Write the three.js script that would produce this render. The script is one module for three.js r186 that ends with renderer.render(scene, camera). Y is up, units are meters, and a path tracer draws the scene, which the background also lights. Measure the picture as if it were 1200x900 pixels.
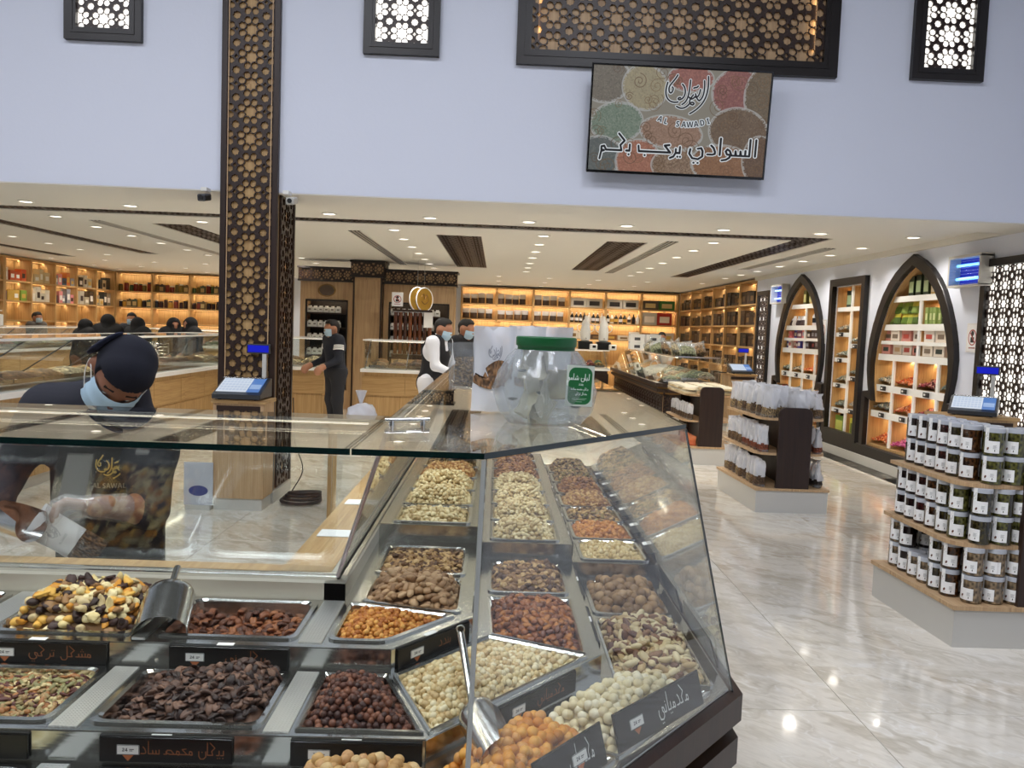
import * as THREE from 'three';
import { mergeGeometries, mergeVertices, toCreasedNormals } from 'three/addons/utils/BufferGeometryUtils.js';
import { RoundedBoxGeometry } from 'three/addons/geometries/RoundedBoxGeometry.js';
import { MarchingCubes } from 'three/addons/objects/MarchingCubes.js';
import { RectAreaLightUniformsLib } from 'three/addons/lights/RectAreaLightUniformsLib.js';

// ---------------------------------------------------------------- camera, renderer, light levels
const scene = new THREE.Scene();
const camera = new THREE.PerspectiveCamera(51.166, 1200 / 900, 0.05, 120);
camera.rotation.order = 'YXZ';
camera.position.set(0, 1.6, 0);
camera.rotation.set(-0.0681, -0.0212, 0.0377);
const renderer = new THREE.WebGLRenderer({ antialias: true });
renderer.toneMapping = THREE.LinearToneMapping;
renderer.toneMappingExposure = 1.0;
renderer.shadowMap.enabled = true;
RectAreaLightUniformsLib.init();
scene.background = new THREE.Color(0x0c0e12);

const DOWN_CD = 3.9, DOWN_COL = 0xfff9f0;       // recessed lamps of the low sales floor
const HALL_RAD = 16.5, HALL_COL = 0xf1f3fb;      // cool ceiling panels of the tall hall
const STRIP_RAD = 100, STRIP_COL = 0xffecc8;     // warm strips inside the shelves
const CASE_RAD = 26, CASE_COL = 0xfff2d8;        // strips in the glass counters

// ---------------------------------------------------------------- small tools
let seedState = 12345;
const rnd = () => { seedState = (seedState + 0x6d2b79f5) | 0; let t = Math.imul(seedState ^ (seedState >>> 15), 1 | seedState); t = (t + Math.imul(t ^ (t >>> 7), 61 | t)) ^ t; return ((t ^ (t >>> 14)) >>> 0) / 4294967296; };
const rr = (a, b) => a + (b - a) * rnd();
const pick = (a) => a[Math.floor(rnd() * a.length)];
const V = (x, y, z) => new THREE.Vector3(x, y, z);
const taken = new Map();
function numbered(n) { const k = taken.get(n) ?? 0; taken.set(n, k + 1); return k ? n + '_' + String(k).padStart(3, '0') : n; }
const ORD = ['first', 'second', 'third', 'fourth', 'fifth', 'sixth', 'seventh', 'eighth', 'ninth', 'tenth', 'eleventh', 'twelfth'];

function uvm(g, rot = false) {           // texture coordinates in metres, by the way each face points
  if (g.index) g = g.toNonIndexed();
  const p = g.attributes.position, n = g.attributes.normal, uv = new Float32Array(p.count * 2);
  for (let i = 0; i < p.count; i++) {
    const ax = Math.abs(n.getX(i)), ay = Math.abs(n.getY(i)), az = Math.abs(n.getZ(i));
    let u, v;
    if (ay > ax && ay > az) { u = p.getX(i); v = p.getZ(i); } else if (ax > az) { u = p.getZ(i); v = p.getY(i); } else { u = p.getX(i); v = p.getY(i); }
    uv[i * 2] = rot ? v : u; uv[i * 2 + 1] = rot ? u : v;
  }
  g.setAttribute('uv', new THREE.BufferAttribute(uv, 2));
  return g;
}
function clean(g) { g = g.index ? g.toNonIndexed() : g; for (const k of Object.keys(g.attributes)) if (!['position', 'normal', 'uv'].includes(k)) g.deleteAttribute(k); if (!g.attributes.uv) g.setAttribute('uv', new THREE.BufferAttribute(new Float32Array(g.attributes.position.count * 2), 2)); return g; }
const merge = (list) => mergeGeometries(list.map(clean), false);
const box = (w, h, d, x = 0, y = 0, z = 0) => uvm(new THREE.BoxGeometry(w, h, d).translate(x, y, z));
const boxR = (w, h, d, x = 0, y = 0, z = 0) => uvm(new THREE.BoxGeometry(w, h, d).translate(x, y, z), true);
const rbox = (w, h, d, r, x = 0, y = 0, z = 0, s = 2) => uvm(new RoundedBoxGeometry(w, h, d, s, r).translate(x, y, z));
const span = (x0, x1, y0, y1, z0, z1) => box(Math.abs(x1 - x0), Math.abs(y1 - y0), Math.abs(z1 - z0), (x0 + x1) / 2, (y0 + y1) / 2, (z0 + z1) / 2);
const cyl = (r0, r1, h, x = 0, y = 0, z = 0, n = 20) => new THREE.CylinderGeometry(r0, r1, h, n).translate(x, y, z);
const lathe = (pts, n = 20) => new THREE.LatheGeometry(pts.map((p) => new THREE.Vector2(p[0], p[1])), n);
const tube = (pts, r, n = 6, seg = 0, closed = false) => new THREE.TubeGeometry(new THREE.CatmullRomCurve3(pts.map((p) => V(...p)), closed), seg || pts.length * 5, r, n, closed);
function rod(a, b, r, n = 8) {           // straight bar between two points
  const A = V(...a), B = V(...b), d = B.clone().sub(A), g = new THREE.CylinderGeometry(r, r, d.length(), n);
  g.applyQuaternion(new THREE.Quaternion().setFromUnitVectors(V(0, 1, 0), d.clone().normalize()));
  return g.translate((A.x + B.x) / 2, (A.y + B.y) / 2, (A.z + B.z) / 2);
}
function slab(corners, t) {              // plate through four (or more) coplanar points, thickness t
  const c = corners.map((p) => V(...p)), n = c[1].clone().sub(c[0]).cross(c[2].clone().sub(c[0])).normalize().multiplyScalar(t / 2);
  const a = c.map((p) => p.clone().add(n)), b = c.map((p) => p.clone().sub(n)), pos = [], tri = (p, q, r) => pos.push(p.x, p.y, p.z, q.x, q.y, q.z, r.x, r.y, r.z), m = c.length;
  for (let i = 1; i < m - 1; i++) { tri(a[0], a[i], a[i + 1]); tri(b[0], b[i + 1], b[i]); }
  for (let i = 0; i < m; i++) { const j = (i + 1) % m; tri(a[i], b[i], b[j]); tri(a[i], b[j], a[j]); }
  const g = new THREE.BufferGeometry(); g.setAttribute('position', new THREE.Float32BufferAttribute(pos, 3)); g.computeVertexNormals(); return uvm(g);
}
function prism(poly, y0, y1) {           // plan polygon [x, z] raised from y0 to y1
  const s = new THREE.Shape(poly.map((p) => new THREE.Vector2(p[0], -p[1])));
  return uvm(new THREE.ExtrudeGeometry(s, { depth: y1 - y0, bevelEnabled: false }).rotateX(-Math.PI / 2).translate(0, y0, 0));
}
function shadowed(o) { o.castShadow = o.receiveShadow = true; return o; }
function mesh(name, geo, mat, parent) { const m = shadowed(new THREE.Mesh(geo, mat)); m.name = name; parent.add(m); return m; }
function tag(o, label, category, group) { o.userData.label = label; o.userData.category = category; if (group) o.userData.group = group; return o; }
function thing(name, label, category, pos = [0, 0, 0], turn = 0, group) {
  const o = new THREE.Group(); o.name = numbered(name); o.position.set(...pos); o.rotation.y = turn; scene.add(o); return tag(o, label, category, group);
}
function solo(name, geo, mat, label, category, pos = [0, 0, 0], turn = 0, group) {
  const o = shadowed(new THREE.Mesh(geo, mat)); o.name = numbered(name); o.position.set(...pos); o.rotation.y = turn; scene.add(o); return tag(o, label, category, group);
}
function copyOf(proto, pos, turn, label, group) {
  const o = proto.clone(); o.name = numbered(proto.name.replace(/_\d{3}$/, '')); o.position.set(...pos); if (typeof turn === 'number') o.rotation.y = turn; o.userData = { ...proto.userData };
  if (label) o.userData.label = label; if (group) o.userData.group = group; else delete o.userData.group; scene.add(o); return o;
}
function proto(name, category) { const o = new THREE.Group(); o.name = name; o.userData = { category }; return o; }
function struct(name, geo, mat) { const o = shadowed(new THREE.Mesh(geo, mat)); o.name = name; o.userData.kind = 'structure'; scene.add(o); return o; }
function area(w, h, rad, col, pos, towards) {
  const l = new THREE.RectAreaLight(col, rad, w, h); l.position.set(...pos); l.lookAt(pos[0] + towards[0], pos[1] + towards[1], pos[2] + towards[2]); scene.add(l); return l;
}

// ---------------------------------------------------------------- textures
function noise2(n, seed) { const s = new Float32Array(n * n); let k = seed | 0; for (let i = 0; i < n * n; i++) { k = (Math.imul(k, 1664525) + 1013904223) | 0; s[i] = (k >>> 8) / 16777216; } return (x, y) => { x = ((x % n) + n) % n; y = ((y % n) + n) % n; const i = Math.floor(x), j = Math.floor(y), f = x - i, g = y - j, a = f * f * (3 - 2 * f), b = g * g * (3 - 2 * g), i1 = (i + 1) % n, j1 = (j + 1) % n; return (s[j * n + i] * (1 - a) + s[j * n + i1] * a) * (1 - b) + (s[j1 * n + i] * (1 - a) + s[j1 * n + i1] * a) * b; }; }
function dataTex(w, h, f, srgb, repeat) {
  const d = new Uint8Array(w * h * 4);
  for (let y = 0; y < h; y++) for (let x = 0; x < w; x++) { const c = f(x / w, y / h), o = (y * w + x) * 4; for (let k = 0; k < 3; k++) d[o + k] = Math.max(0, Math.min(255, c[k] * 255)); d[o + 3] = 255; }
  const t = new THREE.DataTexture(d, w, h); t.magFilter = THREE.LinearFilter; t.minFilter = THREE.LinearMipmapLinearFilter; t.generateMipmaps = true; t.wrapS = t.wrapT = THREE.RepeatWrapping; if (srgb) t.colorSpace = THREE.SRGBColorSpace; if (repeat) t.repeat.set(...repeat); t.needsUpdate = true; return t;
}
function canvasTex(w, h, draw) { const c = document.createElement('canvas'); c.width = w; c.height = h; draw(c.getContext('2d'), w, h); const t = new THREE.CanvasTexture(c); t.colorSpace = THREE.SRGBColorSpace; return t; }
const N1 = noise2(64, 7), N2 = noise2(64, 91), N3 = noise2(128, 5);
const mixc = (a, b, t) => a.map((v, i) => v + (b[i] - v) * t);
const fbm = (x, y, n = N1) => n(x, y) * 0.5 + n(x * 2, y * 2) * 0.27 + n(x * 4, y * 4) * 0.15 + n(x * 8, y * 8) * 0.08;
function woodTex(a, b, c, fu, fv) { return dataTex(512, 512, (u, v) => { const warp = fbm(u * 8, v * 2) * 1.2, g = N3(u * 128 * 1, v * 4), ring = 0.5 + 0.5 * Math.sin((u * 8 + warp * 1.6) * Math.PI * 2), fine = N3(u * 128, v * 8 + 3); const t = 0.45 * ring * N2(u * 16, v * 4) + 0.35 * g + 0.2 * fine; return mixc(mixc(a, b, Math.min(1, t * 1.3)), c, Math.max(0, fine - 0.78) * 1.6); }, true, [fu, fv]); }
const tOak = woodTex([0.79, 0.655, 0.45], [0.64, 0.495, 0.31], [0.5, 0.36, 0.21], 1 / 0.6, 1 / 1.2);
const tGrey = woodTex([0.8, 0.68, 0.52], [0.66, 0.53, 0.39], [0.54, 0.41, 0.29], 1 / 0.5, 1 / 1.2);
const tDark = woodTex([0.21, 0.135, 0.1], [0.14, 0.085, 0.062], [0.09, 0.055, 0.042], 1 / 0.5, 1 / 1.2);
const tMarble = dataTex(1024, 1024, (u, v) => {   // cream grey stone, veins run on a slant
  const a = u * 16 + v * 16, b = u * 16 - v * 16, w = fbm(a * 0.5, b * 1.0, N1) - 0.5, band = fbm((a + w * 6) * 0.25, (b + w * 5) * 1.0, N2), vein = Math.pow(1 - Math.abs(2 * N1((a) * 0.25 + w * 3, (b + w * 7) * 0.5) - 1), 14), cloud = fbm(u * 8, v * 8, N2), fine = N3(a * 4, b * 16 % 128);
  let c = mixc([0.91, 0.885, 0.835], [0.79, 0.755, 0.69], Math.min(1, Math.max(0, band * 2.4 - 0.75)));
  c = mixc(c, [0.92, 0.915, 0.9], Math.max(0, cloud - 0.5) * 1.2); c = mixc(c, [0.97, 0.965, 0.95], vein * 0.55); return c.map((k) => k + (fine - 0.5) * 0.035);
}, true, [1 / 2.4, 1 / 2.4]);
const tBrush = dataTex(256, 256, (u, v) => { const n = N3(u * 4, v * 128) * 0.6 + N2(u * 2, v * 64) * 0.4; return [n, 0.32 + n * 0.24, n]; }, false, [1 / 0.3, 1 / 0.3]);
const tDots = dataTex(64, 64, (u, v) => { const s = (x) => 0.5 + 0.5 * Math.sin(x * Math.PI * 16), k = s(u + (Math.floor(v * 16) % 2) / 16) * s(v); return [k, k, k]; }, false, [1 / 0.06, 1 / 0.06]);
const tWall = dataTex(256, 256, (u, v) => { const n = fbm(u * 32, v * 32); return [n, n, n]; }, false, [1 / 0.8, 1 / 0.8]);

// ---------------------------------------------------------------- materials
const std = (color, roughness = 0.6, metalness = 0, extra = {}) => new THREE.MeshStandardMaterial({ color, roughness, metalness, ...extra });
const phys = (color, roughness, extra) => new THREE.MeshPhysicalMaterial({ color, roughness, ...extra });
const M = {
  wall: std(0xdde2ef, 0.7, 0, { bumpMap: tWall, bumpScale: 0.0006 }), ceil: std(0xdcdad2, 0.8), white: std(0xecebe6, 0.45), whiteGloss: std(0xf2f2ef, 0.25),
  marble: phys(0xffffff, 0.12, { map: tMarble, clearcoat: 0.7, clearcoatRoughness: 0.05 }), ledge: std(0xc6c1b5, 0.42, 0.35), hallDark: std(0x2e2b28, 0.8), grout: std(0x9a948a, 0.8),
  oak: std(0xffffff, 0.5, 0, { map: tOak }), oakPale: std(0xffffff, 0.5, 0, { map: tGrey }), dark: std(0xffffff, 0.42, 0, { map: tDark }), darkPlain: std(0x2b1a13, 0.42), blackWood: std(0x191311, 0.4),
  steel: std(0xd2d2cf, 0.42, 1, { roughnessMap: tBrush, bumpMap: tBrush, bumpScale: 0.00012 }), steelDots: std(0xcfcfcc, 0.42, 1, { bumpMap: tDots, bumpScale: 0.0012 }), chrome: std(0xdcdcda, 0.2, 1), greyPanel: std(0xc9c7c0, 0.42, 0.12), darkSteel: std(0x55575a, 0.35, 0.8),
  black: std(0x0d0d0e, 0.4), blackGloss: phys(0x0a0a0b, 0.18, { clearcoat: 0.6, clearcoatRoughness: 0.1 }), rubber: std(0x141416, 0.6), gold: std(0xc9a24a, 0.3, 0.9), bronze: std(0x8a6a3a, 0.4, 0.6),
  glass: phys(0xfbfdfc, 0.0, { transmission: 1, thickness: 0, ior: 1.5 }), glassEdge: phys(0x06211f, 0.08, { clearcoat: 0.5 }), clearPlastic: phys(0xf4f6f6, 0.08, { transmission: 0.93, thickness: 0, ior: 1.45 }),
  bagFilm: phys(0xf0f1f4, 0.28, { transmission: 0.42, thickness: 0, ior: 1.4 }), bagClear: phys(0xeef1f2, 0.14, { transmission: 0.86, thickness: 0, ior: 1.4 }), gloveFilm: phys(0xf2efee, 0.2, { transmission: 0.82, thickness: 0 }),
  lamp: std(0xffffff, 0.5, 0, { emissive: 0xfff4e0, emissiveIntensity: 3.2 }), hallLamp: std(0xffffff, 0.5, 0, { emissive: 0xdfe9ff, emissiveIntensity: 3 }), strip: std(0xffffff, 0.5, 0, { emissive: 0xffc070, emissiveIntensity: 2.2 }), caseStrip: std(0xffffff, 0.5, 0, { emissive: 0xfff2d8, emissiveIntensity: 2.5 }),
  backlit: std(0xffffff, 0.6, 0, { emissive: 0xfffaf0, emissiveIntensity: 1.15 }), paper: std(0xf0efec, 0.7), screenBlue: std(0x05052a, 0.3, 0, { emissive: 0x1420d8, emissiveIntensity: 0.7 }),
};
// ---------------------------------------------------------------- a small stroke lettering for the Arabic words (x runs leftwards from the right edge of each letter)
const AR = {
  alef: [7, [[[3, 0], [3, 22]]]], alefF: [6, [[[0, 0], [3, 0], [3, 22]]]], lamI: [8, [[[3, 22], [3, 0], [8, 0]]]], lamM: [9, [[[0, 0], [9, 0]], [[4, 22], [4, 0]]]], lamF: [15, [[[0, 0], [2, 0]], [[2, 22], [2, -3], [5, -7], [11, -7], [14, -1]]]],
  seen: [17, [[[0, 7], [0, 0], [5, 0], [6, 6], [6, 0], [11, 0], [12, 6], [12, 0], [17, 0]]]], sheen: [17, [[[0, 7], [0, 0], [5, 0], [6, 6], [6, 0], [11, 0], [12, 6], [12, 0], [17, 0]]], [[4, 11], [8, 11], [6, 15]]],
  waw: [11, [[[0, 1], [2, 6], [5, 8], [7, 5], [5, 1], [1, 1], [2, -3], [6, -6], [11, -7]]]], dal: [15, [[[7, 12], [4, 9], [2, 4], [2, 1], [5, 0], [11, 0]]]], reh: [9, [[[1, 5], [1, 0], [4, -5], [9, -7]]]],
  yehF: [19, [[[0, 0], [2, 6], [6, 7], [6, 3], [3, 0], [3, -4], [7, -7], [14, -6], [17, 0], [16, 5]]], [[7, -11], [11, -11]]], yehZ: [20, [[[8, 7], [4, 8], [2, 4], [2, -3], [7, -7], [14, -6], [18, 0], [17, 6]]], [[7, -12], [12, -12]]], yehI: [8, [[[3, 8], [3, 0], [8, 0]]], [[2, -5], [6, -5]]], behI: [8, [[[3, 8], [3, 0], [8, 0]]], [[4, -5]]], behF: [20, [[[0, 0], [18, 0], [19, 7]]], [[9, -5]]],
  tehI: [8, [[[3, 8], [3, 0], [8, 0]]], [[2, 12], [6, 12]]], nunI: [8, [[[3, 8], [3, 0], [8, 0]]], [[4, 12]]], nunF: [15, [[[0, 6], [0, -3], [4, -7], [10, -7], [13, -2], [13, 6]]], [[7, 5]]],
  hahI: [13, [[[2, 10], [9, 9], [4, 4], [0, 0], [13, 0]]]], kafI: [14, [[[12, 22], [3, 13], [9, 7], [7, 0], [14, 0]]]], memI: [11, [[[1, 0], [2, 5], [6, 6], [7, 1], [3, -1], [1, 0], [11, 0]]]], memF: [11, [[[0, 0], [3, 5], [7, 4], [7, 0], [3, -1], [7, -2], [9, -12]]]],
  sadM: [19, [[[0, 0], [6, 7], [13, 7], [14, 2], [8, 0], [0, 0]], [[14, 0], [15, 5], [15, 0], [19, 0]]]], tehM: [10, [[[2, 0], [1, 4], [4, 8], [7, 5], [6, 1], [2, 0]]], [[3, 13], [6, 13]]], line: [16, [[[0, 0], [16, 0]]]], gap: [9, []],
};
const WORDS = {
  sawadi: 'alef lamI seen waw alef dal yehZ', welcome: 'yehI reh hahI line behF gap behI kafI line memF', turkishMix: 'memI sheen kafI lamF gap tehI reh kafI yehF', rawPecan: 'behI yehI kafI alefF nunF gap nunI yehF',
  plainPecan: 'behI yehI kafI alefF nunF gap memI hahI memI sadM gap seen alefF dal tehM', macadamia: 'memI kafI dal memI yehI alefF nunI yehF', frankincense: 'lamI behI alefF nunF gap sheen alefF memI yehF', hazelnut: 'behI nunI dal dal', walnut: 'hahI waw reh', almond: 'lamI waw dal',
};
function arabicWidth(word) { return WORDS[word].split(' ').reduce((s, k) => s + AR[k][0], 0); }
function arabic(g, word, right, base, size, width) {   // draws with the current strokeStyle; size is the pixel height of a tall letter
  const k = size / 22; let x = 0; g.lineWidth = width; g.lineJoin = g.lineCap = 'round';
  for (const key of WORDS[word].split(' ')) {
    const [w, strokes, dots] = AR[key];
    for (const s of strokes) { g.beginPath(); s.forEach(([a, b], i) => { const px = right - (x + a) * k, py = base - b * k; if (i) g.lineTo(px, py); else g.moveTo(px, py); }); g.stroke(); }
    for (const [a, b] of dots ?? []) { g.beginPath(); g.moveTo(right - (x + a) * k, base - b * k); g.lineTo(right - (x + a) * k + 0.5, base - b * k); g.stroke(); }
    x += w;
  }
}
function emblem(g, x, y, s, stroke, width) {           // the shop's swash calligraphy: interlaced upright strokes over a long bowl
  g.lineWidth = width; g.lineCap = g.lineJoin = 'round'; g.strokeStyle = stroke;
  const curve = (pts) => { g.beginPath(); g.moveTo(x + pts[0][0] * s, y + pts[0][1] * s); for (let i = 1; i < pts.length; i += 3) g.bezierCurveTo(...pts.slice(i, i + 3).flatMap((p) => [x + p[0] * s, y + p[1] * s])); g.stroke(); };
  curve([[0.95, -0.95], [1.05, -0.2], [0.9, 0.35], [0.2, 0.75]]); curve([[0.78, -0.75], [0.85, -0.2], [0.75, 0.05], [0.6, 0.15], [0.5, 0.1], [0.45, 0], [0.4, -0.15]]); curve([[0.62, -0.35], [0.6, -0.1], [0.5, 0.05], [0.38, -0.02], [0.3, 0.1], [0.2, 0.12], [0.12, 0.02]]);
  curve([[0.3, -0.1], [0.15, 0.1], [0.05, 0.3], [0.3, 0.35], [0.45, 0.3], [0.3, 0.15], [0.15, 0.3], [0, 0.5], [-0.2, 0.6], [-0.45, 0.45]]); curve([[0.12, -0.75], [0.1, -0.2], [0.1, 0.2], [-0.2, 0.35]]);
  curve([[-0.25, -0.55], [0, -0.35], [-0.05, 0.1], [-0.35, 0.15], [-0.45, 0.12], [-0.4, 0.05], [-0.3, 0.05]]); curve([[-0.5, -0.95], [-0.7, -0.55], [-0.95, -0.5], [-0.85, -0.2], [-0.75, 0], [-0.6, -0.35], [-0.72, -0.4]]);
  curve([[-0.95, -0.6], [-1.15, 0.1], [-0.8, 0.35], [-0.4, 0.25]]); curve([[0.5, -0.5], [0.45, -0.4], [0.35, -0.45], [0.3, -0.4]]);
}
// ---------------------------------------------------------------- lattice panels (star and rosette fretwork, cut through)
function star(cx, cy, n, R, r, turn = 0) { const p = []; for (let i = 0; i < n * 2; i++) { const a = turn + (i * Math.PI) / n, q = i % 2 ? r : R; p.push([cx + Math.cos(a) * q, cy + Math.sin(a) * q]); } return p; }
function petal(cx, cy, a, r) { const p = [], pts = [[1.15, 0], [0.75, 0.8], [-0.3, 0.98], [-0.95, 0.5], [-0.95, -0.5], [-0.3, -0.98], [0.75, -0.8]]; for (const [u, v] of pts) p.push([cx + (Math.cos(a) * u - Math.sin(a) * v) * r, cy + (Math.sin(a) * u + Math.cos(a) * v) * r]); return p; }
function clipPoly(p, x0, x1, y0, y1) {
  for (const [ax, lim, sgn] of [[0, x0, 1], [0, x1, -1], [1, y0, 1], [1, y1, -1]]) {
    const out = [];
    for (let i = 0; i < p.length; i++) { const a = p[i], b = p[(i + 1) % p.length], da = (a[ax] - lim) * sgn, db = (b[ax] - lim) * sgn; if (da >= 0) out.push(a); if ((da < 0) !== (db < 0)) { const t = da / (da - db); out.push([a[0] + (b[0] - a[0]) * t, a[1] + (b[1] - a[1]) * t]); } }
    p = out; if (p.length < 3) return null;
  }
  let s = 0; for (let i = 0; i < p.length; i++) { const a = p[i], b = p[(i + 1) % p.length]; s += a[0] * b[1] - a[1] * b[0]; }
  return Math.abs(s) / 2 > 2e-5 ? p : null;
}
// a panel w x h in its own x-y plane, thickness t, pattern scale s; open > 1 widens the holes
function lattice(w, h, t, s = 1, open = 1, margin = 0.012, ox = 0, oy = 0) {
  const px = 0.268 * s, py = 0.246 * s, holes = [], x1 = w / 2 - margin, y1 = h / 2 - margin, add = (p) => { const c = clipPoly(p, -x1, x1, -y1, y1); if (c) holes.push(c); };
  const nx = Math.ceil(w / px / 2) + 1, ny = Math.ceil(h / py / 2) + 1;
  for (let i = -nx; i <= nx; i++) for (let j = -ny; j <= ny; j++) {
    const cx = i * px + ox, cy = j * py + oy;
    add(star(cx, cy, 8, 0.057 * s * open, 0.041 * s * open, 0));
    for (let k = 0; k < 8; k++) { const a = Math.PI / 8 + (k * Math.PI) / 4; add(petal(cx + Math.cos(a) * 0.089 * s, cy + Math.sin(a) * 0.087 * s, a, 0.0275 * s * open)); }
    add(star(cx + px / 2, cy + py / 2, 8, 0.034 * s * open, 0.028 * s * open));
    add(star(cx + px / 2, cy, 4, 0.02 * s * open, 0.011 * s * open));
  }
  const shape = new THREE.Shape([new THREE.Vector2(-w / 2, -h / 2), new THREE.Vector2(w / 2, -h / 2), new THREE.Vector2(w / 2, h / 2), new THREE.Vector2(-w / 2, h / 2)]);
  for (const p of holes) shape.holes.push(new THREE.Path(p.map((q) => new THREE.Vector2(q[0], q[1]))));
  return uvm(new THREE.ExtrudeGeometry(shape, { depth: t, bevelEnabled: false }));
}
const frameGeo = (w, h, b, d) => merge([box(w, b, d, 0, h / 2 - b / 2, 0), box(w, b, d, 0, -h / 2 + b / 2, 0), box(b, h - 2 * b, d, -w / 2 + b / 2, 0, 0), box(b, h - 2 * b, d, w / 2 - b / 2, 0, 0)]);

// ---------------------------------------------------------------- the setting
const XR = 4.9, ZB = -7.05, YC = 2.76, HALL_TOP = 6.2;
{ // floor: stone slabs on a bed
  const fl = struct('floor', span(-11.2, 5.6, -0.2, -0.012, 5.4, -22.6), M.grout), variants = [];
  for (let k = 0; k < 6; k++) { const g = rbox(1.197, 0.012, 1.197, 0.0012, 0, 0, 0, 1), uv = g.attributes.uv, a = rnd() * 2.4, b = rnd() * 2.4; for (let i = 0; i < uv.count; i++) uv.setXY(i, uv.getX(i) + a, uv.getY(i) + b); variants.push(g); }
  for (let i = -4; i < 5; i++) for (let j = -11; j < 5; j++) { const m = mesh('tile', variants[Math.floor(rnd() * 6)], M.marble, fl); m.position.set(i * 1.2 - 0.2, -0.006, j * 1.2 - 0.35); }
  const big = rbox(2.397, 0.012, 2.397, 0.0012, 0, 0, 0, 1);
  for (let i = -5; i < 3; i++) for (let j = -9; j < -5; j++) mesh('tile', big, M.marble, fl).position.set(i * 2.4 + 1.0, -0.006, j * 2.4 - 0.95);
  for (let i = -5; i < -2; i++) for (let j = -5; j < 3; j++) mesh('tile', big, M.marble, fl).position.set(i * 2.4 + 1.0, -0.006, j * 2.4 - 0.95);
  mesh('tile', span(4.6 + 0.002, 5.5, -0.012, 0, 5.2, -13.1), M.marble, fl);
}
// upper wall with the deep soffit it carries
struct('wall_front', merge([span(-11.2, 5.6, 2.7, HALL_TOP, ZB, ZB - 0.25), span(-11.2, 5.6, 2.7, 2.95, ZB - 0.25, ZB - 0.62)]), M.wall);
struct('ceiling', span(-11.2, 5.6, 2.69, 2.7, ZB - 0.004, ZB - 0.62), M.ceil);
{ // low ceiling: plasterboard with slots and openings, dark void above
  const s = new THREE.Shape([[-11.2, 7.6], [5.6, 7.6], [5.6, 22.6], [-11.2, 22.6]].map((p) => new THREE.Vector2(p[0], p[1])));
  const open = (x0, x1, z0, z1) => s.holes.push(new THREE.Path([[x0, z0], [x1, z0], [x1, z1], [x0, z1]].map((p) => new THREE.Vector2(p[0], p[1]))));
  s.holes.push(new THREE.Path([[-6.3, 9.12], [-6.3, 9.47], [3.42, 9.47], [3.42, 16.1], [3.78, 16.1], [3.78, 9.12]].map((p) => new THREE.Vector2(p[0], p[1]))));
  open(-6.75, -6.42, 10.2, 15.4); open(-4.4, -3.92, 10.3, 15.4); open(-0.82, -0.24, 10.3, 15.65); open(1.36, 1.88, 10.28, 15.3); open(-9.1, -8.75, 13.2, 16.9);
  const g = uvm(new THREE.ExtrudeGeometry(s, { depth: 0.2, bevelEnabled: false }).applyMatrix4(new THREE.Matrix4().makeBasis(V(1, 0, 0), V(0, 0, -1), V(0, 1, 0))).translate(0, YC, 0));
  struct('ceiling', g, M.ceil);
  struct('ceiling', span(-11.2, 5.6, 2.97, 3.1, ZB - 0.25, -22.6), M.darkPlain);
  const tray = (w, d, x, z) => { const o = thing('ceiling_grille', `dark fretwork grille in the ${x > 1 ? 'tapered ceiling opening right of the middle' : x > -1 ? 'middle ceiling opening' : x > -5 ? 'ceiling opening left of the big pillar' : x > -7 ? 'long ceiling slot on the left' : 'ceiling slot near the left wall shelves'}`, 'grille', [x, 2.79, z]); mesh('fretwork', lattice(w, d, 0.02, 0.75, 1, 0.01).rotateX(Math.PI / 2), M.dark, o); mesh('backing', box(w, 0.01, d, 0, 0.06, 0), M.oak, o); };
  tray(0.58, 5.35, -0.53, -12.97); tray(0.52, 5.02, 1.62, -12.79); tray(0.48, 5.1, -4.16, -12.85); tray(0.33, 5.2, -6.585, -12.8); tray(0.35, 3.7, -8.925, -15.05);
  const o = thing('ceiling_grille', 'dark fretwork grille inside the long slot that turns along the right wall', 'grille', [0, 2.79, 0]);
  mesh('fretwork', merge([lattice(10.08, 0.35, 0.02, 0.75, 1, 0.01).rotateX(Math.PI / 2).translate(-1.26, 0, -9.295), lattice(0.36, 6.63, 0.02, 0.75, 1, 0.01).rotateX(Math.PI / 2).translate(3.6, 0, -12.785)]), M.dark, o);
  mesh('backing', merge([box(10.08, 0.01, 0.35, -1.26, 0.06, -9.295), box(0.36, 0.01, 6.63, 3.6, 0.06, -12.785)]), M.oak, o);
  // slim coving along the right wall
  struct('trim_1', span(XR - 0.05, XR, YC - 0.07, YC, ZB - 0.62, -15.2), M.ceil);
  // slot diffusers
  for (const [x, z0, z1, l] of [[-1.83, -10.2, -15.6, 'slim slot air diffuser in the ceiling above the lattice topped pillar'], [2.13, -10, -15.65, 'slim slot air diffuser beside the tapered ceiling grille'], [4.12, -10.05, -13.6, 'slim slot air diffuser along the right wall'], [-5.05, -10.2, -15.2, 'slim slot air diffuser in the ceiling left of the big pillar']]) {
    const d = thing('air_diffuser', l, 'vent', [x, YC, (z0 + z1) / 2]), L = z0 - z1;
    mesh('frame', merge([-0.07, -0.025, 0.025, 0.07].map((q) => box(0.012, 0.012, L, q, -0.004, 0))), M.greyPanel, d);
    for (const q of [-0.047, 0, 0.047]) mesh('slot', box(0.03, 0.004, L, q, -0.001, 0), M.black, d);
  }
}
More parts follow.
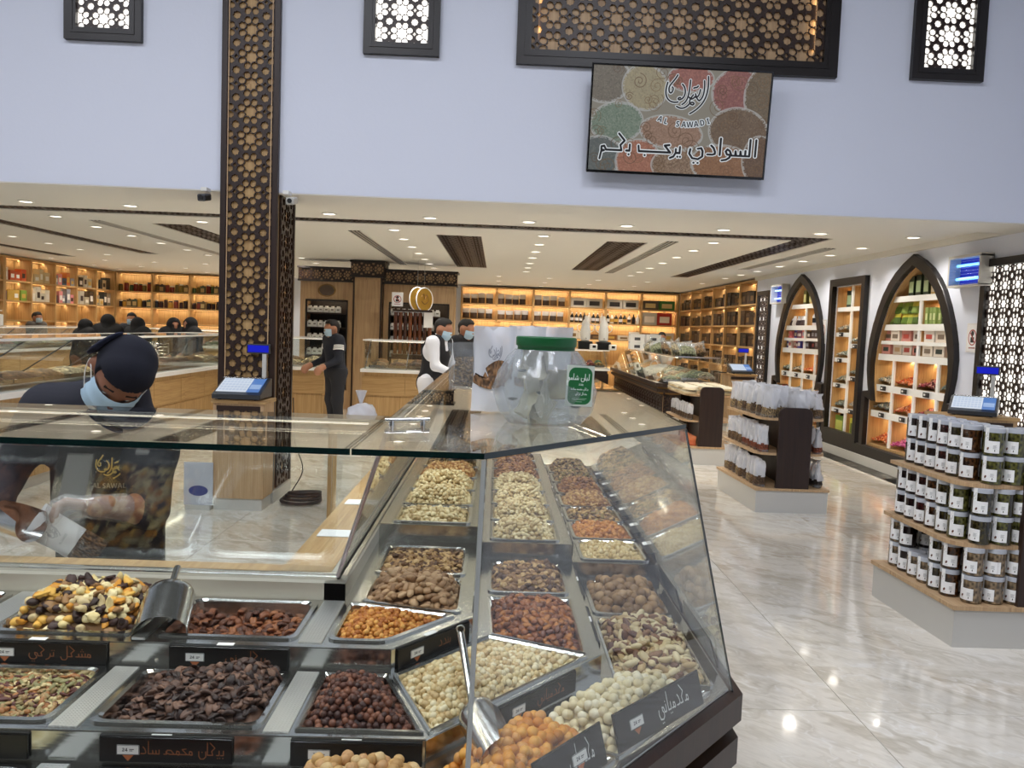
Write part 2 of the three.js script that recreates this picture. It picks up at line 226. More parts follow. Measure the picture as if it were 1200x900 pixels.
// right wall with its shelf openings: heights and half widths of the horseshoe arch
const ARCH = [[0, 2.65], [0.22, 2.56], [0.4, 2.46], [0.55, 2.34], [0.68, 2.2], [0.79, 2.03], [0.89, 1.83], [0.96, 1.63], [0.99, 1.45], [0.98, 1.25], [0.93, 1.05], [0.9, 0.98]];
const archPath = (zc, inset, foot) => { const k = (1 - inset), h = ARCH.map(([w, y], i) => [i ? w * k - (i > 8 ? 0 : 0) : 0, y - inset * 1.25]), r = h.map(([w, y]) => [-zc + w, y]), l = h.slice(1).reverse().map(([w, y]) => [-zc - w, y]), b = foot; return [...r, [-zc + b, 0.96 - inset * 0.6], [-zc + b, 0.26], [-zc - b, 0.26], [-zc - b, 0.96 - inset * 0.6], ...l].reverse(); };
const onRight = new THREE.Matrix4().makeBasis(V(0, 0, -1), V(0, 1, 0), V(1, 0, 0));
const ZA1 = -12.87, ZA2 = -9.39;
{
  const s = new THREE.Shape([[-5.4, 0], [15.2, 0], [15.2, 2.95], [6.9, 2.95], [6.9, HALL_TOP], [-5.4, HALL_TOP]].map((p) => new THREE.Vector2(p[0], p[1]))), hole = (pts) => s.holes.push(new THREE.Path(pts.map((p) => new THREE.Vector2(p[0], p[1]))));
  hole(archPath(ZA1, 0.1, 0.98)); hole(archPath(ZA2, 0.1, 0.98)); hole([[10.68, 0.26], [11.6, 0.26], [11.6, 2.38], [10.68, 2.38]]);
  struct('wall_right', uvm(new THREE.ExtrudeGeometry(s, { depth: 0.44, bevelEnabled: false }).applyMatrix4(onRight).translate(XR, 0, 0)), M.wall);
  struct('wall_right', span(5.3, 5.5, 0, 2.95, -15.2, -22.6), M.wall);
  struct('baseboard_right', merge([span(XR - 0.06, XR, 0, 0.12, ZB - 0.3, -14.2)]), M.greyPanel);
  struct('trim_2', span(XR - 0.045, XR, 0.12, 0.26, -8.3, -13.95), M.blackWood);
}
struct('wall_back', span(-11.2, 5.6, 0, 2.95, -22.2, -22.5), M.wall);
struct('wall_left', merge([span(-10.75, -11, 0, 2.95, -6.8, -22.6), span(-10.95, -11.2, 0, HALL_TOP, 5.4, -7.3)]), M.wall);
struct('ceiling', span(-11.2, 5.6, HALL_TOP, HALL_TOP + 0.2, 5.6, -7.5), M.hallDark);
struct('wall_rear', span(-11.2, 5.6, 0, HALL_TOP, 5.4, 5.6), M.hallDark);

// ---------------------------------------------------------------- lamps
{ // recessed downlights on their grid
  const P = [], row = (xs, zs) => { for (const x of xs) for (const z of zs) P.push([x, z]); };
  row([-6.1, -5.05, -3.95, -2.9, -1.84, -0.76, 0.3, 1.36, 2.41, 3.47, 4.49], [-8.73]);
  row([-5.4, -1.3, 0.53, 2.63], [-9.95, -10.95, -11.98, -13, -14.1, -15.1, -16.1]); row([4.46], [-9.9, -10.85, -11.8, -12.8, -13.9, -14.83, -15.84, -17.6]);
  row([-7.65], [-12.85, -13.87, -14.92, -15.93]); row([-3.62], [-9.91, -12.9, -14.88, -16.05]); row([-9.65], [-15.65, -17.6, -19.45, -20.74]); row([-8.5, -7.45, -6.35], [-17.6, -19.35, -20.74]); row([0, 1.12, 2.2, 3.3], [-17.85, -19.6, -21.2]); row([-5.35, -3.0], [-18.5, -21.1]);
  const pr = proto('downlight', 'downlight');
  mesh('rim', lathe([[0.062, 0], [0.082, 0], [0.082, -0.006], [0.074, -0.009], [0.062, -0.004]], 20), M.white, pr); mesh('lens', new THREE.CylinderGeometry(0.063, 0.063, 0.006, 20).translate(0, -0.001, 0), M.lamp, pr);
  P.forEach(([x, z]) => {
    copyOf(pr, [x, YC, z], 0, z > -9 ? 'round recessed downlight in the row along the edge of the low ceiling' : z < -17 ? 'round recessed downlight in the far part of the low ceiling near the back shelves' : x > 4 ? 'round recessed downlight in the row along the right wall' : x > 2 ? 'round recessed downlight in the row right of the tapered ceiling grille' : x > 0 ? 'round recessed downlight in the row between the two middle ceiling grilles' : x > -2 ? 'round recessed downlight in the row left of the middle ceiling grille' : 'round recessed downlight in the ceiling left of the lattice pillar', z > -9 ? 'downlights along the ceiling edge' : z < -17 ? 'downlights at the back' : 'downlight row at ' + x.toFixed(0));
    const l = new THREE.SpotLight(DOWN_COL, DOWN_CD, 0, 1.25, 0.7, 2); l.position.set(x, YC - 0.02, z); l.target.position.set(x, 0, z); l.castShadow = true; l.shadow.radius = 3; scene.add(l, l.target);
  });
  // cool panels in the ceiling of the tall hall
  [[-5.5, -2.6], [-2.1, -2.6], [1.3, -2.6], [-5.5, 1.6], [-2.1, 1.6], [1.3, 1.6]].forEach(([x, z], i) => { const o = thing('ceiling_panel_light', `large square cool white ceiling panel lamp of the tall hall, ${i < 3 ? 'front' : 'rear'} row ${['left', 'middle', 'right'][i % 3]}`, 'ceiling light', [x, HALL_TOP - 0.03, z]); mesh('frame', frameGeo(1.5, 1.5, 0.04, 0.04).rotateX(Math.PI / 2), M.white, o); mesh('diffuser', box(1.42, 0.02, 1.42, 0, 0.008, 0), M.hallLamp, o); area(1.42, 1.42, HALL_RAD, HALL_COL, [x, HALL_TOP - 0.05, z], [0, -1, 0]).castShadow = true; });
}
// ---------------------------------------------------------------- lattice pillar, windows and screen on the upper wall
{
  const o = thing('lattice_pillar', 'tall square pillar clad in dark star lattice over pale wood', 'pillar', [-2.165, 0, ZB - 0.225]);
  mesh('core', box(0.46, HALL_TOP - 0.02, 0.56, 0, HALL_TOP / 2, -0.035), M.oak, o);
  const W = 0.49, H = HALL_TOP - 0.12, zf = 0.25;
  mesh('fretwork', lattice(W - 0.1, H, 0.018, 0.92, 1.13, 0.004).translate(0, 0.1 + H / 2, zf), M.dark, o);
  mesh('fretwork', lattice(0.42, 2.58, 0.018, 0.92, 1.13, 0.004).rotateY(Math.PI / 2).translate(0.23, 1.4, -0.05), M.dark, o);
  mesh('fretwork', lattice(0.42, 2.58, 0.018, 0.92, 1, 0.004).rotateY(-Math.PI / 2).translate(-0.23, 1.4, -0.05), M.dark, o);
  for (const x of [-W / 2 + 0.025, W / 2 - 0.025]) { mesh('corner_strip', rbox(0.05, H, 0.05, 0.006, x, 0.1 + H / 2, zf), M.dark, o); mesh('bead', box(0.008, H, 0.006, x * 0.83, 0.1 + H / 2, zf + 0.024), M.oakPale, o); }
  mesh('corner_strip', box(0.04, 2.58, 0.04, 0.235, 1.4, -0.29), M.dark, o);
  mesh('plinth', box(0.52, 0.1, 0.6, 0, 0.05, 0), M.greyPanel, o);
  const win = (x, y, w, h, label, s, backMat, bord, front, lit) => {
    const t = thing('lattice_window', label, 'window', [x, y, ZB]);
    mesh('frame', merge([frameGeo(w, h, bord, 0.05), frameGeo(w - bord * 1.1, h - bord * 1.1, 0.02, 0.062)]).translate(0, 0, 0.026), M.blackWood, t);
    mesh('fretwork', lattice(w - bord * 2 + 0.01, h - bord * 2 + 0.01, 0.014, s, lit ? 1.15 : 1.13, 0.004, 0, s * 0.05).translate(0, 0, 0.018), M.dark, t);
    mesh('backing', box(w - bord * 2, h - bord * 2, 0.006, 0, 0, 0.005), backMat, t);
    if (lit) area(w - bord * 2, h - bord * 2, 1.2, 0xfffaf0, [x, y, ZB + 0.012], [0, 0, 1]);
  };
  win(-3.41, 4.63, 0.645, 1.46, 'lit lattice window on the upper wall left of the pillar', 0.8, M.backlit, 0.1, 0, true);
  win(-0.9, 4.62, 0.645, 1.46, 'lit lattice window on the upper wall between pillar and wide panel', 0.8, M.backlit, 0.1, 0, true);
  win(3.8, 4.61, 0.625, 1.46, 'lit lattice window on the upper wall right of the screen', 0.8, M.backlit, 0.1, 0, true);
  win(1.46, 4.72, 2.76, 1.72, 'wide dark lattice panel with thick frame above the wall screen', 1.0, M.oakPale, 0.125);
  // small uplight lamps glow inside the ends of the wide panel
  for (const x of [0.26, 2.64]) area(0.03, 1.3, 9, 0xffd9a0, [x, 4.72, ZB + 0.03], [x < 1 ? 1 : -1, 0, -0.12]);
  // camera housings beside the pillar
  for (const [x, l] of [[-2.52, 'small dark security camera left of the pillar under the upper wall'], [-1.83, 'small white security camera right of the pillar under the upper wall']]) { const c = thing('security_camera', l, 'camera', [x, 2.655, ZB + 0.075]); mesh('bracket', box(0.05, 0.03, 0.1, 0, 0.03, 0), M.white, c); mesh('housing', rbox(0.07, 0.06, 0.16, 0.015, x > -2 ? 0.05 : 0, -0.03, 0.04).rotateX(0.2), x > -2 ? M.greyPanel : M.darkSteel, c); mesh('lens', cyl(0.02, 0.02, 0.01, 0, 0, 0, 12).rotateX(Math.PI / 2).translate(x > -2 ? 0.05 : 0, -0.05, 0.12), M.black, c); }
}
{ // wall screen, tipped forward
  const tScreen = canvasTex(1024, 576, (g, w, h) => {
    g.fillStyle = '#8d8a80'; g.fillRect(0, 0, w, h);
    const blob = (x, y, a, b, r, c, dots) => { g.save(); g.translate(x, y); g.rotate(r); g.fillStyle = c; g.beginPath(); g.ellipse(0, 0, a, b, 0, 0, 7); g.fill(); g.lineWidth = 16; g.strokeStyle = 'rgba(196,202,204,.75)'; g.stroke(); if (dots) { g.clip(); for (let i = 0; i < 900; i++) { g.fillStyle = pick(dots); g.beginPath(); g.arc(rr(-a, a), rr(-b, b), rr(2, 5), 0, 7); g.fill(); } } g.restore(); };
    blob(60, 70, 150, 130, 0.2, '#6f6a60', ['#5e5a52', '#7d786c']); blob(300, 110, 130, 120, 0.5, '#a59c7e', ['#b0a684', '#968d70']); blob(560, 50, 130, 70, 0, '#9c5f58', ['#8d5550', '#aa6c62']); blob(830, 110, 140, 125, -0.3, '#8d5554', ['#7c4646', '#a0665f']); blob(990, 130, 110, 160, 0, '#6a5c4a', ['#5c5040', '#786a56']);
    blob(150, 310, 150, 110, -0.1, '#72897a', ['#5f7868', '#86998a']); blob(470, 350, 180, 90, 0.1, '#9b7a66', ['#8d6c5a', '#aa8874']); blob(860, 330, 170, 130, 0.1, '#6b5746', ['#5d4b3c', '#7a6653']); blob(60, 500, 130, 110, 0, '#566063', ['#49595c', '#66706f']); blob(290, 520, 130, 120, 0, '#a86a55', ['#985c48', '#b97a62']); blob(510, 530, 140, 90, 0, '#8a6f5a', ['#6f5745', '#a38a72']); blob(790, 520, 190, 110, 0.1, '#8d6143', ['#7c5238', '#9d7152']); blob(990, 480, 90, 130, 0, '#5e4636', ['#523c2e', '#6d5442']);
    g.lineCap = 'round'; for (let i = 0; i < 60; i++) { const x = rr(0, w), y = rr(0, h), r0 = rr(24, 56), s = rnd() < 0.5 ? 1 : -1; g.strokeStyle = pick(['rgba(92,66,40,.75)', 'rgba(110,78,46,.6)', 'rgba(84,58,40,.7)']); g.lineWidth = rr(3, 5); g.beginPath(); const a0 = rnd() * 6; for (let t = 0; t < 1; t += 0.03) { const a = a0 + s * t * 11, r = r0 * (1 - t * 0.9), px = x + Math.cos(a) * r, py = y + Math.sin(a) * r; if (t) g.lineTo(px, py); else g.moveTo(px, py); } g.stroke(); }
    g.fillStyle = 'rgba(126,116,104,.28)'; g.fillRect(0, 0, w, h); for (const [lw, c] of [[17, '#e6edf2'], [9, '#16161a']]) { emblem(g, 545, 150, 122, c, lw); }
    g.font = 'bold 44px sans-serif'; g.textAlign = 'center'; const txt = 'AL SAWADI', rad = 420;
    for (let i = 0; i < txt.length; i++) { const a = (i - (txt.length - 1) / 2) * 0.088; g.save(); g.translate(540 + Math.sin(a) * rad, 318 - rad + Math.cos(a) * rad); g.rotate(-a); g.lineWidth = 9; g.lineJoin = 'round'; g.strokeStyle = '#dfe8ee'; g.strokeText(txt[i], 0, 0); g.fillStyle = '#24242a'; g.fillText(txt[i], 0, 0); g.restore(); }
    for (const [lw, c] of [[23, '#e9f0f5'], [12, '#17171b']]) { g.strokeStyle = c; for (const [wd, right, width] of [['sawadi', 985, 410], ['welcome', 540, 485]]) { const k = width / (arabicWidth(wd) * (92 / 22)); g.save(); g.translate(right, 0); g.scale(k, 1); arabic(g, wd, 0, 462, 92, lw / Math.sqrt(k)); g.restore(); } }
  });
  const o = thing('wall_screen', 'flat wall screen showing shop calligraphy over swirling spice colours', 'television', [1.47, 3.395, ZB + 0.16]); o.rotation.set(0.1, 0, -0.006);
  mesh('housing', rbox(1.52, 0.88, 0.045, 0.012), M.black, o); mesh('display', box(1.49, 0.845, 0.004, 0, 0.004, 0.023), std(0x111111, 0.35, 0, { emissive: 0xffffff, emissiveIntensity: 0.72, emissiveMap: tScreen }), o);
  const face = o.children[1].geometry, n = face.attributes.normal, p = face.attributes.position, uv = face.attributes.uv; for (let i = 0; i < uv.count; i++) if (n.getZ(i) > 0.5) uv.setXY(i, p.getX(i) / 1.49 + 0.5, (p.getY(i) - 0.004) / 0.845 + 0.5); else uv.setXY(i, 0.001, 0.999);
  mesh('bezel', frameGeo(1.52, 0.88, 0.014, 0.012).translate(0, 0, 0.026), M.blackGloss, o); mesh('wall_arm', box(0.3, 0.2, 0.14, 0, 0, -0.09), M.darkSteel, o);
  const gl = new THREE.RectAreaLight(0xc8b8a8, 0.12, 1.48, 0.84); gl.position.set(1.47, 3.395, ZB + 0.2); gl.lookAt(1.47, 3.3, 0); scene.add(gl);
}
// ---------------------------------------------------------------- the nut counter: three stepped tiers that turn a chamfered corner
function insetPoly(p, d) {               // moves every edge inwards by d; polygons given counter-clockwise in (x, -z)
  const n = p.length, out = [];
  const area2 = p.reduce((s, a, i) => { const b = p[(i + 1) % n]; return s + a[0] * b[1] - a[1] * b[0]; }, 0), sg = area2 > 0 ? 1 : -1;
  const line = (a, b) => { const dx = b[0] - a[0], dy = b[1] - a[1], l = Math.hypot(dx, dy); return [a[0] - (dy / l) * d * sg, a[1] + (dx / l) * d * sg, dx / l, dy / l]; };
  for (let i = 0; i < n; i++) { const A = line(p[(i + n - 1) % n], p[i]), B = line(p[i], p[(i + 1) % n]), det = A[2] * B[3] - A[3] * B[2]; const t = ((B[0] - A[0]) * B[3] - (B[1] - A[1]) * B[2]) / det; out.push([A[0] + A[2] * t, A[1] + A[3] * t]); }
  return out;
}
function roundPoly(p, r, k = 4) {
  const n = p.length, out = [];
  for (let i = 0; i < n; i++) { const a = p[(i + n - 1) % n], b = p[i], c = p[(i + 1) % n], u = [a[0] - b[0], a[1] - b[1]], v = [c[0] - b[0], c[1] - b[1]], lu = Math.hypot(...u), lv = Math.hypot(...v), q = Math.min(r, lu * 0.4, lv * 0.4), s = [b[0] + (u[0] / lu) * q, b[1] + (u[1] / lu) * q], e = [b[0] + (v[0] / lv) * q, b[1] + (v[1] / lv) * q]; for (let j = 0; j <= k; j++) { const t = j / k, m = 1 - t; out.push([m * m * s[0] + 2 * m * t * b[0] + t * t * e[0], m * m * s[1] + 2 * m * t * b[1] + t * t * e[1]]); } }
  return out;
}
function edgeDist(p, x, z) {             // distance inside a convex polygon to its nearest edge, negative outside
  const n = p.length, sg = p.reduce((s, a, i) => { const b = p[(i + 1) % n]; return s + a[0] * b[1] - a[1] * b[0]; }, 0) > 0 ? 1 : -1; let m = 9;
  for (let i = 0; i < n; i++) { const a = p[i], b = p[(i + 1) % n], dx = b[0] - a[0], dz = b[1] - a[1], l = Math.hypot(dx, dz); m = Math.min(m, ((dx * (z - a[1]) - dz * (x - a[0])) / l) * sg); } return m;
}
function ringStrip(rings) { const pos = [], n = rings[0].length; for (let k = 0; k + 1 < rings.length; k++) for (let i = 0; i < n; i++) { const j = (i + 1) % n, a = rings[k][i], b = rings[k][j], c = rings[k + 1][i], d = rings[k + 1][j]; pos.push(...a, ...c, ...b, ...b, ...c, ...d); } const g = new THREE.BufferGeometry(); g.setAttribute('position', new THREE.Float32BufferAttribute(pos, 3)); g.computeVertexNormals(); return uvm(g); }
function trayGeo(p, y, depth, rim = 0.013, r = 0.03) {
  const o = roundPoly(p, r), i1 = roundPoly(insetPoly(p, rim), r), i2 = roundPoly(insetPoly(p, rim + 0.006), r), b = roundPoly(insetPoly(p, rim + 0.014), r), at = (q, h) => q.map(([x, z]) => [x, h, z]);
  const cx = b.reduce((s, q) => s + q[0], 0) / b.length, cz = b.reduce((s, q) => s + q[1], 0) / b.length;
  return ringStrip([at(o, y), at(o, y + 0.005), at(i1, y + 0.006), at(i2, y + 0.001), at(b, y - depth), b.map(() => [cx, y - depth, cz])]);
}
const tierLine = { A: [[-2.6, -1.89], [-0.228, -1.89], [-0.04, -2.12], [-0.04, -5]], B: [[-2.6, -1.575], [-0.115, -1.575], [0.3, -2.03], [0.3, -5]], C: [[-2.6, -1.23], [-0.03, -1.23], [0.625, -1.99], [0.625, -5]], back: [[-2.6, -2.22], [-0.4, -2.22], [-0.4, -5]] };
const shiftLine = (L, o) => { const [a, b, c, d] = L; return [[a[0], a[1] + o], [b[0] + o * 0.45, b[1] + o], [c[0] + o, c[1] + o * 0.42], [d[0] + o, d[1]]]; };
const counter = thing('nut_counter', 'L shaped glass nut counter with stepped steel tiers and chamfered corner', 'counter');
const yA = 0.82, yB = 0.765, yC2 = 0.7, FAR = -2.87, UP = 0.06;
const TRAYS = [];
{
  const q = (x0, x1, z0, z1) => [[x0, z0], [x1, z0], [x1, z1], [x0, z1]];
  const T = (tier, y, poly, kind, mound, what, extra = {}) => TRAYS.push({ tier, y, poly, kind, mound, what, ...extra });
  // left branch, upper tier
  T('A', yA, q(-1.68, -1.3, -1.925, -2.2), 'pecan', 0.0, 'far left upper tray');
  T('A', yA, q(-1.205, -0.865, -1.925, -2.2), 'mix', 0.075, 'upper tray of mixed nuts and fruit', { text: 'turkishMix' });
  T('A', yA, q(-0.815, -0.465, -1.925, -2.2), 'pecan', -0.048, 'half empty upper tray by the steel scoop', { text: 'rawPecan' });
  T('A', yA, [[-0.39, -1.925], [-0.245, -1.925], [-0.075, -2.128], [-0.355, -2.2], [-0.39, -2.2]], 'golden', 0.022, 'upper corner tray', { text: 'hazelnut' });
  T('A', yA, [[-0.355, -2.21], [-0.07, -2.135], [-0.07, -2.445], [-0.355, -2.445]], 'tanAlmond', 0.05, 'upper tray next to the corner');
  T('A', yA, q(-0.36, -0.07, -2.475, -2.8), 'walnutPiece', 0.0, 'upper tray behind the big almonds', { small: 1 });
  [['pistachio', 0.02], ['pistachio', 0.05], ['pistachio', 0.06], ['peanut', 0.05], ['raisinMix', 0.02], ['pistachio', 0.04], ['peanut', 0.03]].forEach(([k, m], i) => T('A', yA + UP, q(-0.36, -0.07, -2.9 - i * 0.3, -3.18 - i * 0.3), k, m, `${ORD[i]} tray of the raised far part, upper tier`, { far: 1 }));
  // middle tier
  T('B', yB, q(-1.27, -0.885, -1.6, -1.865), 'seedMix', 0.012, 'middle tier tray of seeds at the left');
  T('B', yB, q(-0.81, -0.455, -1.6, -1.865), 'darkPecan', 0.05, 'middle tier tray of roasted pecans', { text: 'plainPecan', slope: 1 });
  T('B', yB, [[-0.385, -1.594], [-0.118, -1.594], [-0.228, -1.868], [-0.385, -1.868]], 'hazelnut', 0.042, 'middle tier tray left of the corner', { text: 'hazelnut', r: 0.006 });
  T('B', yB, [[-0.11, -1.594], [0.266, -2.012], [0.008, -2.13], [-0.219, -1.868]], 'whiteHazel', 0.022, 'middle tier corner tray', { text: 'macadamia', r: 0.006 });
  T('B', yB, [[0.012, -2.135], [0.262, -2.02], [0.262, -2.44], [0.0, -2.44]], 'caramel', 0.034, 'middle tier tray right of the corner', { small: 1, r: 0.006 });
  T('B', yB, q(-0.0, 0.262, -2.485, -2.82), 'walnutPiece', 0.03, 'middle tier tray behind the caramel almonds', { small: 1 });
  [['pistachio', 0.045], ['pistachio', 0.055], ['pistachio', 0.06], ['pistachio', 0.055], ['almond', 0.06], ['almond', 0.06], ['walnutPiece', 0.06]].forEach(([k, m], i) => T('B', yB + UP, q(0.0, 0.262, -2.9 - i * 0.3, -3.18 - i * 0.3), k, m, `${ORD[i]} tray of the raised far part, middle tier`, { far: 1 }));
  // lower tier
  T('C', yC2, q(-1.27, -0.885, -1.27, -1.55), 'bigPistachio', 0.03, 'lower tray at the left edge');
  T('C', yC2, q(-0.81, -0.455, -1.27, -1.55), 'pecan', 0.025, 'lower tray under the roasted pecan label');
  T('C', yC2, [[-0.385, -1.27], [-0.03, -1.27], [0.035, -1.34], [-0.11, -1.55], [-0.385, -1.55]], 'tanMacadamia', 0.085, 'lower tray left of the corner');
  T('C', yC2, [[0.042, -1.347], [0.285, -1.63], [0.095, -1.755], [-0.1, -1.552]], 'orangeMacadamia', 0.088, 'lower corner tray', { r: 0.008 });
  T('C', yC2, [[0.292, -1.638], [0.575, -1.965], [0.325, -2.0], [0.104, -1.763]], 'whiteMacadamia', 0.07, 'lower corner tray', { r: 0.008, text: 'macadamia' });
  T('C', yC2, [[0.338, -2.012], [0.592, -1.99], [0.6, -2.46], [0.338, -2.46]], 'brazil', 0.05, 'lower tray right of the corner', { r: 0.02 });
  T('C', yC2, q(0.34, 0.6, -2.5, -2.84), 'walnut', 0.04, 'lower tray');
  [['chickpea', 0.02], ['toffeePeanut', 0.03], ['raisinMix', 0.02], ['peanut', 0.045], ['almond', 0.06], ['raisinMix', 0.06], ['raisinMix', 0.06]].forEach(([k, m], i) => T('C', yC2 + UP, q(0.34, 0.6, -2.9 - i * 0.3, -3.18 - i * 0.3), k, m, `${ORD[i]} tray of the raised far part, lower tier`, { far: 1 }));
}
{
  const { A, B, C, back } = tierLine, c = counter;
  const deck = (poly, y, tier, far) => { const s = new THREE.Shape(poly.map((p) => new THREE.Vector2(p[0], -p[1]))); for (const t of TRAYS) if (t.tier === tier && !!t.far === far) s.holes.push(new THREE.Path(roundPoly(insetPoly(t.poly, 0.004), t.r ?? 0.03).map((p) => new THREE.Vector2(p[0], -p[1])))); return uvm(new THREE.ExtrudeGeometry(s, { depth: 0.01, bevelEnabled: false }).rotateX(-Math.PI / 2).translate(0, y - 0.01, 0)); };
  const near = (L, zc) => [...L.slice(0, 3), [L[3][0], zc]];
  const ring = (outer, inner) => [...outer, ...inner.slice().reverse()];
  const tiers = [['A', A, [back[0], back[1], back[2]], yA], ['B', B, A, yB], ['C', C, B, yC2]];
  for (const [k, L, I, y] of tiers) {
    const inner = I.length === 3 ? [I[0], I[1], [I[1][0], FAR]] : near(I, FAR);
    mesh('steel_deck', deck(ring(near(L, FAR), inner), y, k, false), M.steel, c);
    mesh('steel_deck', deck([[L[3][0], FAR], [L[3][0], -5], [I.at(-1)[0], -5], [I.at(-1)[0], FAR]], y + UP, k, true), M.steel, c);
    mesh('riser', span(I.at(-1)[0], L[3][0], y - 0.05, y + UP, FAR + 0.002, FAR - 0.006), M.steel, c);
  }
  // upright faces below each lip, and the dotted plates between trays
  const face = (L, y0, y1, y0f, y1f) => { const f = [slab([[L[0][0], y0, L[0][1]], [L[1][0], y0, L[1][1]], [L[1][0], y1, L[1][1]], [L[0][0], y1, L[0][1]]], 0.006), slab([[L[1][0], y0, L[1][1]], [L[2][0], y0, L[2][1]], [L[2][0], y1, L[2][1]], [L[1][0], y1, L[1][1]]], 0.006), slab([[L[2][0], y0, L[2][1]], [L[3][0], y0, FAR], [L[3][0], y1, FAR], [L[2][0], y1, L[2][1]]], 0.006), slab([[L[3][0], y0f, FAR], [L[3][0], y0f, -5], [L[3][0], y1f, -5], [L[3][0], y1f, FAR]], 0.006)]; return merge(f); };
  mesh('tier_face', face(A, yB - 0.01, yA - 0.002, yB, yA + UP), M.steel, c); mesh('tier_face', face(B, yC2 - 0.01, yB - 0.002, yC2, yB + UP), M.steel, c); mesh('tier_face', face(C, 0.6, yC2 - 0.002, 0.6, yC2 + UP), M.steel, c);
  for (const [x0, x1, z0, z1, y] of [[-1.295, -1.21, -1.91, -2.21, yA], [-0.86, -0.82, -1.91, -2.21, yA], [-0.46, -0.395, -1.91, -2.21, yA], [-0.88, -0.815, -1.585, -1.87, yB], [-0.45, -0.39, -1.585, -1.87, yB], [-1.35, -1.275, -1.585, -1.87, yB], [-0.88, -0.815, -1.25, -1.56, yC2], [-0.45, -0.39, -1.25, -1.56, yC2]]) mesh('dotted_plate', span(x0 + 0.004, x1 - 0.004, y, y + 0.003, z0, z1), M.steelDots, c);
  // seller's side: steel ledge, timber worktop, back panels
  mesh('steel_ledge', merge([span(-2.6, -0.4, yA - 0.03, 0.868, -2.222, -2.32), span(-0.4, -0.46, yA - 0.03, 0.868, -2.222, -5)]), M.ledge, c);
  mesh('door_track', merge([span(-2.6, -0.43, 0.868, 0.876, -2.25, -2.262), span(-2.6, -0.43, 0.868, 0.876, -2.285, -2.295)]), M.chrome, c);
  mesh('door_track', merge([span(-0.424, -0.432, 0.868, 0.884, -2.26, -5)]), M.black, c); mesh('door_track', merge([span(-0.405, -0.418, 0.868, 0.88, -2.26, -5)]), M.chrome, c);
  mesh('worktop', merge([span(-2.6, -0.46, 0.84, 0.87, -2.32, -2.38)]), M.oak, c); mesh('worktop', merge([span(-0.46, -0.61, 0.84, 0.87, -2.32, -5)]), M.oak, c);
  mesh('back_panel', merge([span(-2.6, -0.52, 0.02, 0.84, -2.35, -2.37), span(-0.52, -0.54, 0.02, 0.84, -2.4, -5)]), M.oak, c);
  for (const z of [-2.75, -3.25]) mesh('paper_note', box(0.13, 0.002, 0.09, -0.525, 0.872, z), M.paper, c);
  // plinth and the dark outer mouldings with bronze reveals
  const body = (o, y0, y1) => prism([...shiftLine(C, o), [-0.5, -5], [-0.5, -2.38], [-2.6, -2.38]], y0, y1);
  mesh('cabinet', body(-0.06, 0.0, 0.58), M.darkPlain, c);
  mesh('moulding', body(0.035, 0.625, 0.695 - 0.02), M.dark, c); mesh('reveal', body(0.0, 0.58, 0.625), M.bronze, c); mesh('moulding', body(0.03, 0.51, 0.58), M.dark, c); mesh('reveal', body(0.0, 0.46, 0.51), M.bronze, c); mesh('moulding', body(0.03, 0.38, 0.46), M.dark, c);
  const r0 = shiftLine(C, 0.035), r1 = shiftLine(C, 0.004);
  mesh('moulding', merge([0, 1, 2].map((i) => prism([r0[i], r0[i + 1], r1[i + 1], r1[i]], 0.675, 0.695))), M.dark, c);
  // glass
  const t = 0.01, H = 1.38, P1 = [-0.015, -1.4], P2 = [0.478, -1.975], Q = shiftLine(C, 0.012);
  mesh('glass_top', span(-2.6, -0.25, H - t, H, -1.4, -1.93), M.glass, c); mesh('glass_top', prism([[-0.247, -1.4], P1, P2, [P2[0], -5], [-0.247, -5]], H - t, H), M.glass, c);
  const bar = (a, b, w = 0.0022) => slab([[a[0], H - t - 0.0005, a[1]], [b[0], H - t - 0.0005, b[1]], [b[0], H + 0.0005, b[1]], [a[0], H + 0.0005, a[1]]], w);
  mesh('glass_edge', merge([bar([-2.6, -1.4], [-0.25, -1.4]), bar([-0.247, -1.4], P1), bar(P1, P2), bar(P2, [P2[0], -5])]), M.glassEdge, c);
  const yG = 0.69, low = (p, h = yG) => [p[0], h, p[1]], top = (p) => [p[0], H - t - 0.002, p[1]];
  mesh('front_glass', slab([low(Q[0]), low([Q[1][0] - 0.004, Q[1][1]]), top([P1[0] - 0.004, P1[1] + 0.002]), top([-2.6, -1.398])], 0.006), M.glass, c);
  mesh('front_glass', slab([low([Q[1][0] + 0.004, Q[1][1] - 0.004]), low([Q[2][0] - 0.003, Q[2][1] + 0.004]), top([P2[0] - 0.003, P2[1] + 0.004]), top([P1[0] + 0.004, P1[1] - 0.004])], 0.006), M.glass, c);
  for (const [z0, z1, z0t] of [[Q[2][1] - 0.003, -3.55, P2[1] - 0.003], [-3.556, -5, -3.556]]) mesh('side_glass', slab([low([Q[2][0], z0]), low([Q[2][0], z1]), top([P2[0], z1]), top([P2[0], z0t])], 0.006), M.glass, c);
  mesh('glass_post', rod(low(Q[1]), top(P1), 0.0045, 8), phys(0xb9bcb9, 0.15, { transmission: 0.35, thickness: 0 }), c);
  mesh('glass_edge', rod(low(Q[2]), top(P2), 0.003, 6), M.glassEdge, c);
  for (const [x0, x1] of [[-2.6, -1.325], [-1.33, -0.43]]) mesh('sliding_glass', slab([[x0, 0.876, -2.256], [x1, 0.876, -2.256], [x1 > -0.5 ? -0.25 : x1, H - t - 0.002, -1.935], [x0, H - t - 0.002, -1.935]], 0.005), M.glass, c);
  mesh('sliding_glass', slab([[-0.428, 0.876, -2.27], [-0.428, 0.876, -5], [-0.25, H - t - 0.002, -5], [-0.25, H - t - 0.002, -1.95]], 0.005), M.glass, c);
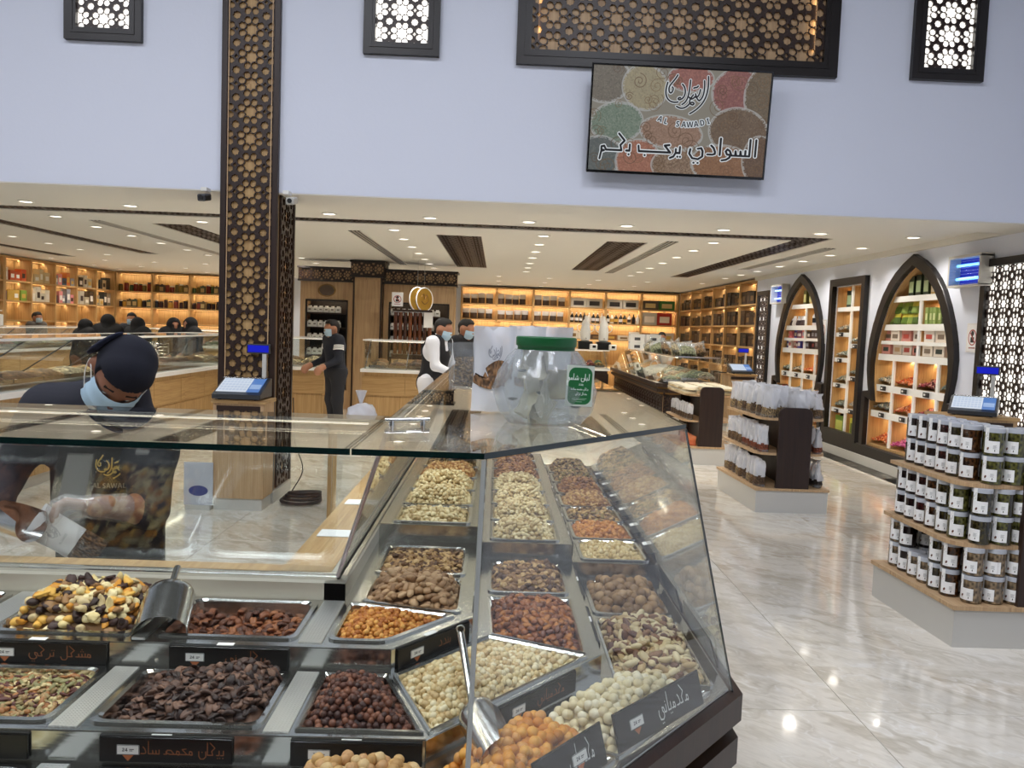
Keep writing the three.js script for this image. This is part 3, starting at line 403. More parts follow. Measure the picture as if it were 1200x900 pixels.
  mesh('corner_rail', rod([-0.43, 0.876, -2.262], [-0.25, H - t - 0.002, -1.94], 0.006, 8), std(0xa79aa0, 0.3, 0.7), c);
  mesh('glass_end', slab([[-0.42, 0.88, -5.01], [0.63, 0.69, -5.01], [0.478, H, -5.01], [-0.25, H, -5.01]], 0.006), M.glass, c);
  mesh('strip_profile', merge([span(-2.6, -0.3, H - 0.016, H - t - 0.0005, -1.913, -1.925), span(-0.243, -0.231, H - 0.016, H - t - 0.0005, -2.0, -4.95)]), M.greyPanel, c);
  mesh('light_strip', merge([span(-2.6, -0.3, H - 0.021, H - 0.016, -1.914, -1.924), span(-0.242, -0.232, H - 0.021, H - 0.016, -2.0, -4.95)]), M.caseStrip, c);
  area(2.2, 0.01, CASE_RAD * 2, CASE_COL, [-1.4, H - 0.024, -1.918], [0, -1, 0.25]); area(2.9, 0.01, CASE_RAD * 2, CASE_COL, [-0.237, H - 0.024, -3.475], [0.35, -1, 0]).rotateZ(Math.PI / 2);
}
// ---------------------------------------------------------------- nuts: one low mesh of each kind in a few shapes and tones
function lump(r, sx, sy, sz, rough, det = 1, seed = 1, fn) {
  let g = new THREE.IcosahedronGeometry(1, det); g.deleteAttribute('uv'); g.deleteAttribute('normal'); g = mergeVertices(g, 1e-4); const p = g.attributes.position, v = new THREE.Vector3();
  for (let i = 0; i < p.count; i++) { v.fromBufferAttribute(p, i); let k = 1 + rough * (fbm(v.x * 2.3 + seed * 7.7 + 20, v.y * 2.3 + v.z * 1.9 + seed * 3.1 + 20) - 0.5) * 2; v.multiplyScalar(r * k); v.set(v.x * sx, v.y * sy, v.z * sz); if (fn) fn(v, r); p.setXYZ(i, v.x, v.y, v.z); }
  g.computeVertexNormals(); return g;
}
const bendNut = (k) => (v, r) => { v.y += k * (v.x * v.x) / r - k * r * 0.6; };
const ridge = (n, d) => (v, r) => { const a = Math.atan2(v.z, v.x) * n, s = 1 + d * Math.sin(a + v.y * 300); v.x *= s; v.z *= s; };
const groove = (v, r) => { v.y *= 1 - 0.6 * Math.exp(-((v.z / (r * 0.22)) ** 2)) + 0.12 * Math.sin(v.x / r * 9); v.y -= 0.25 * v.x * v.x / r; };
const KIND = {
  mix: { d: 0.026, n: 'mixed_nut', l: 'mixed nut or dried fruit piece', geo: [lump(0.012, 1.2, 0.8, 1, 0.25, 1, 1), lump(0.013, 1.5, 0.6, 0.75, 0.15, 1, 2, bendNut(0.35)), lump(0.0105, 1, 0.85, 0.9, 0.5, 1, 3), lump(0.0145, 1.3, 0.6, 0.9, 0.8, 2, 4), lump(0.013, 1.3, 0.55, 1, 0.7, 2, 44)], col: ['#d8c48c', '#e3d3a3', '#c98a2c', '#2e1a17', '#8f6a41', '#d9a94e', '#3a211c', '#c9b488'] },
  pecan: { d: 0.021, n: 'pecan_half', l: 'brown pecan half', geo: [lump(0.0115, 1.45, 0.6, 0.85, 0.35, 2, 5, groove), lump(0.011, 1.4, 0.55, 0.85, 0.4, 2, 6, groove)], col: ['#7a4526', '#5f3520', '#8c5632', '#4d2a1a'] },
  darkPecan: { d: 0.018, n: 'roasted_pecan', l: 'dark roasted pecan half', geo: [lump(0.0112, 1.45, 0.5, 0.8, 0.4, 2, 7, groove), lump(0.0115, 1.3, 0.42, 0.85, 0.5, 2, 8, groove), lump(0.009, 1.2, 0.6, 0.8, 0.5, 1, 9)], col: ['#4a3026', '#38231c', '#5d4032', '#755544', '#2d1b16'] },
  golden: { d: 0.0145, n: 'golden_hazelnut', l: 'golden coated hazelnut', geo: [lump(0.0078, 1, 0.95, 1, 0.08, 1, 10), lump(0.0073, 1.1, 0.9, 1, 0.1, 1, 11)], col: ['#c3853a', '#b3702a', '#d39a4c', '#a35f22'] },
  tanAlmond: { d: 0.021, n: 'coated_almond', l: 'large tan coated almond', geo: [lump(0.0115, 1.5, 0.72, 0.92, 0.1, 1, 12), lump(0.011, 1.4, 0.75, 1, 0.14, 1, 13)], col: ['#a5835f', '#94714f', '#b5946f', '#8a6848'] },
  walnutPiece: { d: 0.0165, n: 'walnut_kernel', l: 'shelled walnut kernel piece', geo: [lump(0.0105, 1.3, 0.7, 0.9, 0.75, 2, 14), lump(0.01, 1.1, 0.8, 1, 0.8, 2, 15), lump(0.009, 1.5, 0.55, 0.8, 0.5, 1, 16, bendNut(0.3))], col: ['#8c6842', '#6b4a2d', '#ab8758', '#533722', '#c2a06e'] },
  hazelnut: { d: 0.0158, n: 'roasted_hazelnut', l: 'dark brown roasted hazelnut', geo: [lump(0.0082, 1, 1.05, 1, 0.08, 1, 17), lump(0.0078, 1.05, 1, 0.95, 0.12, 1, 18)], col: ['#5a3325', '#48281d', '#6b3f2d', '#3c2019', '#7d4d36'] },
  whiteHazel: { d: 0.0155, n: 'blanched_hazelnut', l: 'cream blanched hazelnut', geo: [lump(0.0082, 1, 1, 1, 0.08, 1, 19), lump(0.0077, 1.05, 0.95, 1, 0.1, 1, 20)], col: ['#dcc99c', '#d0b888', '#e5d7b2', '#c8ac7c'] },
  caramel: { d: 0.0195, n: 'caramel_almond', l: 'glossy caramel coated almond', rough: 0.28, geo: [lump(0.0105, 1.45, 0.68, 0.85, 0.22, 1, 21), lump(0.0102, 1.3, 0.75, 0.9, 0.28, 1, 22)], col: ['#9a5a24', '#83481b', '#b0702f', '#6b3815'] },
  bigPistachio: { d: 0.0205, n: 'pistachio_nut', l: 'pale in shell pistachio', geo: [lump(0.0105, 1.3, 0.85, 0.85, 0.08, 1, 23), lump(0.01, 1.25, 0.9, 0.85, 0.08, 1, 24)], col: ['#d5cba6', '#c7b98c', '#ddd5b6'] },
  pistachio: { d: 0.0175, n: 'pistachio', l: 'pale roasted pistachio', geo: [lump(0.0092, 1.3, 0.82, 0.85, 0.1, 1, 25), lump(0.0088, 1.2, 0.85, 0.85, 0.1, 1, 26)], col: ['#cdb98b', '#bda677', '#dac99d', '#a98f60'] },
  seedMix: { d: 0.0125, n: 'seed_mix', l: 'mixed seed or almond kernel', geo: [lump(0.0075, 1.6, 0.5, 0.8, 0.15, 1, 27), lump(0.0065, 1.3, 0.6, 0.8, 0.2, 1, 28), lump(0.0062, 1.1, 0.8, 0.9, 0.2, 1, 29)], col: ['#a8865a', '#8a8458', '#a06a3c', '#c9b687', '#5a2f28', '#8f7a52'] },
  tanMacadamia: { d: 0.0235, n: 'tan_macadamia', l: 'tan coated macadamia', geo: [lump(0.0122, 1, 1, 1, 0.09, 2, 30), lump(0.0118, 1.05, 0.95, 1, 0.11, 2, 31)], col: ['#c39b62', '#b58a52', '#cfae7c', '#bd9060'] },
  orangeMacadamia: { d: 0.0228, n: 'orange_macadamia', l: 'orange cheese coated macadamia', geo: [lump(0.0122, 1, 1, 1, 0.1, 2, 32), lump(0.0118, 1.08, 0.95, 1, 0.13, 2, 33)], col: ['#cf8a2b', '#c27a22', '#d99c44', '#c98f4a', '#b87426'] },
  whiteMacadamia: { d: 0.0222, n: 'white_macadamia', l: 'cream coated macadamia', geo: [lump(0.0118, 1, 1, 1, 0.07, 2, 34), lump(0.0114, 1.08, 0.95, 1, 0.1, 2, 35)], col: ['#dccfa8', '#d1c196', '#e4dabd', '#d8c8a0'] },
  brazil: { d: 0.0235, n: 'brazil_nut', l: 'shelled brazil nut with brown skin patches', geo: [lump(0.0125, 1.85, 0.76, 0.8, 0.18, 1, 36, bendNut(0.08)), lump(0.0125, 1.6, 0.8, 0.9, 0.22, 1, 37, bendNut(0.1)), lump(0.0112, 1.3, 0.7, 0.9, 0.3, 1, 38)], col: ['#cdb88c', '#b79a6b', '#6a4630', '#d9c79c', '#8a6240'] },
  walnut: { d: 0.0345, n: 'whole_walnut', l: 'whole walnut in its shell', geo: [lump(0.0182, 1.05, 0.95, 1, 0.11, 3, 39, ridge(9, 0.03)), lump(0.0178, 1, 1, 1, 0.13, 3, 40, ridge(7, 0.035))], col: ['#a07c50', '#8e6c42', '#b08c60', '#846238'] },
  chickpea: { d: 0.0155, n: 'roasted_chickpea', l: 'pale roasted chickpea', geo: [lump(0.0085, 1, 0.95, 1, 0.18, 1, 41)], col: ['#cfb57c', '#bfa268', '#dcc794'] },
  toffeePeanut: { d: 0.0165, n: 'toffee_peanut', l: 'orange brown coated peanut', geo: [lump(0.0092, 1.15, 0.9, 0.95, 0.12, 1, 42)], col: ['#b9772f', '#a36425', '#c98c44'] },
  peanut: { d: 0.0145, n: 'peanut', l: 'roasted peanut', geo: [lump(0.0082, 1.3, 0.8, 0.85, 0.12, 1, 43)], col: ['#b98f57', '#a37643', '#c9a56e', '#8f5f35'] },
  almond: { d: 0.0165, n: 'brown_almond', l: 'brown almond', geo: [lump(0.009, 1.5, 0.6, 0.85, 0.12, 1, 44)], col: ['#8f5d33', '#a5713f', '#774a28', '#b98a55'] },
  raisinMix: { d: 0.016, n: 'trail_mix', l: 'trail mix piece', geo: [lump(0.0088, 1.3, 0.7, 0.9, 0.3, 1, 45), lump(0.008, 1.1, 0.8, 0.9, 0.3, 1, 46)], col: ['#a5804d', '#7a5a35', '#c2a06a', '#4e3420', '#8f7a4a'] },
};
const NUTS_MOST = 296, nutCount = {};
for (const k of Object.values(KIND)) k.mats = k.col.map((c) => std(c, k.rough ?? 0.55));
const dummy = new THREE.Object3D();
function fillTray(t) {
  const k = KIND[t.kind], n = t.what, tr = solo('nut_tray', trayGeo(t.poly, t.y, 0.075, t.r ? 0.006 : 0.011, t.r ?? 0.03), M.steel, '', 'tray'), inner = insetPoly(t.poly, t.r ? 0.011 : 0.016);
  tr.userData.label = `steel tray of ${k.l}s, ${n}`.replace('halfs', 'halves').split(' ').slice(0, 16).join(' ');
  const xs = inner.map((p) => p[0]), zs = inner.map((p) => p[1]), X0 = Math.min(...xs), X1 = Math.max(...xs), Z0 = Math.min(...zs), Z1 = Math.max(...zs), so = rnd() * 50;
  const hAt = (x, z) => { const e = Math.max(0, edgeDist(inner, x, z)), s = Math.min(1, e / 0.075), f = Math.sin(s * 1.5708); let h = -0.016 + (t.mound + 0.014) * f + (fbm(x * 14 + so, z * 14 + so) - 0.5) * 0.022; if (t.slope) h += -0.035 + 0.06 * Math.min(1, Math.max(0, (x - X0) / (X1 - X0))) ; return t.y + h; };
  // hidden core of the heap
  const rings = [0.001, 0.02, 0.04, 0.065, 0.09].map((d) => insetPoly(inner, d)).filter((r, i, a) => i === 0 || r.every(([x, z]) => edgeDist(inner, x, z) > 0));
  const cx = xs.reduce((a, b) => a + b) / xs.length, cz = zs.reduce((a, b) => a + b) / zs.length, under = k.d * 0.85;
  const core = ringStrip([...rings.map((r) => roundPoly(r, 0.015, 2).map(([x, z]) => [x, hAt(x, z) - under, z])), roundPoly(rings[0], 0.015, 2).map(() => [cx, hAt(cx, cz) - under, cz])]);
  const spots = [], low = [], sp = k.d * (t.kind === 'mix' ? 0.84 : 0.96);
  for (let j = 0, z = Z0; z <= Z1; z += sp * 0.866, j++) for (let x = X0 + (j % 2) * sp * 0.5; x <= X1; x += sp) { const a = x + rr(-1, 1) * sp * 0.34, b = z + rr(-1, 1) * sp * 0.34; if (edgeDist(inner, a, b) > k.d * 0.3) spots.push([a, hAt(a, b) + rr(-0.3, 0.35) * k.d - k.d * 0.2, b]); const c = x + sp * 0.5, e = z + sp * 0.3; if (edgeDist(inner, c, e) > k.d * 0.35) low.push([c, hAt(c, e) - k.d * 0.55, e]); }
  spots.sort((p, q) => q[2] - p[2] || p[0] - q[0]);
  const left = NUTS_MOST - (nutCount[t.kind] ?? 0), own = spots.slice(0, Math.max(0, left)), rest = [...spots.slice(own.length), ...low]; nutCount[t.kind] = (nutCount[t.kind] ?? 0) + own.length;
  const flat = (o) => o.rotation.set(rr(-0.7, 0.7), rr(0, 6.28), rr(-0.7, 0.7));
  for (const s of own) { const o = shadowed(new THREE.Mesh(pick(k.geo), pick(k.mats))); o.name = numbered(k.n); o.position.set(...s); flat(o); o.scale.setScalar(rr(0.9, 1.1)); scene.add(tag(o, `${k.l} in the ${n}`.split(' ').slice(0, 16).join(' '), k.n.includes('seed') || k.n.includes('trail') ? 'snack' : 'nut', `${k.l}s in the ${n}`.replace('halfs', 'halves'))); }
  const heap = new THREE.Group(); heap.name = numbered(k.n + '_heap'); heap.userData = { kind: 'stuff', label: `heap of ${k.l}s filling the ${n}`.replace('halfs', 'halves').split(' ').slice(0, 16).join(' '), category: 'nuts' }; scene.add(heap);
  mesh('heap_core', core, t.kind === 'mix' ? k.mats[4] : k.mats[3] ?? k.mats[1], heap);
  if (rest.length) { const im = new THREE.InstancedMesh(k.geo[0], std('#ffffff', k.rough ?? 0.55), rest.length), c = new THREE.Color(); rest.forEach((s, i) => { dummy.position.set(...s); flat(dummy); dummy.scale.setScalar(rr(0.9, 1.1)); dummy.updateMatrix(); im.setMatrixAt(i, dummy.matrix); im.setColorAt(i, c.set(pick(k.col))); }); im.name = 'heap_pieces'; shadowed(im); heap.add(im); }
}
for (const t of TRAYS) fillTray(t);
// ---------------------------------------------------------------- price labels, scoops and what stands on the counter
const labelTex = new Map();
function wordTex(word, col) { const k = word + col; if (!labelTex.has(k)) labelTex.set(k, canvasTex(512, 88, (g, w, h) => { g.fillStyle = '#0d0b0b'; g.fillRect(0, 0, w, h); for (let i = 0; i < 260; i++) { g.fillStyle = 'rgba(90,60,40,.16)'; g.fillRect(rnd() * w, rnd() * h, rr(2, 22), 1); } if (word) { g.strokeStyle = col; arabic(g, word, Math.min(w - 24, w / 2 + 60 + arabicWidth(word) * 1.2), 56, 46, 4.4); } })); return labelTex.get(k); }
const cardTex = canvasTex(128, 64, (g, w, h) => { g.fillStyle = '#eeece8'; g.fillRect(0, 0, w, h); g.strokeStyle = '#444'; g.lineWidth = 3; g.strokeRect(2, 2, w - 4, h - 4); g.fillStyle = '#333'; g.font = 'bold 30px sans-serif'; g.fillText('24', 30, 42); g.fillRect(72, 26, 26, 5); g.fillRect(72, 36, 18, 4); });
const cardMat = std('#ffffff', 0.6, 0, { map: cardTex }), arrowMat = std(0xb5673a, 0.6);
function labelStrip(a, b, y, h, word, col, where, opt = {}) {
  const dx = b[0] - a[0], dz = b[1] - a[1], L = Math.hypot(dx, dz), o = thing('price_label', `black price label${word ? ' with lettering' : ''} ${where}`.split(' ').slice(0, 16).join(' '), 'label', [(a[0] + b[0]) / 2, y, (a[1] + b[1]) / 2], Math.atan2(-dz, dx));
  if (opt.lean) o.rotateX(-opt.lean);
  mesh('holder', rbox(L, h, 0.004, 0.0015, 0, 0, 0.003, 1), M.blackGloss, o);
  const f = new THREE.PlaneGeometry(L * 0.985, h * 0.94).translate(0, 0, 0.0056); mesh('lettering', f, std('#ffffff', 0.45, 0, { map: wordTex(word, col) }), o);
  if (!opt.noCap) { mesh('cap', rbox(L, 0.004, 0.026, 0.0015, 0, h / 2 + 0.001, -0.01, 1), M.black, o); mesh('sticker', box(0.04, 0.001, 0.016, L * 0.08 - (opt.cardSide ?? 1) * L * 0.12, h / 2 + 0.0036, -0.008), M.paper, o); }
  const s = opt.card ?? 1, cx = -(opt.cardSide ?? 1) * L * 0.28; mesh('price_card', new THREE.BoxGeometry(0.045 * s, 0.02 * s, 0.0012).translate(cx, h * 0.02, 0.0068), cardMat, o);
  const tri = new THREE.ExtrudeGeometry(new THREE.Shape([V(-0.011, 0, 0), V(0.011, 0, 0), V(0, -0.012, 0)].map((p) => new THREE.Vector2(p.x * s, p.y * s))), { depth: 0.0008, bevelEnabled: false }); mesh('arrow', tri.translate(cx, -0.01 * s, 0.0062), arrowMat, o);
}
{
  const br = '#8a5230', wh = '#dcdcd8', zA = -1.885, zB = -1.57;
  labelStrip([-1.22, zA], [-0.9, zA], yA - 0.03, 0.052, 'turkishMix', br, 'under the tray of mixed nuts and fruit', { cardSide: 0.9 });
  labelStrip([-0.755, zA], [-0.47, zA], yA - 0.03, 0.052, 'rawPecan', br, 'under the half empty pecan tray');
  labelStrip([-1.7, zA], [-1.3, zA], yA - 0.03, 0.052, 'walnut', br, 'at the far left of the upper tier');
  labelStrip([-0.215, -1.9], [-0.048, -2.104], yA - 0.03, 0.052, 'hazelnut', br, 'on the chamfered lip below golden hazelnuts', { cardSide: 0.9 });
  labelStrip([-1.25, zB], [-0.905, zB], yB - 0.033, 0.052, 'almond', br, 'under the tray of seeds');
  labelStrip([-0.765, zB], [-0.5, zB], yB - 0.033, 0.052, 'plainPecan', br, 'under the roasted pecans');
  labelStrip([-0.385, zB], [-0.12, zB], yB - 0.033, 0.052, 'hazelnut', br, 'under the dark roasted hazelnuts');
  labelStrip([0.035, -1.735], [0.225, -1.943], yB - 0.033, 0.052, 'macadamia', br, 'on the chamfered lip below blanched hazelnuts');
  labelStrip([-0.034, -2.16], [-0.034, -2.43], yA - 0.03, 0.05, 'almond', br, 'beside the large tan almonds', { cardSide: -0.2 }); labelStrip([-0.034, -2.5], [-0.034, -2.82], yA - 0.03, 0.05, 'walnut', br, 'beside the upper tray of walnut kernels', { cardSide: -0.2 });
  labelStrip([0.306, -2.12], [0.306, -2.4], yB - 0.03, 0.05, 'almond', br, 'beside the caramel almonds', { cardSide: -0.2 }); labelStrip([0.306, -2.5], [0.306, -2.78], yB - 0.03, 0.05, 'walnut', br, 'beside the middle tray of walnut kernels', { cardSide: -0.2 });
  for (let i = 0; i < 6; i++) { const z = -2.92 - i * 0.3; labelStrip([-0.034, z], [-0.034, z - 0.22], yA + UP - 0.03, 0.05, '', br, `on the upper lip beside the ${ORD[i]} tray of the raised part`, { cardSide: -0.2 }); labelStrip([0.306, z], [0.306, z - 0.22], yB + UP - 0.03, 0.05, '', br, `on the middle lip beside the ${ORD[i]} tray of the raised part`, { cardSide: -0.2 }); labelStrip([0.618, z], [0.618, z - 0.22], yC2 + UP - 0.0, 0.06, '', br, `on the lower lip beside the ${ORD[i]} tray of the raised part`, { cardSide: -0.2, lean: 0.25 }); }
  labelStrip([0.28, -1.65], [0.525, -1.896], yC2 + 0.047, 0.082, 'macadamia', wh, 'standing in front of the cream macadamias', { noCap: 1, card: 1.1, lean: 0.3 });
  labelStrip([0.1, -1.44], [0.25, -1.612], yC2 + 0.05, 0.085, 'macadamia', wh, 'standing in front of the orange macadamias', { noCap: 1, card: 1.1, cardSide: -0.4, lean: 0.3 });
  labelStrip([0.614, -2.1], [0.614, -2.42], yC2 + 0.045, 0.08, 'almond', wh, 'standing beside the brazil nuts', { noCap: 1, lean: 0.3 }); labelStrip([0.614, -2.52], [0.614, -2.8], yC2 + 0.045, 0.08, 'walnut', wh, 'standing beside the whole walnuts', { noCap: 1, lean: 0.3 });
}
function scoopGeo(L, R) {
  const pos = [], nu = 14, nv = 20, P = (i, j) => { const u = i / nu, th = (2.75 - 0.75 * Math.max(0, (u - 0.25) / 0.75)) * (j / nv * 2 - 1), r = R * Math.min(1, Math.sqrt(Math.max(0.0004, 1 - (1 - Math.min(1, u / 0.22)) ** 2))) * (0.94 + 0.06 * u); return [Math.sin(th) * r, -Math.cos(th) * r, u * L]; };
  for (let i = 0; i < nu; i++) for (let j = 0; j < nv; j++) pos.push(...P(i, j), ...P(i + 1, j), ...P(i, j + 1), ...P(i, j + 1), ...P(i + 1, j), ...P(i + 1, j + 1));
  let g = new THREE.BufferGeometry(); g.setAttribute('position', new THREE.Float32BufferAttribute(pos, 3)); g = mergeVertices(g, 1e-5); g.computeVertexNormals(); return g;
}
{
  const a = thing('steel_scoop', 'round steel scoop lying bowl down between mixed nuts and pecans', 'scoop', [-0.835, 0.885, -2.1]); a.rotation.set(0.36, 0.2, Math.PI); a.scale.y = 0.8;
  mesh('bowl', scoopGeo(0.18, 0.066), M.chrome, a); mesh('handle', rod([0, -0.01, 0], [0, -0.0, -0.085], 0.009, 12), M.chrome, a);
  const b = thing('steel_scoop', 'steel scoop standing handle up in the corner nuts', 'scoop', [0, 0, 0]), J = V(-0.022, 0.8, -1.65), tip = V(0.06, 0.755, -1.48), top = V(-0.058, 0.885, -1.83), bowl = mesh('bowl', scoopGeo(0.15, 0.046), M.chrome, b);
  bowl.position.copy(J); bowl.lookAt(tip); bowl.rotateZ(-0.85);
  mesh('handle', rod(J.toArray(), top.toArray(), 0.009, 12), M.chrome, b); mesh('hanging_loop', new THREE.TorusGeometry(0.009, 0.002, 6, 14).translate(-0.06, 0.893, -1.842), M.chrome, b);
}
// pillow pouch: bottom gusset open, top sealed flat; part of its height from t0 to t1
function pouchGeo(w, h, d, t0, t1, crumple, seed, puff = 1) {
  const nu = 9, nv = 10, pos = [], P = (s, i, j) => { const u = (i / nu) * 2 - 1, t = t0 + (t1 - t0) * (j / nv), env = Math.pow(Math.max(0, 1 - u * u), 0.6), prof = t < 0.12 ? 0.75 + (0.25 * t) / 0.12 : Math.pow(Math.max(0, 1 - (t - 0.12) / 0.86), 0.75), k = 1 - 0.06 * Math.sin(t * 3.1), c = crumple * (fbm(u * 3 + seed, t * 4 + seed + s) - 0.5); return [(u * w * k) / 2 + c * 0.5, t * h + c * 0.3, s * (d / 2) * env * prof * puff + c * env + (t > 0.86 ? (t - 0.86) * crumple * 3 * Math.sin(seed + u * 2) : 0)]; };
  for (const s of [1, -1]) for (let i = 0; i < nu; i++) for (let j = 0; j < nv; j++) { const a = P(s, i, j), b = P(s, i + 1, j), c = P(s, i, j + 1), e = P(s, i + 1, j + 1); if (s > 0) pos.push(...a, ...b, ...c, ...c, ...b, ...e); else pos.push(...a, ...c, ...b, ...c, ...e, ...b); }
  let g = new THREE.BufferGeometry(); g.setAttribute('position', new THREE.Float32BufferAttribute(pos, 3)); g = mergeVertices(g, 1e-5); g.computeVertexNormals(); const n = g.attributes.position.count, uv = new Float32Array(n * 2); for (let i = 0; i < n; i++) { uv[i * 2] = g.attributes.position.getX(i) / w + 0.5; uv[i * 2 + 1] = g.attributes.position.getY(i) / h; } g.setAttribute('uv', new THREE.BufferAttribute(uv, 2)); return g;
}
const tGrain = dataTex(128, 128, (u, v) => { const n = N3(u * 32, v * 32), m = N2(u * 16, v * 16); const k = 0.35 + 0.9 * n * (0.6 + 0.4 * m); return [k, k, k]; }, true);
const tPrint = canvasTex(128, 192, (g, w, h) => { g.fillStyle = '#eff0f3'; g.fillRect(0, 0, w, h); emblem(g, 64, 62, 20, '#9a9ca6', 2); g.font = '9px sans-serif'; g.fillStyle = '#9a9ca6'; g.textAlign = 'center'; g.fillText('AL SAWADI', 64, 92); });
const bagPrint = phys(0xffffff, 0.3, { map: tPrint, transmission: 0.3, thickness: 0 });
const fillMat = (c) => std(c, 0.7, 0, { map: tGrain, bumpMap: tGrain, bumpScale: 0.004 });
{
  const j = thing('plastic_jar', 'big clear plastic jar with green screw lid standing on the glass top', 'jar', [0.118, 1.38, -1.9], 0.2);
  const prof = [[0.001, 0.002], [0.07, 0.002], [0.077, 0.012], [0.102, 0.085], [0.098, 0.11], [0.078, 0.158], [0.066, 0.172], [0.066, 0.186]];
  mesh('body', lathe(prof, 10), M.clearPlastic, j);
  mesh('lid', merge([lathe([[0, 0.205], [0.069, 0.205], [0.072, 0.202], [0.072, 0.184], [0.068, 0.182], [0.068, 0.174]], 40)]), std(0x0c5a2c, 0.4), j);
  for (let i = 0; i < 7; i++) { const p = mesh('packet', pouchGeo(0.085, 0.07, 0.035, 0, 1, 0.02, i * 3.3), i % 2 ? std(0xd9cfae, 0.6) : phys(0xe4dfcd, 0.4, { transmission: 0.4, thickness: 0 }), j); p.position.set(rr(-0.035, 0.035), 0.008 + i * 0.016, rr(-0.03, 0.03)); p.rotation.set(rr(-0.5, 0.5), rr(0, 6), rr(-0.6, 0.6)); }
  for (let i = 0; i < 5; i++) { const p = mesh('dark_sprig', lump(0.007, 1.6, 0.5, 0.8, 0.4, 1, i), std(0x1d2b22, 0.6), j); const a = rr(0, 6.28); p.position.set(Math.cos(a) * 0.078, rr(0.03, 0.14), Math.sin(a) * 0.078); }
  { const g = lathe([[0.05, 0.001], [0.09, 0.003], [0.112, 0.03], [0.125, 0.08], [0.112, 0.12], [0.09, 0.155], [0.074, 0.174]], 28), p = g.attributes.position, v = new THREE.Vector3(); for (let i = 0; i < p.count; i++) { v.fromBufferAttribute(p, i); const a = Math.atan2(v.z, v.x), k = 1 + 0.16 * (fbm(Math.cos(a) * 2.2 + 9, Math.sin(a) * 2.2 + v.y * 26) - 0.5) + 0.025 * Math.sin(a * 9 + v.y * 40); p.setXYZ(i, v.x * k, v.y + (k - 1) * 0.03, v.z * k); } g.computeVertexNormals(); mesh('wrapping', g, M.bagClear, j); }
  const tl = canvasTex(180, 256, (g, w, h) => { g.fillStyle = '#cfd8cc'; g.fillRect(0, 0, w, h); g.fillStyle = '#0e6a32'; g.beginPath(); g.roundRect(12, 12, w - 24, h - 24, 44); g.fill(); g.strokeStyle = '#eef4ee'; arabic(g, 'frankincense', 152, 88, 36, 5); arabic(g, 'hazelnut', 112, 122, 16, 3); arabic(g, 'plainPecan', 148, 152, 15, 2.4); arabic(g, 'turkishMix', 140, 182, 15, 2.4); g.fillStyle = '#cfe3d2'; g.fillRect(40, 206, 100, 2); g.fillRect(50, 214, 80, 2); g.fillRect(70, 226, 40, 2); });
  const lb = mesh('green_label', box(0.066, 0.092, 0.002), std('#ffffff', 0.5, 0, { map: tl }), j); { const uv = lb.geometry.attributes.uv, p = lb.geometry.attributes.position; for (let i = 0; i < uv.count; i++) uv.setXY(i, p.getX(i) / 0.066 + 0.5, p.getY(i) / 0.092 + 0.5); } lb.position.set(0.052, 0.098, 0.112); lb.rotation.set(0.02, 0.1, -0.03);
  j.userData.label = 'big clear plastic jar with green screw lid and green label on the glass top';
  const bag = (x, z, w, h, d, turn, l, fillTo, fc) => { const b = thing('printed_bag', l, 'bag', [x, 1.38, z], turn); mesh('film', pouchGeo(w, h, d, 0.02, 1, 0.018, x * 9 + z), bagPrint, b); { const g = pouchGeo(w * 0.98, h * 0.98, d * 1.22, 0.3, fillTo, 0.012, z), p = g.attributes.position; for (let i = 0; i < p.count; i++) { const u = p.getX(i) / (w / 2); p.setY(i, p.getY(i) - 0.05 * u * u * (p.getY(i) / h > 0.45 ? 1 : -0.7) + 0.02 * u); } g.computeVertexNormals(); mesh('contents', g, fillMat(fc), b); } };
  bag(-0.005, -2.1, 0.115, 0.225, 0.07, 0.25, 'white printed pouch of brown nuts leaning behind the green lid jar', 0.62, 0xa97b4e); bag(0.085, -2.2, 0.1, 0.23, 0.05, -0.1, 'white printed pouch standing between the big jar and the nut pouch', 0.4, 0xb59468);
  const loose = thing('clear_bag', 'crumpled clear bag of seeds lying beside the white pouches on glass', 'bag', [-0.06, 1.38, -2.22], 0.6); const lf = mesh('film', pouchGeo(0.16, 0.13, 0.09, 0, 1, 0.05, 8.1), M.bagClear, loose); lf.position.set(0, 0.05, 0); const lc = mesh('contents', pouchGeo(0.13, 0.1, 0.07, 0, 0.8, 0.02, 2.2), fillMat(0xb08d5c), loose); lc.position.set(0, 0.06, 0);
  const puff = thing('clear_bag', 'narrow clear bag with pale contents standing behind the big jar', 'bag', [0.17, 1.38, -2.3]); mesh('film', pouchGeo(0.17, 0.235, 0.13, 0, 1, 0.06, 7.3, 1.1), M.bagFilm, puff); mesh('contents', pouchGeo(0.15, 0.235, 0.11, 0.02, 0.45, 0.02, 7.3), fillMat(0xb59a6c), puff); puff.scale.set(0.55, 0.98, 0.8);
  const r = thing('chrome_bar', 'short chrome bar on two feet lying on the glass top', 'handle', [-0.19, 1.38, -1.76], 0.35); mesh('bar', rod([-0.05, 0.012, 0], [0.05, 0.012, 0], 0.005, 12), M.chrome, r); mesh('foot', cyl(0.006, 0.006, 0.012, -0.035, 0.006, 0, 10), M.chrome, r); mesh('foot', cyl(0.006, 0.006, 0.012, 0.035, 0.006, 0, 10), M.chrome, r);
  const st = thing('price_sticker', 'small white paper sticker on the glass top near the chrome bar', 'sticker', [-0.165, 1.3802, -1.66]); mesh('paper', box(0.03, 0.0006, 0.022), M.paper, st);
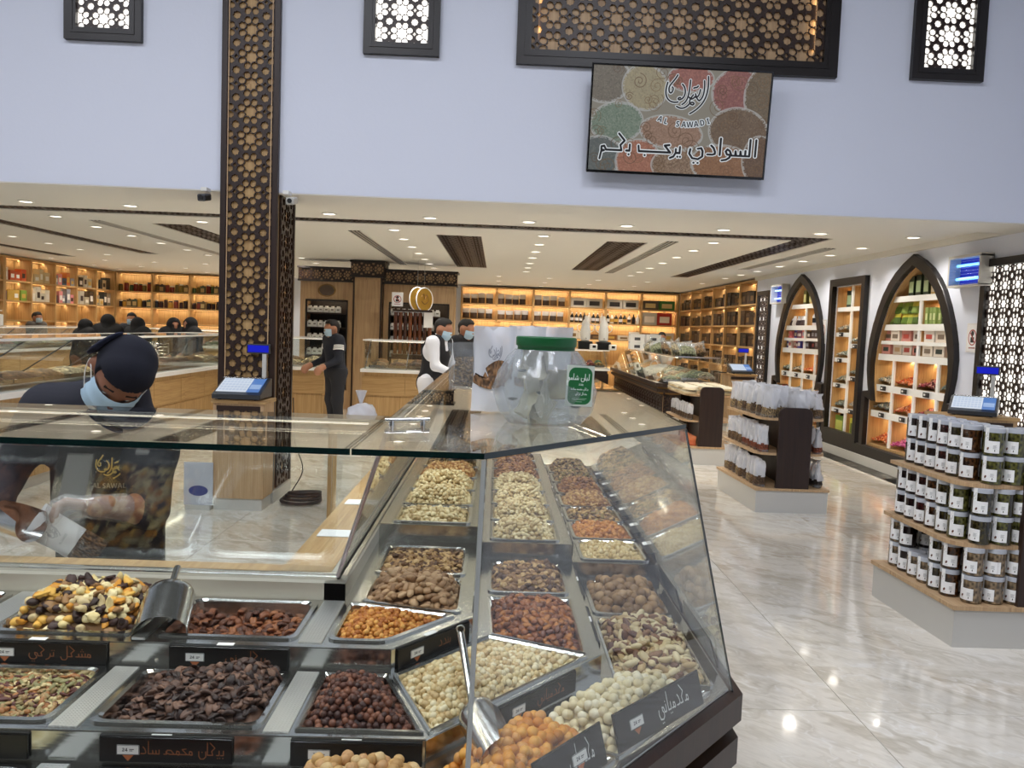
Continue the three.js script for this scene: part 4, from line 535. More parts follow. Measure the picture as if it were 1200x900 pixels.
  const fb = thing('nut_bag', 'clear plastic bag lying over the far nut trays', 'bag', [-0.12, 0.93, -4.15], 0.8); mesh('film', pouchGeo(0.26, 0.3, 0.08, 0, 1, 0.05, 3.1).rotateX(-1.3), M.bagClear, fb); mesh('contents', pouchGeo(0.2, 0.16, 0.06, 0, 0.9, 0.02, 5.1).rotateX(-1.3), fillMat(0x8f6238), fb);
}
// ---------------------------------------------------------------- people: one continuous body from tapered bones, clothes over it
function field(bones, k) {                // bones: [ax,ay,az, bx,by,bz, ra, rb]; smooth union distance
  return (x, y, z) => { let s = 0; for (const b of bones) { const dx = b[3] - b[0], dy = b[4] - b[1], dz = b[5] - b[2], L = dx * dx + dy * dy + dz * dz, t = L < 1e-9 ? 0 : Math.max(0, Math.min(1, ((x - b[0]) * dx + (y - b[1]) * dy + (z - b[2]) * dz) / L)), ex = x - b[0] - dx * t, ey = y - b[1] - dy * t, ez = z - b[2] - dz * t, d = Math.sqrt(ex * ex + ey * ey + ez * ez) - (b[6] + (b[7] - b[6]) * t); s += Math.exp(-d / k); } return -k * Math.log(s + 1e-30); };
}
function surface(bones, k, cell, cut) {
  const lo = [1e9, 1e9, 1e9], hi = [-1e9, -1e9, -1e9]; for (const b of bones) for (let i = 0; i < 3; i++) { lo[i] = Math.min(lo[i], b[i] - b[6], b[i + 3] - b[7]); hi[i] = Math.max(hi[i], b[i] + b[6], b[i + 3] + b[7]); }
  for (let i = 0; i < 3; i++) { lo[i] -= cell * 3 + k; hi[i] += cell * 3 + k; }
  const n = Math.min(110, Math.ceil(Math.max(hi[0] - lo[0], hi[1] - lo[1], hi[2] - lo[2]) / cell)), mc = new MarchingCubes(n, new THREE.MeshStandardMaterial(), false, false, 160000), f = field(bones, k), c = [0, 1, 2].map((i) => (lo[i] + hi[i]) / 2), h = [0, 1, 2].map((i) => (hi[i] - lo[i]) / 2);
  mc.isolation = 0; for (let z = 0; z < n; z++) for (let y = 0; y < n; y++) for (let x = 0; x < n; x++) { const X = c[0] + ((x - n / 2) / (n / 2)) * h[0], Y = c[1] + ((y - n / 2) / (n / 2)) * h[1], Z = c[2] + ((z - n / 2) / (n / 2)) * h[2]; let d = f(X, Y, Z); if (cut) d = Math.max(d, cut(X, Y, Z)); mc.field[x + y * n + z * n * n] = -d; }
  mc.update(); const cnt = mc.count, pos = new Float32Array(cnt * 3); for (let i = 0; i < cnt; i++) for (let q = 0; q < 3; q++) pos[i * 3 + q] = c[q] + mc.positionArray[i * 3 + q] * h[q];
  let g = new THREE.BufferGeometry(); g.setAttribute('position', new THREE.BufferAttribute(pos, 3)); g = mergeVertices(g, 1e-5); g.computeVertexNormals(); return g;
}
const bone = (a, b, ra, rb) => [...a, ...b, ra, rb ?? ra];
const add3 = (a, b) => [a[0] + b[0], a[1] + b[1], a[2] + b[2]];
// head bones: centre of the skull, facing direction f (unit), up u, size s
function headBones(c, f, u, s = 1) {
  const F = V(...f).normalize(), U = V(...u).sub(F.clone().multiplyScalar(V(...u).dot(F))).normalize(), R = U.clone().cross(F).negate(), p = (a, b, d) => [c[0] + (F.x * a + U.x * b + R.x * d) * s, c[1] + (F.y * a + U.y * b + R.y * d) * s, c[2] + (F.z * a + U.z * b + R.z * d) * s];
  return { p, bones: [bone(p(-0.015, 0.025, 0), p(0.015, 0.02, 0), 0.083 * s, 0.078 * s), bone(p(0.03, -0.04, 0.0), p(0.055, -0.085, 0), 0.056 * s, 0.034 * s), bone(p(0.085, -0.005, 0), p(0.108, -0.035, 0), 0.01 * s, 0.015 * s), bone(p(0.078, -0.062, -0.014), p(0.078, -0.062, 0.014), 0.017 * s), bone(p(0.075, 0.02, -0.035), p(0.075, 0.02, 0.035), 0.019 * s), bone(p(-0.002, -0.005, 0.081), p(-0.012, -0.03, 0.083), 0.017 * s, 0.011 * s), bone(p(-0.002, -0.005, -0.081), p(-0.012, -0.03, -0.083), 0.017 * s, 0.011 * s)] };
}
function handBones(w, dir, palm, curl, s = 1) {   // wrist, direction of the fingers, palm normal
  const D = V(...dir).normalize(), N = V(...palm).sub(D.clone().multiplyScalar(V(...palm).dot(D))).normalize(), S = D.clone().cross(N), at = (a, b, d) => [w[0] + (D.x * a + S.x * b + N.x * d) * s, w[1] + (D.y * a + S.y * b + N.y * d) * s, w[2] + (D.z * a + S.z * b + N.z * d) * s], out = [];
  for (const b of [-0.026, -0.008, 0.01, 0.027]) out.push(bone(at(0.01, b * 0.6, 0), at(0.08, b, 0), 0.015 * s, 0.012 * s));
  [[-0.029, 0.062], [-0.01, 0.075], [0.01, 0.072], [0.029, 0.056]].forEach(([b, L], i) => { const c = curl + i * 0.05, k1 = [0.082 + L * 0.45 * Math.cos(c), L * 0.45 * Math.sin(c)], k2 = [k1[0] + L * 0.32 * Math.cos(c * 2.2), k1[1] + L * 0.32 * Math.sin(c * 2.2)], k3 = [k2[0] + L * 0.25 * Math.cos(c * 3), k2[1] + L * 0.25 * Math.sin(c * 3)]; out.push(bone(at(0.082, b, 0), at(k1[0], b * 1.1, k1[1]), 0.0098 * s, 0.009 * s), bone(at(k1[0], b * 1.1, k1[1]), at(k2[0], b * 1.1, k2[1]), 0.009 * s, 0.008 * s), bone(at(k2[0], b * 1.1, k2[1]), at(k3[0], b * 1.1, k3[1]), 0.008 * s, 0.0068 * s)); });
  out.push(bone(at(0.02, -0.022, 0.004), at(0.05, -0.048, 0.018), 0.013 * s, 0.0105 * s), bone(at(0.05, -0.048, 0.018), at(0.078, -0.052, 0.034), 0.0105 * s, 0.0085 * s)); return out;
}
const skinMat = (c) => phys(c, 0.55, { sheen: 0.2, sheenRoughness: 0.5 }), maskMat = std(0xb4d0e2, 0.75), maskWhite = std(0xd9e4ec, 0.8);
function maskGeo(h, s) {   // pleated mask over nose and chin
  const pos = [], n = 10, m = 8, P = (i, j) => { const a = (i / n * 2 - 1) * 1.15, t = j / m, r = 0.082 + 0.03 * Math.cos(a) * Math.sin(Math.PI * (0.2 + 0.75 * t)) + 0.004 * Math.sin(t * 18); return h.p(Math.cos(a) * r * 1.02 + 0.012, 0.0 - t * 0.115, Math.sin(a) * r * 0.92); };
  for (let i = 0; i < n; i++) for (let j = 0; j < m; j++) pos.push(...P(i, j), ...P(i, j + 1), ...P(i + 1, j), ...P(i + 1, j), ...P(i, j + 1), ...P(i + 1, j + 1));
  let g = new THREE.BufferGeometry(); g.setAttribute('position', new THREE.Float32BufferAttribute(pos, 3)); g = mergeVertices(g, 1e-5); g.computeVertexNormals(); return g;
}
// a standing person away from the camera; joints relative to the feet, facing +z before the turn
function stander(label, pos, turn, o) {
  const t = thing('person', label, 'person', pos, turn, undefined), H = o.h ?? 1.72, k = H / 1.72, lean = o.lean ?? 0.05, pel = [0, 0.92 * k, 0], che = [0, 1.25 * k, lean * 0.6], nek = [0, 1.44 * k, lean], hc = [0, 1.575 * k - (o.nod ?? 0) * 0.03, lean + 0.02 + (o.nod ?? 0) * 0.07];
  const h = headBones(hc, [o.look ?? 0, -(o.nod ?? 0), 1], [0, 1, (o.nod ?? 0)], k), sh = (s) => [s * 0.165 * k, 1.4 * k, lean], el = (s) => add3(sh(s), o.elbow ? [s * o.elbow[0], o.elbow[1], o.elbow[2]] : [s * 0.05, -0.28, 0.02]), wr = (s) => add3(el(s), o.wrist ? [s * o.wrist[0], o.wrist[1], o.wrist[2]] : [0, -0.1, 0.23]);
  const legs = [], arms = [], torso = [bone(add3(pel, [-0.06, 0, 0]), add3(pel, [0.06, 0, 0]), 0.125, 0.125), bone(pel, che, 0.125, 0.13), bone(add3(che, [-0.08, 0.05, 0]), add3(che, [0.08, 0.05, 0]), 0.115, 0.115), bone(sh(-1), sh(1), 0.07, 0.07)];
  for (const s of [-1, 1]) { const hip = [s * 0.09, 0.9 * k, 0], kn = [s * 0.1, 0.5 * k, 0.02], an = [s * 0.1, 0.09, -0.02]; legs.push(bone(hip, kn, 0.095, 0.06), bone(kn, an, 0.058, 0.04), bone(an, [s * 0.115, 0.04, 0.14], 0.042, 0.036)); arms.push(bone(sh(s), el(s), 0.055, 0.042), bone(el(s), wr(s), 0.04, 0.029)); const d = V(...wr(s)).sub(V(...el(s))).normalize().toArray(); arms.push(...handBones(wr(s), d, [0, -1, 0.01], 0.4, 0.95)); }
  mesh('body', surface([...h.bones, bone(nek, hc, 0.058, 0.058), ...torso, ...legs, ...arms], 0.016, 0.024), skinMat(o.skin ?? 0xa9765a), t);
  const fat = (b, d) => b.map((q) => [...q.slice(0, 6), q[6] + d, q[7] + d]), sleeves = arms.filter((_, i) => i % (arms.length / 2) < (o.short ? 1 : 2)), near = (b) => fat(b, 0.011);
  if (o.robe) mesh('robe', surface([...fat(torso, 0.03), ...fat(sleeves, 0.03), bone([0, 0.9, 0], [0, 0.12, 0], 0.17, 0.25), bone(nek, hc, 0.085, 0.1)], 0.035, 0.026), std(o.robe, 0.85), t);
  else { mesh('shirt', surface([...near(torso), ...near(sleeves), bone(nek, add3(nek, [0, 0.03, 0.005]), 0.068, 0.064)], 0.016, 0.022), std(o.shirt, 0.85), t); mesh('trousers', surface([...fat(legs.filter((_, i) => i % 3 < 2), 0.02), bone([-0.05, 0.93 * k, 0], [0.05, 0.93 * k, 0], 0.142)], 0.02, 0.026, (x, y) => y - 0.99 * k), std(o.trousers ?? 0x23242a, 0.85), t); for (const s of [-1, 1]) mesh('shoe', rbox(0.09, 0.07, 0.26, 0.03, s * 0.11, 0.036, 0.05), M.black, t); }
  if (o.vest) mesh('vest', surface([...fat(torso, 0.03)], 0.016, 0.02, (x, y, z) => Math.max(Math.abs(x) - 0.15, y > 1.3 * k && z > lean + 0.02 ? 0.05 - Math.abs(x) : -1)), std(o.vest, 0.8), t);
  if (o.stripes) for (const q of [0.12, 0.16, 0.2]) for (const s of [-1, 1]) { const a = sh(s), b = el(s), u = (f) => a.map((v, i) => v + (b[i] - v) * f); mesh('sleeve_stripe', rod(u(q * 2.2), u(q * 2.2 + 0.06), 0.078, 14), M.paper, t); }
  if (o.scarf) mesh('headscarf', surface([bone(h.p(-0.02, 0.03, 0), h.p(0.0, 0.02, 0), 0.108, 0.106), bone(h.p(-0.02, -0.03, 0), [0, 1.4 * k, lean], 0.1, 0.15), bone([-0.1, 1.36 * k, lean], [0.1, 1.36 * k, lean], 0.13)], 0.03, 0.016, (x, y, z) => { const q = V(x, y, z).sub(V(...hc)), F = V(o.look ?? 0, -(o.nod ?? 0), 1).normalize(), a = q.dot(F); return a > 0.05 * k && q.clone().sub(F.multiplyScalar(a)).length() < 0.062 ? 0.02 : -1; }), std(o.scarf, 0.9), t);
  else mesh('hair', surface([bone(h.p(-0.025, 0.04, 0), h.p(0.02, 0.055, 0), 0.088, 0.08), bone(h.p(-0.05, 0.0, 0), h.p(-0.055, -0.045, 0), 0.068, 0.05)], 0.012, 0.011, (x, y, z) => { const q = V(x, y, z).sub(V(...hc)), F = V(o.look ?? 0, -(o.nod ?? 0), 1).normalize(); return q.dot(F) > 0.055 && q.y < 0.06 ? 0.01 : -1; }), std(0x14100e, 0.7), t);
  for (const s of [-1, 1]) { mesh('eye', lump(0.0115, 1, 0.7, 0.7, 0, 1).translate(...h.p(0.082, 0.0, s * 0.032)), std(0xe6e2dc, 0.3), t); mesh('pupil', lump(0.006, 1, 1, 0.6, 0, 1).translate(...h.p(0.0905, 0.0, s * 0.032)), M.black, t); }
  if (o.mask) mesh('face_mask', maskGeo(h), maskMat, t);
  return t;
}
{ // the counter man: bowed head in a dark cap, masked, gloved hands with a bag and a scoop
  const t = thing('person', 'man in dark cap, blue mask and dark printed apron bowing over the counter', 'person'), hc = [-1.23, 1.41, -2.66], f = V(0.12, -0.74, 0.62).normalize().toArray(), u = V(0.68, 0.5, 0.5).toArray(), h = headBones(hc, f, u, 1.04);
  const nk = [-1.32, 1.29, -2.79], sL = [-1.53, 1.265, -2.78], sR = [-1.175, 1.14, -2.76], eL = [-1.66, 1.03, -2.7], wL = [-1.56, 0.965, -2.52], eR = [-1.12, 0.965, -2.62], wR = [-1.225, 1.0, -2.49];
  const hipC = [-1.35, 0.86, -2.86], torso = [bone([-1.41, 0.86, -2.86], [-1.3, 0.86, -2.86], 0.105), bone(hipC, [-1.32, 1.13, -2.83], 0.12, 0.13), bone([-1.43, 1.14, -2.82], [-1.27, 1.1, -2.81], 0.108), bone(sL, nk, 0.062, 0.07), bone(nk, sR, 0.07, 0.062)];
  const arms = [bone(sL, eL, 0.056, 0.045), bone(eL, wL, 0.042, 0.03), bone(sR, eR, 0.056, 0.046), bone(eR, wR, 0.044, 0.031)], legs = []; for (const s of [-1, 1]) legs.push(bone([-1.35 + s * 0.07, 0.85, -2.86], [-1.33 + s * 0.09, 0.47, -2.84], 0.088, 0.06), bone([-1.33 + s * 0.09, 0.47, -2.84], [-1.3 + s * 0.1, 0.09, -2.88], 0.058, 0.04), bone([-1.3 + s * 0.1, 0.09, -2.88], [-1.3 + s * 0.11, 0.04, -2.72], 0.042, 0.036));
  const hl = handBones(wL, [0.45, 0.15, 0.5], [0.3, -1, 0.2], 0.55), hr = handBones(wR, [-0.75, 0.1, 0.15], [0.1, -1, 0.4], 0.5), nb = [bone(nk, [-1.255, 1.365, -2.72], 0.062, 0.06)];
  const headG = surface([...h.bones, ...nb], 0.011, 0.006), trunk = surface([...torso, ...arms, ...legs, ...nb], 0.02, 0.017), handsL = surface([...hl, bone(wL, [-1.585, 0.975, -2.56], 0.03, 0.032)], 0.005, 0.0035), handsR = surface([...hr, bone(wR, [-1.2, 1.0, -2.51], 0.031, 0.033)], 0.005, 0.0035);
  mesh('body', merge([headG, trunk, handsL, handsR]), skinMat(0x8a5b42), t);
  const fat = (b, d) => b.map((q) => [...q.slice(0, 6), q[6] + d, q[7] + d]), dk = std(0x1b1c26, 0.85);
  mesh('shirt', surface([...fat(torso, 0.02), ...fat([arms[0], [...eL, ...eL.map((v, i) => v + (wL[i] - v) * 0.8), 0.045, 0.036], arms[2]], 0.02), bone(nk, [-1.28, 1.335, -2.78], 0.082, 0.078)], 0.02, 0.013), dk, t);
  mesh('trousers', surface([...fat(legs.filter((_, i) => i % 3 < 2), 0.02)], 0.02, 0.024), std(0x17171b, 0.85), t); for (const s of [-1, 1]) mesh('shoe', rbox(0.09, 0.07, 0.26, 0.03, -1.3 + s * 0.11, 0.036, -2.8), M.black, t);
  const peak0 = h.p(-0.05, 0.045, 0.082);
  const tApr = canvasTex(512, 512, (g, w, hh) => { g.fillStyle = '#1d1a1d'; g.fillRect(0, 0, w, hh); g.save(); g.translate(326, 78); g.scale(1, 0.52); emblem(g, 0, 0, 62, '#b99a52', 7); g.font = 'bold 30px sans-serif'; g.fillStyle = '#8d8778'; g.textAlign = 'center'; g.fillText('AL SAWADI', 0, 92); g.restore(); });
  const ap = []; { const nx = 16, ny = 18, P = (i, j) => { const a = (i / nx * 2 - 1), y = 1.2 - j / ny * 0.72; return [-1.315 + a * 0.185, y, -2.66 - 0.07 * a * a - (y > 0.95 ? (1 - (1.2 - y) / 0.25) * -0.01 : 0) + (y < 0.9 ? -0.03 : 0)]; }; const pos = [], uv = []; for (let i = 0; i < nx; i++) for (let j = 0; j < ny; j++) for (const [a, b] of [[0, 0], [0, 1], [1, 0], [1, 0], [0, 1], [1, 1]]) { pos.push(...P(i + a, j + b)); uv.push((i + a) / nx, 1 - (j + b) / ny); } let g = new THREE.BufferGeometry(); g.setAttribute('position', new THREE.Float32BufferAttribute(pos, 3)); g.setAttribute('uv', new THREE.Float32BufferAttribute(uv, 2)); g = mergeVertices(g, 1e-5); g.computeVertexNormals(); mesh('apron', g, std('#ffffff', 0.8, 0, { map: tApr }), t); }
  // cap: knitted skull cap with rolled band, a short peak at the far side
  const F = V(...f), capCut = (x, y, z) => { const q = V(x, y, z).sub(V(...hc)), U = V(...u).normalize(); return q.dot(F) > 0.045 && q.dot(U) < 0.052 ? 0.02 : (-(q.dot(U) + 0.02 + (q.dot(F) < 0 ? 0.015 : 0))); };
  mesh('cap', surface([bone(h.p(-0.018, 0.035, 0), h.p(0.018, 0.035, 0), 0.093, 0.09)], 0.01, 0.007, capCut), std(0x0c0e1c, 0.95, 0, { bumpMap: tDots, bumpScale: 0.001 }), t);
  mesh('cap_peak', lump(0.06, 1.1, 0.16, 0.8, 0.05, 2, 3).rotateZ(0.6).translate(...peak0), std(0x1b2138, 0.9), t);
  mesh('hair', surface([bone(h.p(-0.03, 0.0, 0), h.p(-0.035, -0.03, 0), 0.085, 0.075)], 0.01, 0.009, (x, y, z) => V(x, y, z).sub(V(...hc)).dot(F) + 0.012), std(0x1a1412, 0.8), t);
  const mk = mesh('face_mask', maskGeo(h), maskMat, t); for (const s of [-1, 1]) mesh('mask_loop', tube([h.p(0.05, -0.015, s * 0.078), h.p(0.015, -0.0, s * 0.092), h.p(-0.018, -0.012, s * 0.096), h.p(0.0, -0.05, s * 0.09), h.p(0.045, -0.085, s * 0.07)], 0.0018, 5), M.paper, mk);
  for (const s of [-1, 1]) { mesh('eye', lump(0.0115, 1, 0.7, 0.7, 0, 1).translate(...h.p(0.088, 0.0, s * 0.033)), std(0xe6e2dc, 0.3), t); mesh('eyebrow', rod(h.p(0.098, 0.026, s * 0.018), h.p(0.09, 0.028, s * 0.05), 0.005, 6), std(0x15100e, 0.8), t); }
  mesh('glove', surface([...fat(hr, 0.004), bone(wR, wR.map((v, i) => v + (eR[i] - v) * 0.45), 0.036, 0.047)], 0.009, 0.005), M.gloveFilm, t);
  // what he holds
  const bag = thing('filled_bag', 'white printed bag with brown nuts showing at its bottom, held in the gloved hand', 'bag', [-1.21, 0.845, -2.48]); bag.rotation.set(0.2, 0.1, 0.95);
  mesh('film', pouchGeo(0.125, 0.22, 0.05, 0.34, 1, 0.02, 2.7), bagPrint, bag); mesh('contents', pouchGeo(0.122, 0.22, 0.055, 0.02, 0.36, 0.02, 1.7), fillMat(0x77583c), bag);
  const sc = thing('steel_scoop', 'open steel scoop held in the bare hand at the left', 'scoop', [-1.52, 0.975, -2.44]); sc.rotation.set(0.1, 1.2, 0); mesh('bowl', scoopGeo(0.17, 0.055), M.chrome, sc); mesh('handle', rod([0, 0, 0], [0, 0.01, -0.1], 0.009), M.chrome, sc);
}
stander('shop man in white shirt, black vest and mask behind the far end of counter', [-0.76, 0, -9.6], 1.15, { h: 1.73, lean: 0.09, nod: 0.35, shirt: 0xe6e8ee, vest: 0x16161b, trousers: 0xd8d8da, mask: 1, elbow: [0.03, -0.27, 0.06], wrist: [-0.02, -0.08, 0.24] });
stander('young man in black short sleeved shirt and mask next to the vest man', [-0.5, 0, -10.5], 1.0, { h: 1.74, lean: 0.08, nod: 0.3, shirt: 0x141418, short: 1, mask: 1, elbow: [0.04, -0.27, 0.05], wrist: [-0.02, -0.08, 0.24] });
stander('man in dark jacket with white sleeve stripes by the white jar shelves', [-2.32, 0, -11.7], -0.9, { h: 1.66, shirt: 0x1b1f2b, stripes: 1, mask: 1, nod: 0.1 });
stander('masked man in pale shirt standing behind the back glass counter', [3.78, 0, -18.3], -0.3, { h: 1.68, shirt: 0xcfd2d8, mask: 1 });
stander('bareheaded man with mask standing among the veiled women', [-7.15, 0, -15.9], 0.3, { h: 1.66, shirt: 0x2a2b31, mask: 1 });
stander('man standing behind the left wall counter by the empty bays', [-10.0, 0, -17.6], 1.2, { h: 1.6, shirt: 0x55504a, mask: 1 });
[[-7.6, -14.9, 1.49, 2.6, 'veiled woman in black, the left one seen above the long counter'], [-7.2, -15.0, 1.6, 3.4, 'tall veiled woman in black in the middle of the customers'], [-6.72, -15.1, 1.56, 2.9, 'veiled woman in black with narrow headscarf, centre of the aisle'], [-6.0, -15.0, 1.58, 0.7, 'veiled woman in black turned towards the right hand customer'], [-5.62, -15.0, 1.6, -0.7, 'veiled woman in black, the one closest to the pillar']].forEach(([x, z, h, a, l]) => stander(l, [x, 0, z], a, { h, robe: 0x0d0d10, scarf: 0x0b0b0e }));
// ---------------------------------------------------------------- goods on the shelves
const PALX = { dark: ['#2c1d16', '#3a261b', '#241812', '#45301f', '#1c1511'], warm: ['#8a5a2c', '#a36a30', '#6d4526', '#b5843f'], mixed: ['#b5322c', '#2f5a8c', '#c99a3a', '#3f6b3a', '#e4e0d6', '#7a2f4a', '#2a2a30', '#c46a2c'], navy: ['#20242e', '#2d3a55', '#1a1c24', '#5b2a2c'], green: ['#5d7a2a', '#6f8c34', '#4c6626', '#88a04a'], white: ['#e8e6e0', '#dcd8cf', '#f0eee9'] };
const matCache = new Map(), flatMat = (c, r = 0.55) => { const k = c + r; if (!matCache.has(k)) matCache.set(k, std(c, r)); return matCache.get(k); };
const gGeo = new Map(), cached = (k, f) => { if (!gGeo.has(k)) gGeo.set(k, f()); return gGeo.get(k); };
// every good stands on its base, faces local +z
function good(kind, pos, turn, w, h, d, c1, c2, label, group, name) {
  const q = (v) => Math.round(v * 200) / 200, K = [kind, q(w), q(h), q(d)].join();
  const nm = name ?? { box: 'gift_box', jar: 'storage_jar', bottle: 'bottle', pouch: 'pouch', tin: 'tin', bagrow: 'snack_bag', album: 'display_box' }[kind];
  const o = thing(nm, label, { box: 'box', jar: 'jar', bottle: 'bottle', pouch: 'bag', tin: 'tin', album: 'box' }[kind] ?? 'package', pos, turn, group);
  if (kind === 'box') { mesh('body', cached(K + 'b', () => box(w, h * 0.8, d, 0, h * 0.4, 0)), flatMat(c1), o); mesh('lid', cached(K + 'l', () => box(w * 1.02, h * 0.22, d * 1.02, 0, h * 0.89, 0)), flatMat(c1, 0.45), o); mesh('front_label', cached(K + 'p', () => box(w * 0.6, h * 0.4, 0.003, 0, h * 0.45, d / 2 + 0.0015)), flatMat(c2), o); }
  else if (kind === 'album') { mesh('body', cached(K + 'b', () => merge([box(w, h, d, 0, h / 2, 0)])), flatMat(c1), o); mesh('window', cached(K + 'p', () => box(w * 0.66, h * 0.5, 0.003, 0, h * 0.45, d / 2 + 0.0015)), flatMat(c2, 0.3), o); mesh('handle', cached(K + 'h', () => tube([[-w * 0.14, h, 0], [-w * 0.1, h + 0.03, 0], [w * 0.1, h + 0.03, 0], [w * 0.14, h, 0]], 0.004, 4, 8)), flatMat(c2), o); }
  else if (kind === 'jar') { mesh('body', cached(K + 'b', () => lathe([[0.001, 0], [w * 0.46, 0], [w / 2, h * 0.06], [w / 2, h * 0.76], [w * 0.42, h * 0.85], [w * 0.4, h * 0.87]], 12)), flatMat(c1, 0.25), o); mesh('lid', cached(K + 'l', () => lathe([[w * 0.44, h * 0.85], [w * 0.45, h * 0.99], [w * 0.42, h], [0.001, h]], 12)), flatMat(c2), o); }
  else if (kind === 'bottle') { mesh('body', cached(K + 'b', () => lathe([[0.001, 0], [w / 2, 0.001], [w / 2, h * 0.58], [w * 0.38, h * 0.68], [w * 0.16, h * 0.78], [w * 0.15, h * 0.88]], 12)), flatMat(c1, 0.2), o); mesh('cap', cached(K + 'c', () => cyl(w * 0.19, w * 0.19, h * 0.13, 0, h * 0.93, 0, 10)), flatMat(c2), o); mesh('wrap_label', cached(K + 'w', () => new THREE.CylinderGeometry(w * 0.507, w * 0.507, h * 0.3, 12, 1, true).translate(0, h * 0.32, 0)), flatMat(c2), o); }
  else if (kind === 'tin') { mesh('body', cached(K + 'b', () => box(w, h * 0.9, d, 0, h * 0.45, 0)), flatMat(c1, 0.35), o); mesh('neck', cached(K + 'n', () => cyl(w * 0.2, w * 0.24, h * 0.1, 0, h * 0.95, 0, 10)), flatMat('#1a1a1a'), o); mesh('front_label', cached(K + 'p', () => box(w * 0.8, h * 0.5, 0.003, 0, h * 0.4, d / 2 + 0.0015)), flatMat(c2), o); }
  else { mesh('contents', cached(K + 'b', () => pouchGeo(w, h, d, 0, 0.72, 0.01, 3)), flatMat(c1, 0.6), o); mesh('film', cached(K + 'f', () => pouchGeo(w * 1.03, h, d * 1.06, 0.55, 1, 0.015, 3)), c2 === 'film' ? M.bagFilm : flatMat(c2, 0.4), o); }
  return o;
}
function stripLight(o, w, pos, towards, rad = STRIP_RAD, col = STRIP_COL) { mesh('light_strip', box(w, 0.006, 0.012, pos[0], pos[1], pos[2]), M.strip, o); const p = o.localToWorld(V(pos[0], pos[1] - 0.005, pos[2])), d = o.localToWorld(V(pos[0] + towards[0], pos[1] + towards[1], pos[2] + towards[2])).sub(o.localToWorld(V(...pos))), l = new THREE.RectAreaLight(col, rad, w, 0.014); l.position.copy(p); l.lookAt(p.clone().add(d)); l.castShadow = true; scene.add(l); }
// an open oak wall shelf: columns of bays, own frame x along the wall, front at z = 0, back at z = -depth
function wallShelf(label, pos, turn, xs, ys, depth, rad, lamps = true) { rad *= 0.8;
  const o = thing('oak_shelving', label, 'shelf', pos, turn); o.updateMatrixWorld(); const W = xs.at(-1) - xs[0], cx = (xs.at(-1) + xs[0]) / 2;
  mesh('back_panel', box(W, ys.at(-1) - ys[0], 0.02, cx, (ys.at(-1) + ys[0]) / 2, -depth - 0.01), M.oak, o);
  for (const x of xs) mesh('upright', box(0.05, ys.at(-1) - ys[0] + 0.03, depth, x, (ys.at(-1) + ys[0]) / 2, -depth / 2), M.oak, o);
  for (const y of ys) mesh('shelf_board', boxR(W, 0.035, depth - 0.01, cx, y, -depth / 2 - 0.005), M.oak, o);
  mesh('base_cabinet', box(W, ys[0], depth, cx, ys[0] / 2 - 0.01, -depth / 2), M.oak, o);
  if (lamps) for (let r = 1; r < ys.length; r++) stripLight(o, W - 0.06, [cx, ys[r] - 0.024, -depth * 0.72], [0, -1, -0.1], rad);
  return o;
}
function fillBay(place, turn, x0, x1, y, h, list, label, group, depth) {   // goods side by side in one bay
  let x = x0 + 0.03; let i = 0;
  while (true) { const [kind, w, hh, d, c1, c2] = list(i++); if (x + w > x1 - 0.02 || i > 16) break; const [px, pz] = place(x + w / 2, -depth * 0.36 + rr(-0.02, 0.02)); good(kind, [px, y, pz], turn, w, Math.min(hh, h * 0.86), d, c1, c2, label, group); x += w + rr(0.005, 0.03); }
}
const rowName = ['lowest', 'second', 'third', 'fourth', 'top', 'upper'];
{ // right oak shelves along the far right wall
  const xs = [0, 1.23, 2.26, 3.26, 4.28, 5.3, 6.38], ys = [0.12, 0.56, 1.0, 1.42, 1.84, 2.25, 2.71], place = (a, b) => [XR - b, -21.6 + a], t = -Math.PI / 2;
  wallShelf('oak wall shelf of dark chocolate boxes filling the far right wall', [XR, 0, -21.6], t, xs, ys, 0.38, STRIP_RAD * 0.6);
  for (let c = 0; c < 6; c++) for (let r = 0; r < 6; r++) { const nm = `, ${['bottom', 'second', 'third', 'fourth', 'fifth', 'top'][r]} row, ${ORD[5 - c]} nearest bay of right oak shelf`; if (r === 0) { if (c % 2 === 0) fillBay(place, t, xs[c], xs[c + 1], ys[r] + 0.018, 0.4, () => ['pouch', rr(0.18, 0.26), rr(0.22, 0.3), 0.14, pick(['#c9b59a', '#d9c8ae', '#a98f70']), 'film'], `pale wrapped bag${nm}`, `bags${nm}`, 0.38); continue; } fillBay(place, t, xs[c], xs[c + 1], ys[r] + 0.018, 0.4, () => ['box', rr(0.2, 0.3), rr(0.2, 0.3), 0.18, pick(PALX.dark), pick(['#5a4228', '#7a5c34', '#31241a', '#4a3a2a'])], `dark brown box${nm}`, `dark boxes${nm}`, 0.38); }
}
